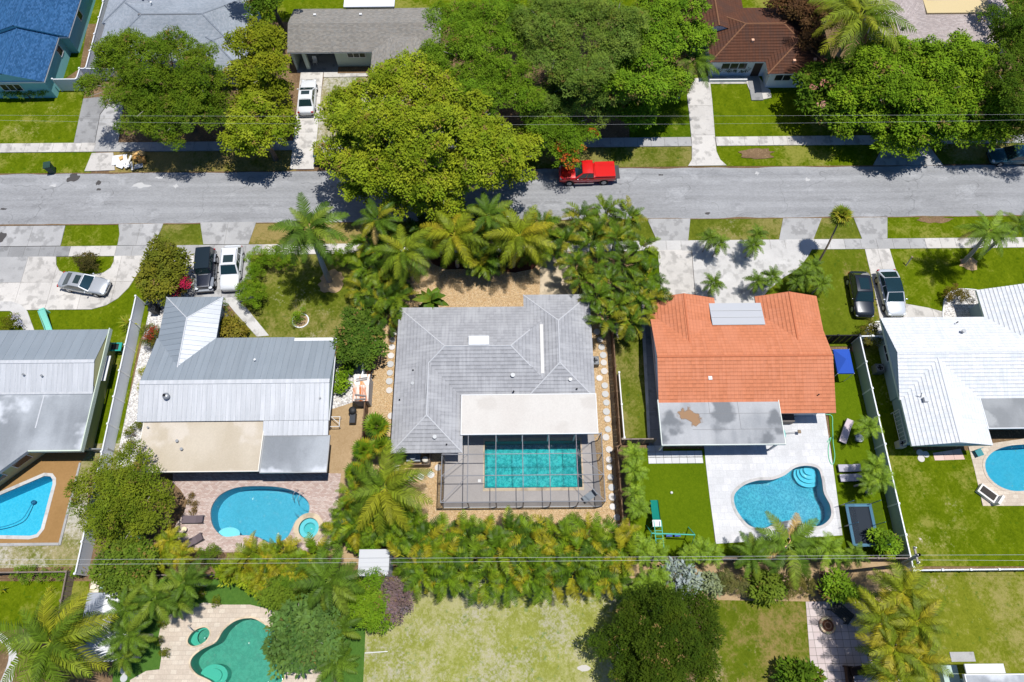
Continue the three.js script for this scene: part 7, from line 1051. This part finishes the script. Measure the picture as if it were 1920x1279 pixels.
{ /* white storage shed and rear sheds */
  const s = thing('flat_shed', 'white flat roofed shed behind the tan soil yard', 'shed'), [x0, z0, x1, z1] = GR(674, 1030, 728, 1080, 2.2); part(s, 'wall', bx(x0 + 0.05, 0, z0 + 0.05, x1 - 0.05, 2.1, z1 - 0.05), W.grey); for (let i = 0; i < 3; i++) part(s, 'roof_panel', bx(x0, 2.12 + i * 0.01, lerp(z0, z1, i / 3) + 0.015, x1, 2.2 + i * 0.01, lerp(z0, z1, (i + 1) / 3) - 0.008), mat([0.50, 0.51, 0.53], 0.6));
  const g = thing('metal_shed', 'white ribbed metal shed roof beside the big coconut palm', 'shed'), a = GR(165, 1112, 228, 1240, 2.3), xm = G(197, 1112, 2.8).x; part(g, 'wall', bx(a[0] + 0.1, 0, a[1] + 0.1, a[2] - 0.1, 2.25, a[3] - 0.1), W.grey);
  seamPanels(g, 'roof_panel', [[a[0], 2.3, a[1]], [a[0], 2.3, a[3]], [xm, 2.75, a[3]], [xm, 2.75, a[1]]], 0.45, R.metalPaleLit.map(m => tinted(m, [0.85, 0.87, 0.92])), 0.03); seamPanels(g, 'roof_panel', [[a[2], 2.3, a[1]], [a[2], 2.3, a[3]], [xm, 2.75, a[3]], [xm, 2.75, a[1]]], 0.45, R.metalPaleLit, 0.03);
  for (const [px, py, w, h, d, c, l] of [[186, 1102, 0.7, 0.6, 0.9, [0.7, 0.62, 0.5], 'cream box behind the low wooden fence'], [200, 1097, 0.6, 0.5, 0.6, [0.3, 0.45, 0.42], 'grey green crate behind the low wooden fence'], [213, 1104, 0.7, 0.5, 0.7, [0.1, 0.07, 0.05], 'dark crate behind the low wooden fence']]) { const p = G(px, py); solo('storage_box', l, 'box', new MB().box(-w / 2, 0, -d / 2, w / 2, h * 0.9, d / 2).box(-w / 2 - 0.03, h * 0.9, -d / 2 - 0.03, w / 2 + 0.03, h, d / 2 + 0.03).geo(), mat(c, 0.7), null, [p.x, 0.05, p.z]); }
  { const p = G(245, 1008), t = thing('green_tarp_bench', 'dark green covered bench below the round olive tree', 'bench', [p.x, 0, p.z], 0.1); part(t, 'seat', bx(-1, 0.3, -0.5, 0.5, 0.5, 0.5), mat([0.03, 0.16, 0.08], 0.7)); part(t, 'cushion', bx(0.6, 0.3, -0.6, 1.1, 0.62, 0.3), mat([0.04, 0.2, 0.1], 0.7)); for (const a of [-0.8, 0.9]) part(t, 'leg', bx(a - 0.05, 0, -0.4, a + 0.05, 0.3, 0.4), WOODG[0]); }
}
{ /* pump enclosure beside the grey tiled house */
  const g = thing('pump_enclosure', 'slatted wooden pump enclosure below the grey tiled roof', 'enclosure'), [x0, z0, x1, z1] = [-9.6, -14.7, -7.25, -13.2].map(v => v); const zB = G(770, 872, 0.9).z; for (let i = 0; i < 14; i++) part(g, 'slat', bx(lerp(x0, x1, i / 14) + 0.01, 0.05, zB - 0.03, lerp(x0, x1, (i + 1) / 14) - 0.01, 1.1, zB + 0.01), pick(WOODG)); for (const x of [x0, x1]) for (let i = 0; i < 4; i++) part(g, 'slat', bx(x - 0.02, 0.05, zB - 1.3 + i * 0.33, x + 0.02, 1.1, zB - 1.02 + i * 0.33), pick(WOODG));
  solo('pool_pump', 'grey pump box inside the slatted enclosure', 'pump', mergeGeometries([bx(-9.3, 0.05, zB - 1.1, -8.1, 0.75, zB - 0.35), new THREE.CylinderGeometry(0.3, 0.3, 0.5, 14).translate(-8.7, 0.95, zB - 0.7)]), mat([0.22, 0.26, 0.3], 0.5)); solo('pool_filter', 'beige round filter inside the slatted enclosure', 'filter', mergeGeometries([new THREE.CylinderGeometry(0.28, 0.3, 0.8, 16).translate(-7.65, 0.45, zB - 0.5), new THREE.SphereGeometry(0.28, 14, 8).scale(1, 0.5, 1).translate(-7.65, 0.85, zB - 0.5)]), mat([0.6, 0.56, 0.48], 0.6));
}
function acUnit(label, px, py, s = 0.8, y = 0.05, m = mat([0.12, 0.13, 0.14], 0.5)) { const p = G(px, py, 0.8), g = thing('air_conditioner', label, 'air conditioner', [p.x, y, p.z]); part(g, 'casing', bx(-s / 2, 0, -s / 2, s / 2, 0.8, s / 2), m); part(g, 'fan_guard', new THREE.TorusGeometry(s * 0.38, 0.03, 6, 20).rotateX(Math.PI / 2).translate(0, 0.82, 0), GREYMETAL); part(g, 'fan', mergeGeometries([0, 1, 2, 3].map(i => new THREE.BoxGeometry(s * 0.32, 0.02, 0.12).translate(s * 0.18, 0.81, 0).rotateY(i * 1.5708))), DARK); }
acUnit('air conditioner beside the east wall of the grey tiled house', 1115, 676); acUnit('air conditioner in the shade beside the white roofed house', 1650, 690);
acUnit('grey air conditioner below the trellis of the white roofed house', 1692, 832, 0.6, 0.05, mat([0.45, 0.42, 0.38], 0.6));
{ /* teal box and slide by the left house */
  const p = G(216, 650, 1), g = thing('playhouse', 'turquoise play stand beside the olive house', 'playhouse', [p.x, 0.03, p.z]); const T = mat([0.02, 0.32, 0.26], 0.5); part(g, 'table', mergeGeometries([bx(-0.8, 0.85, -0.42, 0.55, 0.95, -0.3), bx(-0.8, 0.85, 0.3, 0.55, 0.95, 0.42), bx(0.3, 0.85, -0.3, 0.55, 0.95, 0.3)]), T); part(g, 'tray', bx(-0.75, 0.8, -0.28, 0.28, 0.84, 0.28), PLASTIC); for (const a of [-0.7, 0.45]) for (const b of [-0.35, 0.35]) part(g, 'leg', rod([a, 0, b], [a, 0.85, b], 0.05), T);
  const q = G(92, 605), sl = thing('toy_slide', 'small turquoise toy slide on the curved lawn', 'slide', [q.x, 0.03, q.z], 0.35); const m = new MB(); for (let i = 0; i < 8; i++) { const y = t => 0.95 * Math.pow(1 - t, 1.4) + 0.08, a = i / 8, b = (i + 1) / 8, Z = t => -0.9 + 2.0 * t; m.quad([-0.28, y(a), Z(a)], [0.28, y(a), Z(a)], [0.28, y(b), Z(b)], [-0.28, y(b), Z(b)]); } part(sl, 'chute', m.geo(), mat([0.2, 0.58, 0.48], 0.5)); part(sl, 'ladder', bx(-0.25, 0, -1.1, 0.25, 1.0, -0.95), mat([0.2, 0.58, 0.48], 0.5)); for (const s of [-1, 1]) part(sl, 'side_rail', rod([s * 0.3, 1.05, -0.9], [s * 0.3, 0.15, 1.1], 0.04), mat([0.16, 0.5, 0.42], 0.5));
}
{ /* swing set with slide */
  const g = thing('swing_set', 'green swing set with slide and monkey ladder on the artificial turf', 'swing set'), T = mat([0.05, 0.42, 0.33], 0.45), p0 = G(1222, 1000, 2), p1 = G(1303, 1003, 2), y = 2.0;
  part(g, 'top_beam', rod([p0.x, y, p0.z], [p1.x, y, p1.z], 0.05, 8), T); for (const p of [p0, p1]) for (const s of [-1, 1]) part(g, 'frame_leg', rod([p.x, y, p.z], [p.x, 0, p.z + s * 0.9], 0.04, 8), T);
  for (let i = 0; i < 2; i++) { const x = lerp(p0.x, p1.x, 0.5 + i * 0.2); const sw = part(g, 'swing_seat', bx(x - 0.25, 0.42, p0.z - 0.1, x + 0.25, 0.47, p0.z + 0.1), mat([0.02, 0.08, 0.35], 0.6)); for (const s of [-0.22, 0.22]) part(sw, 'chain', rod([x + s, 0.45, p0.z], [x + s * 0.8, y, p0.z], 0.012, 4), GREYMETAL); }
  const a = G(1231, 975, 1.5), s0 = G(1226, 938, 0.15); const m = new MB(), N = 10, W2 = 0.33; for (let i = 0; i < N; i++) { const f = t => [lerp(a.x, s0.x, t), lerp(1.5, 0.18, Math.pow(t, 0.85)), lerp(a.z, s0.z, t)], q = f(i / N), r = f((i + 1) / N); m.quad([q[0] - W2, q[1], q[2]], [q[0] + W2, q[1], q[2]], [r[0] + W2, r[1], r[2]], [r[0] - W2, r[1], r[2]]); for (const s of [-1, 1]) m.quad([q[0] + s * W2, q[1], q[2]], [q[0] + s * W2, q[1] + 0.15, q[2]], [r[0] + s * W2, r[1] + 0.15, r[2]], [r[0] + s * W2, r[1], r[2]]); } part(g, 'slide', m.geo(), mat([0.01, 0.22, 0.17], 0.35), 'dark green plastic slide');
  part(g, 'platform', bx(a.x - 0.35, 1.45, a.z, a.x + 0.35, 1.52, a.z + 0.55), WHITE); for (const sx of [-0.3, 0.3]) for (const dz of [0.05, 0.5]) part(g, 'platform_post', rod([a.x + sx, 0, a.z + dz], [a.x + sx, 1.5, a.z + dz], 0.04), T);
  for (const sx of [-0.3, 0.3]) part(g, 'ladder_rail', rod([a.x + sx, 1.9, a.z + 0.1], [a.x + sx + 0.02, 1.9, a.z + 2.3], 0.035), T); for (let i = 0; i < 6; i++) part(g, 'rung', rod([a.x - 0.3, 1.9, a.z + 0.6 + i * 0.32], [a.x + 0.32, 1.9, a.z + 0.6 + i * 0.32], 0.025), T); for (const sx of [-0.3, 0.32]) part(g, 'ladder_leg', rod([a.x + sx, 0, a.z + 2.5], [a.x + sx, 1.9, a.z + 2.3], 0.035), T);
  const b = G(1259, 924, 0.1); solo('ball', 'small white ball on the artificial turf', 'ball', new THREE.IcosahedronGeometry(0.12, 3), WHITE, null, [b.x, 0.14, b.z]);
}
{ /* trampoline */
  const g = thing('trampoline', 'rectangular trampoline with blue padding and net poles', 'trampoline'), [x0, z0, x1, z1] = GR(1584, 945, 1650, 1025, 0.9), y = 0.9, PAD = mat([0.035, 0.15, 0.24], 0.6), NET = new THREE.MeshStandardMaterial({ color: lin(0.05, 0.07, 0.09), roughness: 1, transparent: true, opacity: 0.22, side: THREE.DoubleSide });
  const rd = [[x0 + 0.45, z0 + 0.25], [x1 - 0.5, z0 + 0.25], [x1 - 0.35, z0 + 0.9], [x1 - 0.35, z1 - 0.9], [x1 - 0.6, z1 - 0.3], [x0 + 0.5, z1 - 0.3], [x0 + 0.35, z1 - 0.8], [x0 + 0.35, z0 + 0.9]];
  part(g, 'mat', sheet([[x0 + 0.22, z0 + 0.22], [x1 - 0.22, z0 + 0.22], [x1 - 0.22, z1 - 0.22], [x0 + 0.22, z1 - 0.22]], y - 0.03), mat([0.028, 0.036, 0.048], 0.85));
  for (const [a, b, c, d] of [[x0, z0, x1, z0 + 0.24], [x0, z1 - 0.24, x1, z1], [x0, z0 + 0.245, x0 + 0.24, z1 - 0.245], [x1 - 0.24, z0 + 0.245, x1, z1 - 0.245]]) part(g, 'pad', bx(a, y - 0.04, b, c, y + 0.04, d), PAD);
  for (const [x, z] of [[x0, z0], [x1, z0], [x0, z1], [x1, z1], [x0, (z0 + z1) / 2], [x1, (z0 + z1) / 2]]) { part(g, 'leg', rod([x, 0, z], [x, y, z], 0.05), GREYMETAL); part(g, 'net_pole', rod([x, y, z], [x, y + 1.7, z], 0.03), PAD); }
  for (const [a, b, c, d] of [[x0, z0, x1, z0], [x0, z1, x1, z1], [x0, z0, x0, z1], [x1, z0, x1, z1]]) part(g, 'net', new MB().quad([a, y, b], [c, y, d], [c, y + 1.65, d], [a, y + 1.65, b]).geo(), NET);
}
{ /* canopy tent */
  const g = thing('canopy_tent', 'blue square canopy tent beside the orange roofed house', 'canopy'), [x0, z0, x1, z1] = GR(1562, 655, 1602, 700, 2.2), B = mat([0.03, 0.09, 0.42], 0.7), A = [(x0 + x1) / 2, 2.75, (z0 + z1) / 2], C = [[x0, 2.2, z0], [x1, 2.2, z0], [x1, 2.2, z1], [x0, 2.2, z1]];
  for (let i = 0; i < 4; i++) { const a = C[i], b = C[(i + 1) % 4]; part(g, 'canopy_panel', new MB().tri(a, A, b).quad(a, b, [b[0], 2.0, b[2]], [a[0], 2.0, a[2]]).geo(), B); part(g, 'leg', rod([a[0], 0, a[2]], [a[0], 2.2, a[2]], 0.03), WHITE); }
}
function lounger(label, px, py, turn, c, group, len = 1.9) { const p = G(px, py, 0.35), g = thing('sun_lounger', label, 'sun lounger', [p.x, 0.05, p.z], turn, group), m = mat(c, 0.8), f = mat([0.05, 0.05, 0.055], 0.6); part(g, 'frame', mergeGeometries([bx(-len / 2, 0.26, -0.33, len / 2, 0.31, -0.28), bx(-len / 2, 0.26, 0.28, len / 2, 0.31, 0.33), bx(-len / 2, 0.26, -0.28, -len / 2 + 0.05, 0.31, 0.28)]), f); part(g, 'cushion', new THREE.BoxGeometry(len * 0.64, 0.1, 0.62).translate(-len * 0.17, 0.36, 0), m); part(g, 'backrest', new THREE.BoxGeometry(len * 0.36, 0.1, 0.62).rotateZ(0.35).translate(len * 0.31, 0.46, 0), m); for (const a of [-0.8, 0.7]) for (const b of [-0.28, 0.28]) part(g, 'leg', rod([a, 0, b], [a, 0.28, b], 0.025), f); return g; }
lounger('upper pale lounger of the pair on the turf strip', 1592, 878, 0, [0.42, 0.40, 0.46], 'pair of pale loungers');
lounger('lower pale lounger of the pair on the turf strip', 1595, 896, 0.03, [0.42, 0.40, 0.46], 'pair of pale loungers');
lounger('long pinkish white lounger beside the green fence', 1586, 809, 1.1, [0.62, 0.52, 0.55], null, 2.3);
lounger('dark wire lounger left of the kidney shaped pool', 362, 974, 0, [0.14, 0.11, 0.12], 'dark loungers on the pink terrace');
lounger('dark tilted lounger below the other on the pink terrace', 364, 1014, 0.5, [0.14, 0.11, 0.12], 'dark loungers on the pink terrace', 1.6);
function roundTable(label, px, py, r, h, c) { const p = G(px, py, h), g = thing('side_table', label, 'table', [p.x, 0.1, p.z]); part(g, 'table_top', new THREE.CylinderGeometry(r, r, 0.04, 20).translate(0, h, 0), mat(c, 0.7)); part(g, 'leg', rod([0, 0, 0], [0, h, 0], 0.04), GREYMETAL); part(g, 'base', new THREE.CylinderGeometry(r * 0.6, r * 0.6, 0.03, 16).translate(0, 0.02, 0), GREYMETAL); }
roundTable('small cream round table beside the dark loungers', 346, 993, 0.22, 0.45, [0.72, 0.62, 0.4]); roundTable('round table with glasses beside the pinkish lounger', 1611, 822, 0.36, 0.5, [0.45, 0.46, 0.48]); roundTable('cream round table beside the pair of loungers', 1629, 921, 0.3, 0.5, [0.6, 0.5, 0.4]); roundTable('small round dark table beside the pink patio chairs', 1610, 1137, 0.26, 0.5, [0.12, 0.14, 0.14]);
{ const p = G(533, 1032), g = thing('ceramic_pot', 'cobalt blue ceramic pot at the edge of the pink terrace', 'pot', [p.x, 0.1, p.z]); part(g, 'vessel', new THREE.LatheGeometry([[0.15, 0], [0.26, 0.15], [0.28, 0.35], [0.2, 0.5], [0.24, 0.55], [0.2, 0.54], [0.16, 0.4]].map(q => new THREE.Vector2(...q)), 20), mat([0.01, 0.03, 0.32], 0.2)); part(g, 'soil', new THREE.CylinderGeometry(0.18, 0.18, 0.02, 16).translate(0, 0.46, 0), M.mulch); }
{ const p = G(1549, 1173), g = thing('fire_pit', 'round stone fire pit with a rusty bowl on the pink patio', 'fire pit', [p.x, 0.1, p.z]); for (let i = 0; i < 14; i++) { const a = i / 14 * 6.283, m = part(g, 'stone', new THREE.BoxGeometry(0.24, 0.28, 0.16), mat([rr(0.4, 0.55), rr(0.32, 0.42), rr(0.2, 0.28)], 0.9)); m.position.set(Math.cos(a) * 0.55, 0.14, Math.sin(a) * 0.55); m.rotation.y = -a + Math.PI / 2; } part(g, 'bowl', new THREE.CylinderGeometry(0.44, 0.3, 0.2, 20).translate(0, 0.16, 0), mat([0.16, 0.07, 0.04], 0.8)); part(g, 'rust_ring', new THREE.TorusGeometry(0.25, 0.05, 8, 20).rotateX(Math.PI / 2).translate(0, 0.28, 0), mat([0.4, 0.22, 0.13], 0.8)); }
{ const p = G(1578, 1148, 0.7), g = thing('patio_table', 'black slatted table turned askew on the pink patio', 'table', [p.x, 0.1, p.z], -0.75); for (let i = 0; i < 6; i++) part(g, 'slat', bx(-0.85, 0.68, -0.5 + i * 0.17, 0.85, 0.72, -0.5 + i * 0.17 + 0.155), mat([0.03, 0.034, 0.036], 0.5)); for (const a of [-0.75, 0.75]) for (const b of [-0.42, 0.42]) part(g, 'leg', rod([a, 0, b], [a, 0.68, b], 0.035), DARK); }
for (const [px, py, t, l, nm] of [[1610, 1258, 0.1, 'dark brown bench at the bottom edge of the pink patio', 'patio_bench'], [1592, 1268, 1.5, 'dark brown armchair at the bottom edge of the pink patio', 'patio_armchair']]) { const p = G(px, py, 0.4), g = thing(nm, l, nm === 'patio_bench' ? 'bench' : 'armchair', [p.x, 0.1, p.z], t), m = mat([0.06, 0.035, 0.025], 0.7); part(g, 'seat', bx(-0.7, 0.3, -0.3, 0.7, 0.4, 0.3), m); part(g, 'backrest', bx(-0.7, 0.4, -0.36, 0.7, 0.85, -0.28), m); for (const a of [-0.68, 0.68]) part(g, 'armrest', bx(a - 0.05, 0, -0.3, a + 0.05, 0.6, 0.3), m); }
{ const p = G(1855, 927, 0.4), g = thing('wicker_lounge', 'white and black wicker lounge at the edge of the beige terrace', 'lounge', [p.x, 0.1, p.z], -0.75); part(g, 'base', bx(-0.9, 0, -0.45, 0.9, 0.35, 0.45), mat([0.7, 0.68, 0.64], 0.8)); part(g, 'cushion', bx(-0.75, 0.35, -0.28, 0.5, 0.43, 0.28), mat([0.05, 0.045, 0.04], 0.8)); part(g, 'backrest', bx(0.7, 0.35, -0.45, 0.9, 0.8, 0.45), mat([0.72, 0.7, 0.66], 0.8)); }
{ const p = G(1836, 849, 0.4), g = thing('pool_toy_chair', 'small teal chair on the beige terrace', 'chair', [p.x, 0.1, p.z], 0.3), m = mat([0.02, 0.2, 0.22], 0.6); part(g, 'seat', bx(-0.3, 0.3, -0.3, 0.3, 0.36, 0.3), m); part(g, 'backrest', bx(-0.3, 0.36, -0.32, 0.3, 0.75, -0.27), m); for (const a of [-0.26, 0.26]) for (const b of [-0.26, 0.26]) part(g, 'leg', rod([a, 0, b], [a, 0.3, b], 0.025), m); }
slabs('patio', 'small pink paved patch behind the white roofed house', 'patio', [[1748, 850], [1800, 842], [1808, 862], [1752, 864]], 0.8, 0.6, [mat([0.6, 0.42, 0.36], 0.85), mat([0.66, 0.48, 0.42], 0.85)]);
{ const p = G(1480, 808, 1.2); const g = thing('teal_umbrella', 'folded turquoise float beside the flat grey roof', 'float', [p.x, 0.1, p.z]); part(g, 'float', new THREE.SphereGeometry(0.55, 14, 8).scale(0.7, 0.25, 1.1).translate(-0.4, 0.25, 0), mat([0.16, 0.5, 0.46], 0.6)); part(g, 'pole', rod([-0.2, 0.3, 0], [1.1, 0.45, -0.1], 0.025), BRONZE); part(g, 'brush_head', cbox(0.25, 0.12, 0.3, 1.15, 0.45, -0.1), BOLEB); }
solo('garden_hose', 'pale green garden hose looped on the turf strip', 'hose', tubeThrough([[1547, 778], [1558, 780], [1560, 800], [1561, 830], [1564, 858], [1560, 872], [1555, 866], [1552, 840], [1557, 820], [1550, 830]].map(p => { const g = G(...p); return [g.x, 0.13, g.z]; }), 0.035, 60), mat([0.16, 0.55, 0.32], 0.5));
{ const p = G(1698, 499), t = thing('mailbox_post', 'leaning wooden post on the wide front lawn', 'post', [p.x, 0.02, p.z]); part(t, 'post', rod([0, 0, 0], [0.1, 1.15, -0.35], 0.06), BOLE); part(t, 'cap', cbox(0.16, 0.06, 0.16, 0.1, 1.17, -0.35), BOLEB); }
{ const p = G(564, 602), g = thing('ring_bed', 'white stone edged round bed on the worn front lawn', 'flower bed', [p.x, 0.02, p.z]); part(g, 'soil', sheet(ring(0, 0, 0.72, 20), 0.05), M.tanSoil); for (let i = 0; i < 18; i++) { const a = i / 18 * 6.283, m = part(g, 'edging_stone', new THREE.BoxGeometry(0.25, 0.14, 0.11), pick([WHITE, TRIM])); m.position.set(Math.cos(a) * 0.76, 0.06, Math.sin(a) * 0.72); m.rotation.y = -a + Math.PI / 2; } }
{ const c = G(1632, 628), g = thing('curved_bed', 'white curved bed wall at the corner of the white roofed house', 'flower bed'), arc = []; for (let i = 0; i <= 14; i++) { const a = lerp(Math.PI * 0.45, Math.PI * 1.55, i / 14); arc.push([c.x + 0.9 + Math.cos(a) * 1.5, c.z + Math.sin(a) * 1.25]); } const inr = arc.map(([x, z]) => [lerp(x, c.x + 0.9, 0.1), lerp(z, c.z, 0.1)]); part(g, 'bed_wall', prism([...arc, ...inr.reverse()], 0, 0.45), WHITE); part(g, 'soil', sheet([...inr], 0.3), M.pebbleWhite); }
{ const g = thing('pebble_bed', 'white curved pebble bed in front of the white roofed house', 'flower bed'), o = GP([[1768, 600], [1767, 575], [1770, 560], [1780, 548], [1795, 543], [1815, 543], [1836, 548], [1846, 600]]), cx = o.reduce((s, p) => s + p[0], 0) / 8, cz = o.reduce((s, p) => s + p[1], 0) / 8, r = smooth(o, 4); part(g, 'pebbles', sheet(r, 0.12), M.pebbleWhite); part(g, 'edging', prism(r, 0, 0.2, [r.map(p => [lerp(p[0], cx, 0.06), lerp(p[1], cz, 0.06)])]), WHITE); }
{ const p = G(325, 553), g = thing('white_gate', 'low white wall beside the bougainvillea', 'wall', [p.x, 0, p.z]); part(g, 'wall', bx(-0.9, 0, -0.06, 0.6, 1.3, 0.06), WHITE); part(g, 'coping', bx(-0.95, 1.3, -0.1, 0.65, 1.36, 0.1), TRIM); }
{ const p = G(1145, 615), t = thing('cut_palm_stem', 'pale bent palm boot beside the dark wooden fence', 'palm stem', [p.x + 0.5, 0, p.z]); part(t, 'stem', taper([[0, 0, 0.6], [-0.05, 0.8, 0], [-0.25, 1.8, -0.8]], 0.22, 0.12), BOLE); part(t, 'root_flare', taper([[0, 0, 0.6], [0.15, 0.1, 1.1]], 0.14, 0.04, 4), BOLE); }
{ const p = G(706, 1223); const m = solo('pipe', 'thin white pipe lying on the yellow lawn', 'pipe', rod([-0.9, 0.06, 0.05], [0.9, 0.06, -0.05], 0.04, 8), WHITE, null, [p.x, 0.05, p.z]); }
[[1095, 1253, 'pale sandy stone at the bottom of the yellow lawn', 1.6, 0.14, 0.7, [0.5, 0.47, 0.42]], [1725, 1011, 'small pale stone on the back lawn', 0.3, 0.14, 0.25, [0.5, 0.44, 0.38]], [331, 478, 'grey meter box cover on the triangular verge', 0.5, 0.1, 0.25, [0.5, 0.52, 0.5]]].forEach(([px, py, l, w, h, d, c]) => { const p = G(px, py); const g = new THREE.IcosahedronGeometry(0.5, 2), P = g.attributes.position; for (let i = 0; i < P.count; i++) { const k = 0.85 + 0.3 * hash(Math.round(P.getX(i) * 50), Math.round(P.getZ(i) * 50), 9); P.setXYZ(i, P.getX(i) * w * k, P.getY(i) * h, P.getZ(i) * d * k); } g.computeVertexNormals(); solo('stone', l, 'stone', g, mat(c, 0.95), null, [p.x, 0.03, p.z]); });

/* ---------- power lines ---------- */
function wire(label, a, b, sag, r = 0.03) { const A = G(a[0], a[1], a[2]), B = G(b[0], b[1], b[2]), pts = []; for (let i = 0; i <= 8; i++) { const t = i / 8; pts.push([lerp(A.x, B.x, t), lerp(a[2], b[2], t) - sag * 4 * t * (1 - t), lerp(A.z, B.z, t)]); } return solo('power_line', label, 'power line', tubeThrough(pts, r, 40, 4), mat([0.6, 0.6, 0.6], 0.6)); }
wire('upper thin wire over the north gardens', [-200, 215, 8.5], [2120, 213, 8.5], 0.3, 0.006); wire('lower thin wire over the north gardens', [-200, 222, 8.2], [2120, 221, 8.2], 0.9, 0.006);
{ const f = G(1684, 1062), tp = G(1724, 1040, 9), g = thing('utility_pole', 'grey wooden utility pole at the rear fence corner', 'utility pole', [f.x, 0, f.z]); part(g, 'pole', taper([[0, -0.1, 0], [(tp.x - f.x) * 0.5, 4.5, (tp.z - f.z) * 0.5], [tp.x - f.x, 9, tp.z - f.z]], 0.16, 0.11, 6, 10), BARKG); part(g, 'crossarm', bx(tp.x - f.x - 0.06, 8.5, tp.z - f.z - 0.6, tp.x - f.x + 0.06, 8.62, tp.z - f.z + 0.6), BARKG); for (const s of [-0.5, 0, 0.5]) part(g, 'insulator', new THREE.CylinderGeometry(0.05, 0.06, 0.18, 8).translate(tp.x - f.x, 8.72, tp.z - f.z + s), GREYMETAL); }
wire('upper rear wire running left from the utility pole', [1722, 1041, 8.8], [-200, 1050, 8.8], 0.5, 0.008); wire('lower rear wire running left from the utility pole', [1708, 1046, 7.6], [-200, 1060, 7.6], 0.6, 0.008); wire('upper rear wire running right from the utility pole', [1722, 1041, 8.8], [2150, 1039, 8.8], 0.1, 0.008); wire('lower rear wire running right from the utility pole', [1712, 1050, 7.8], [2150, 1052, 7.8], 0.1, 0.008);

renderer.render(scene, camera);
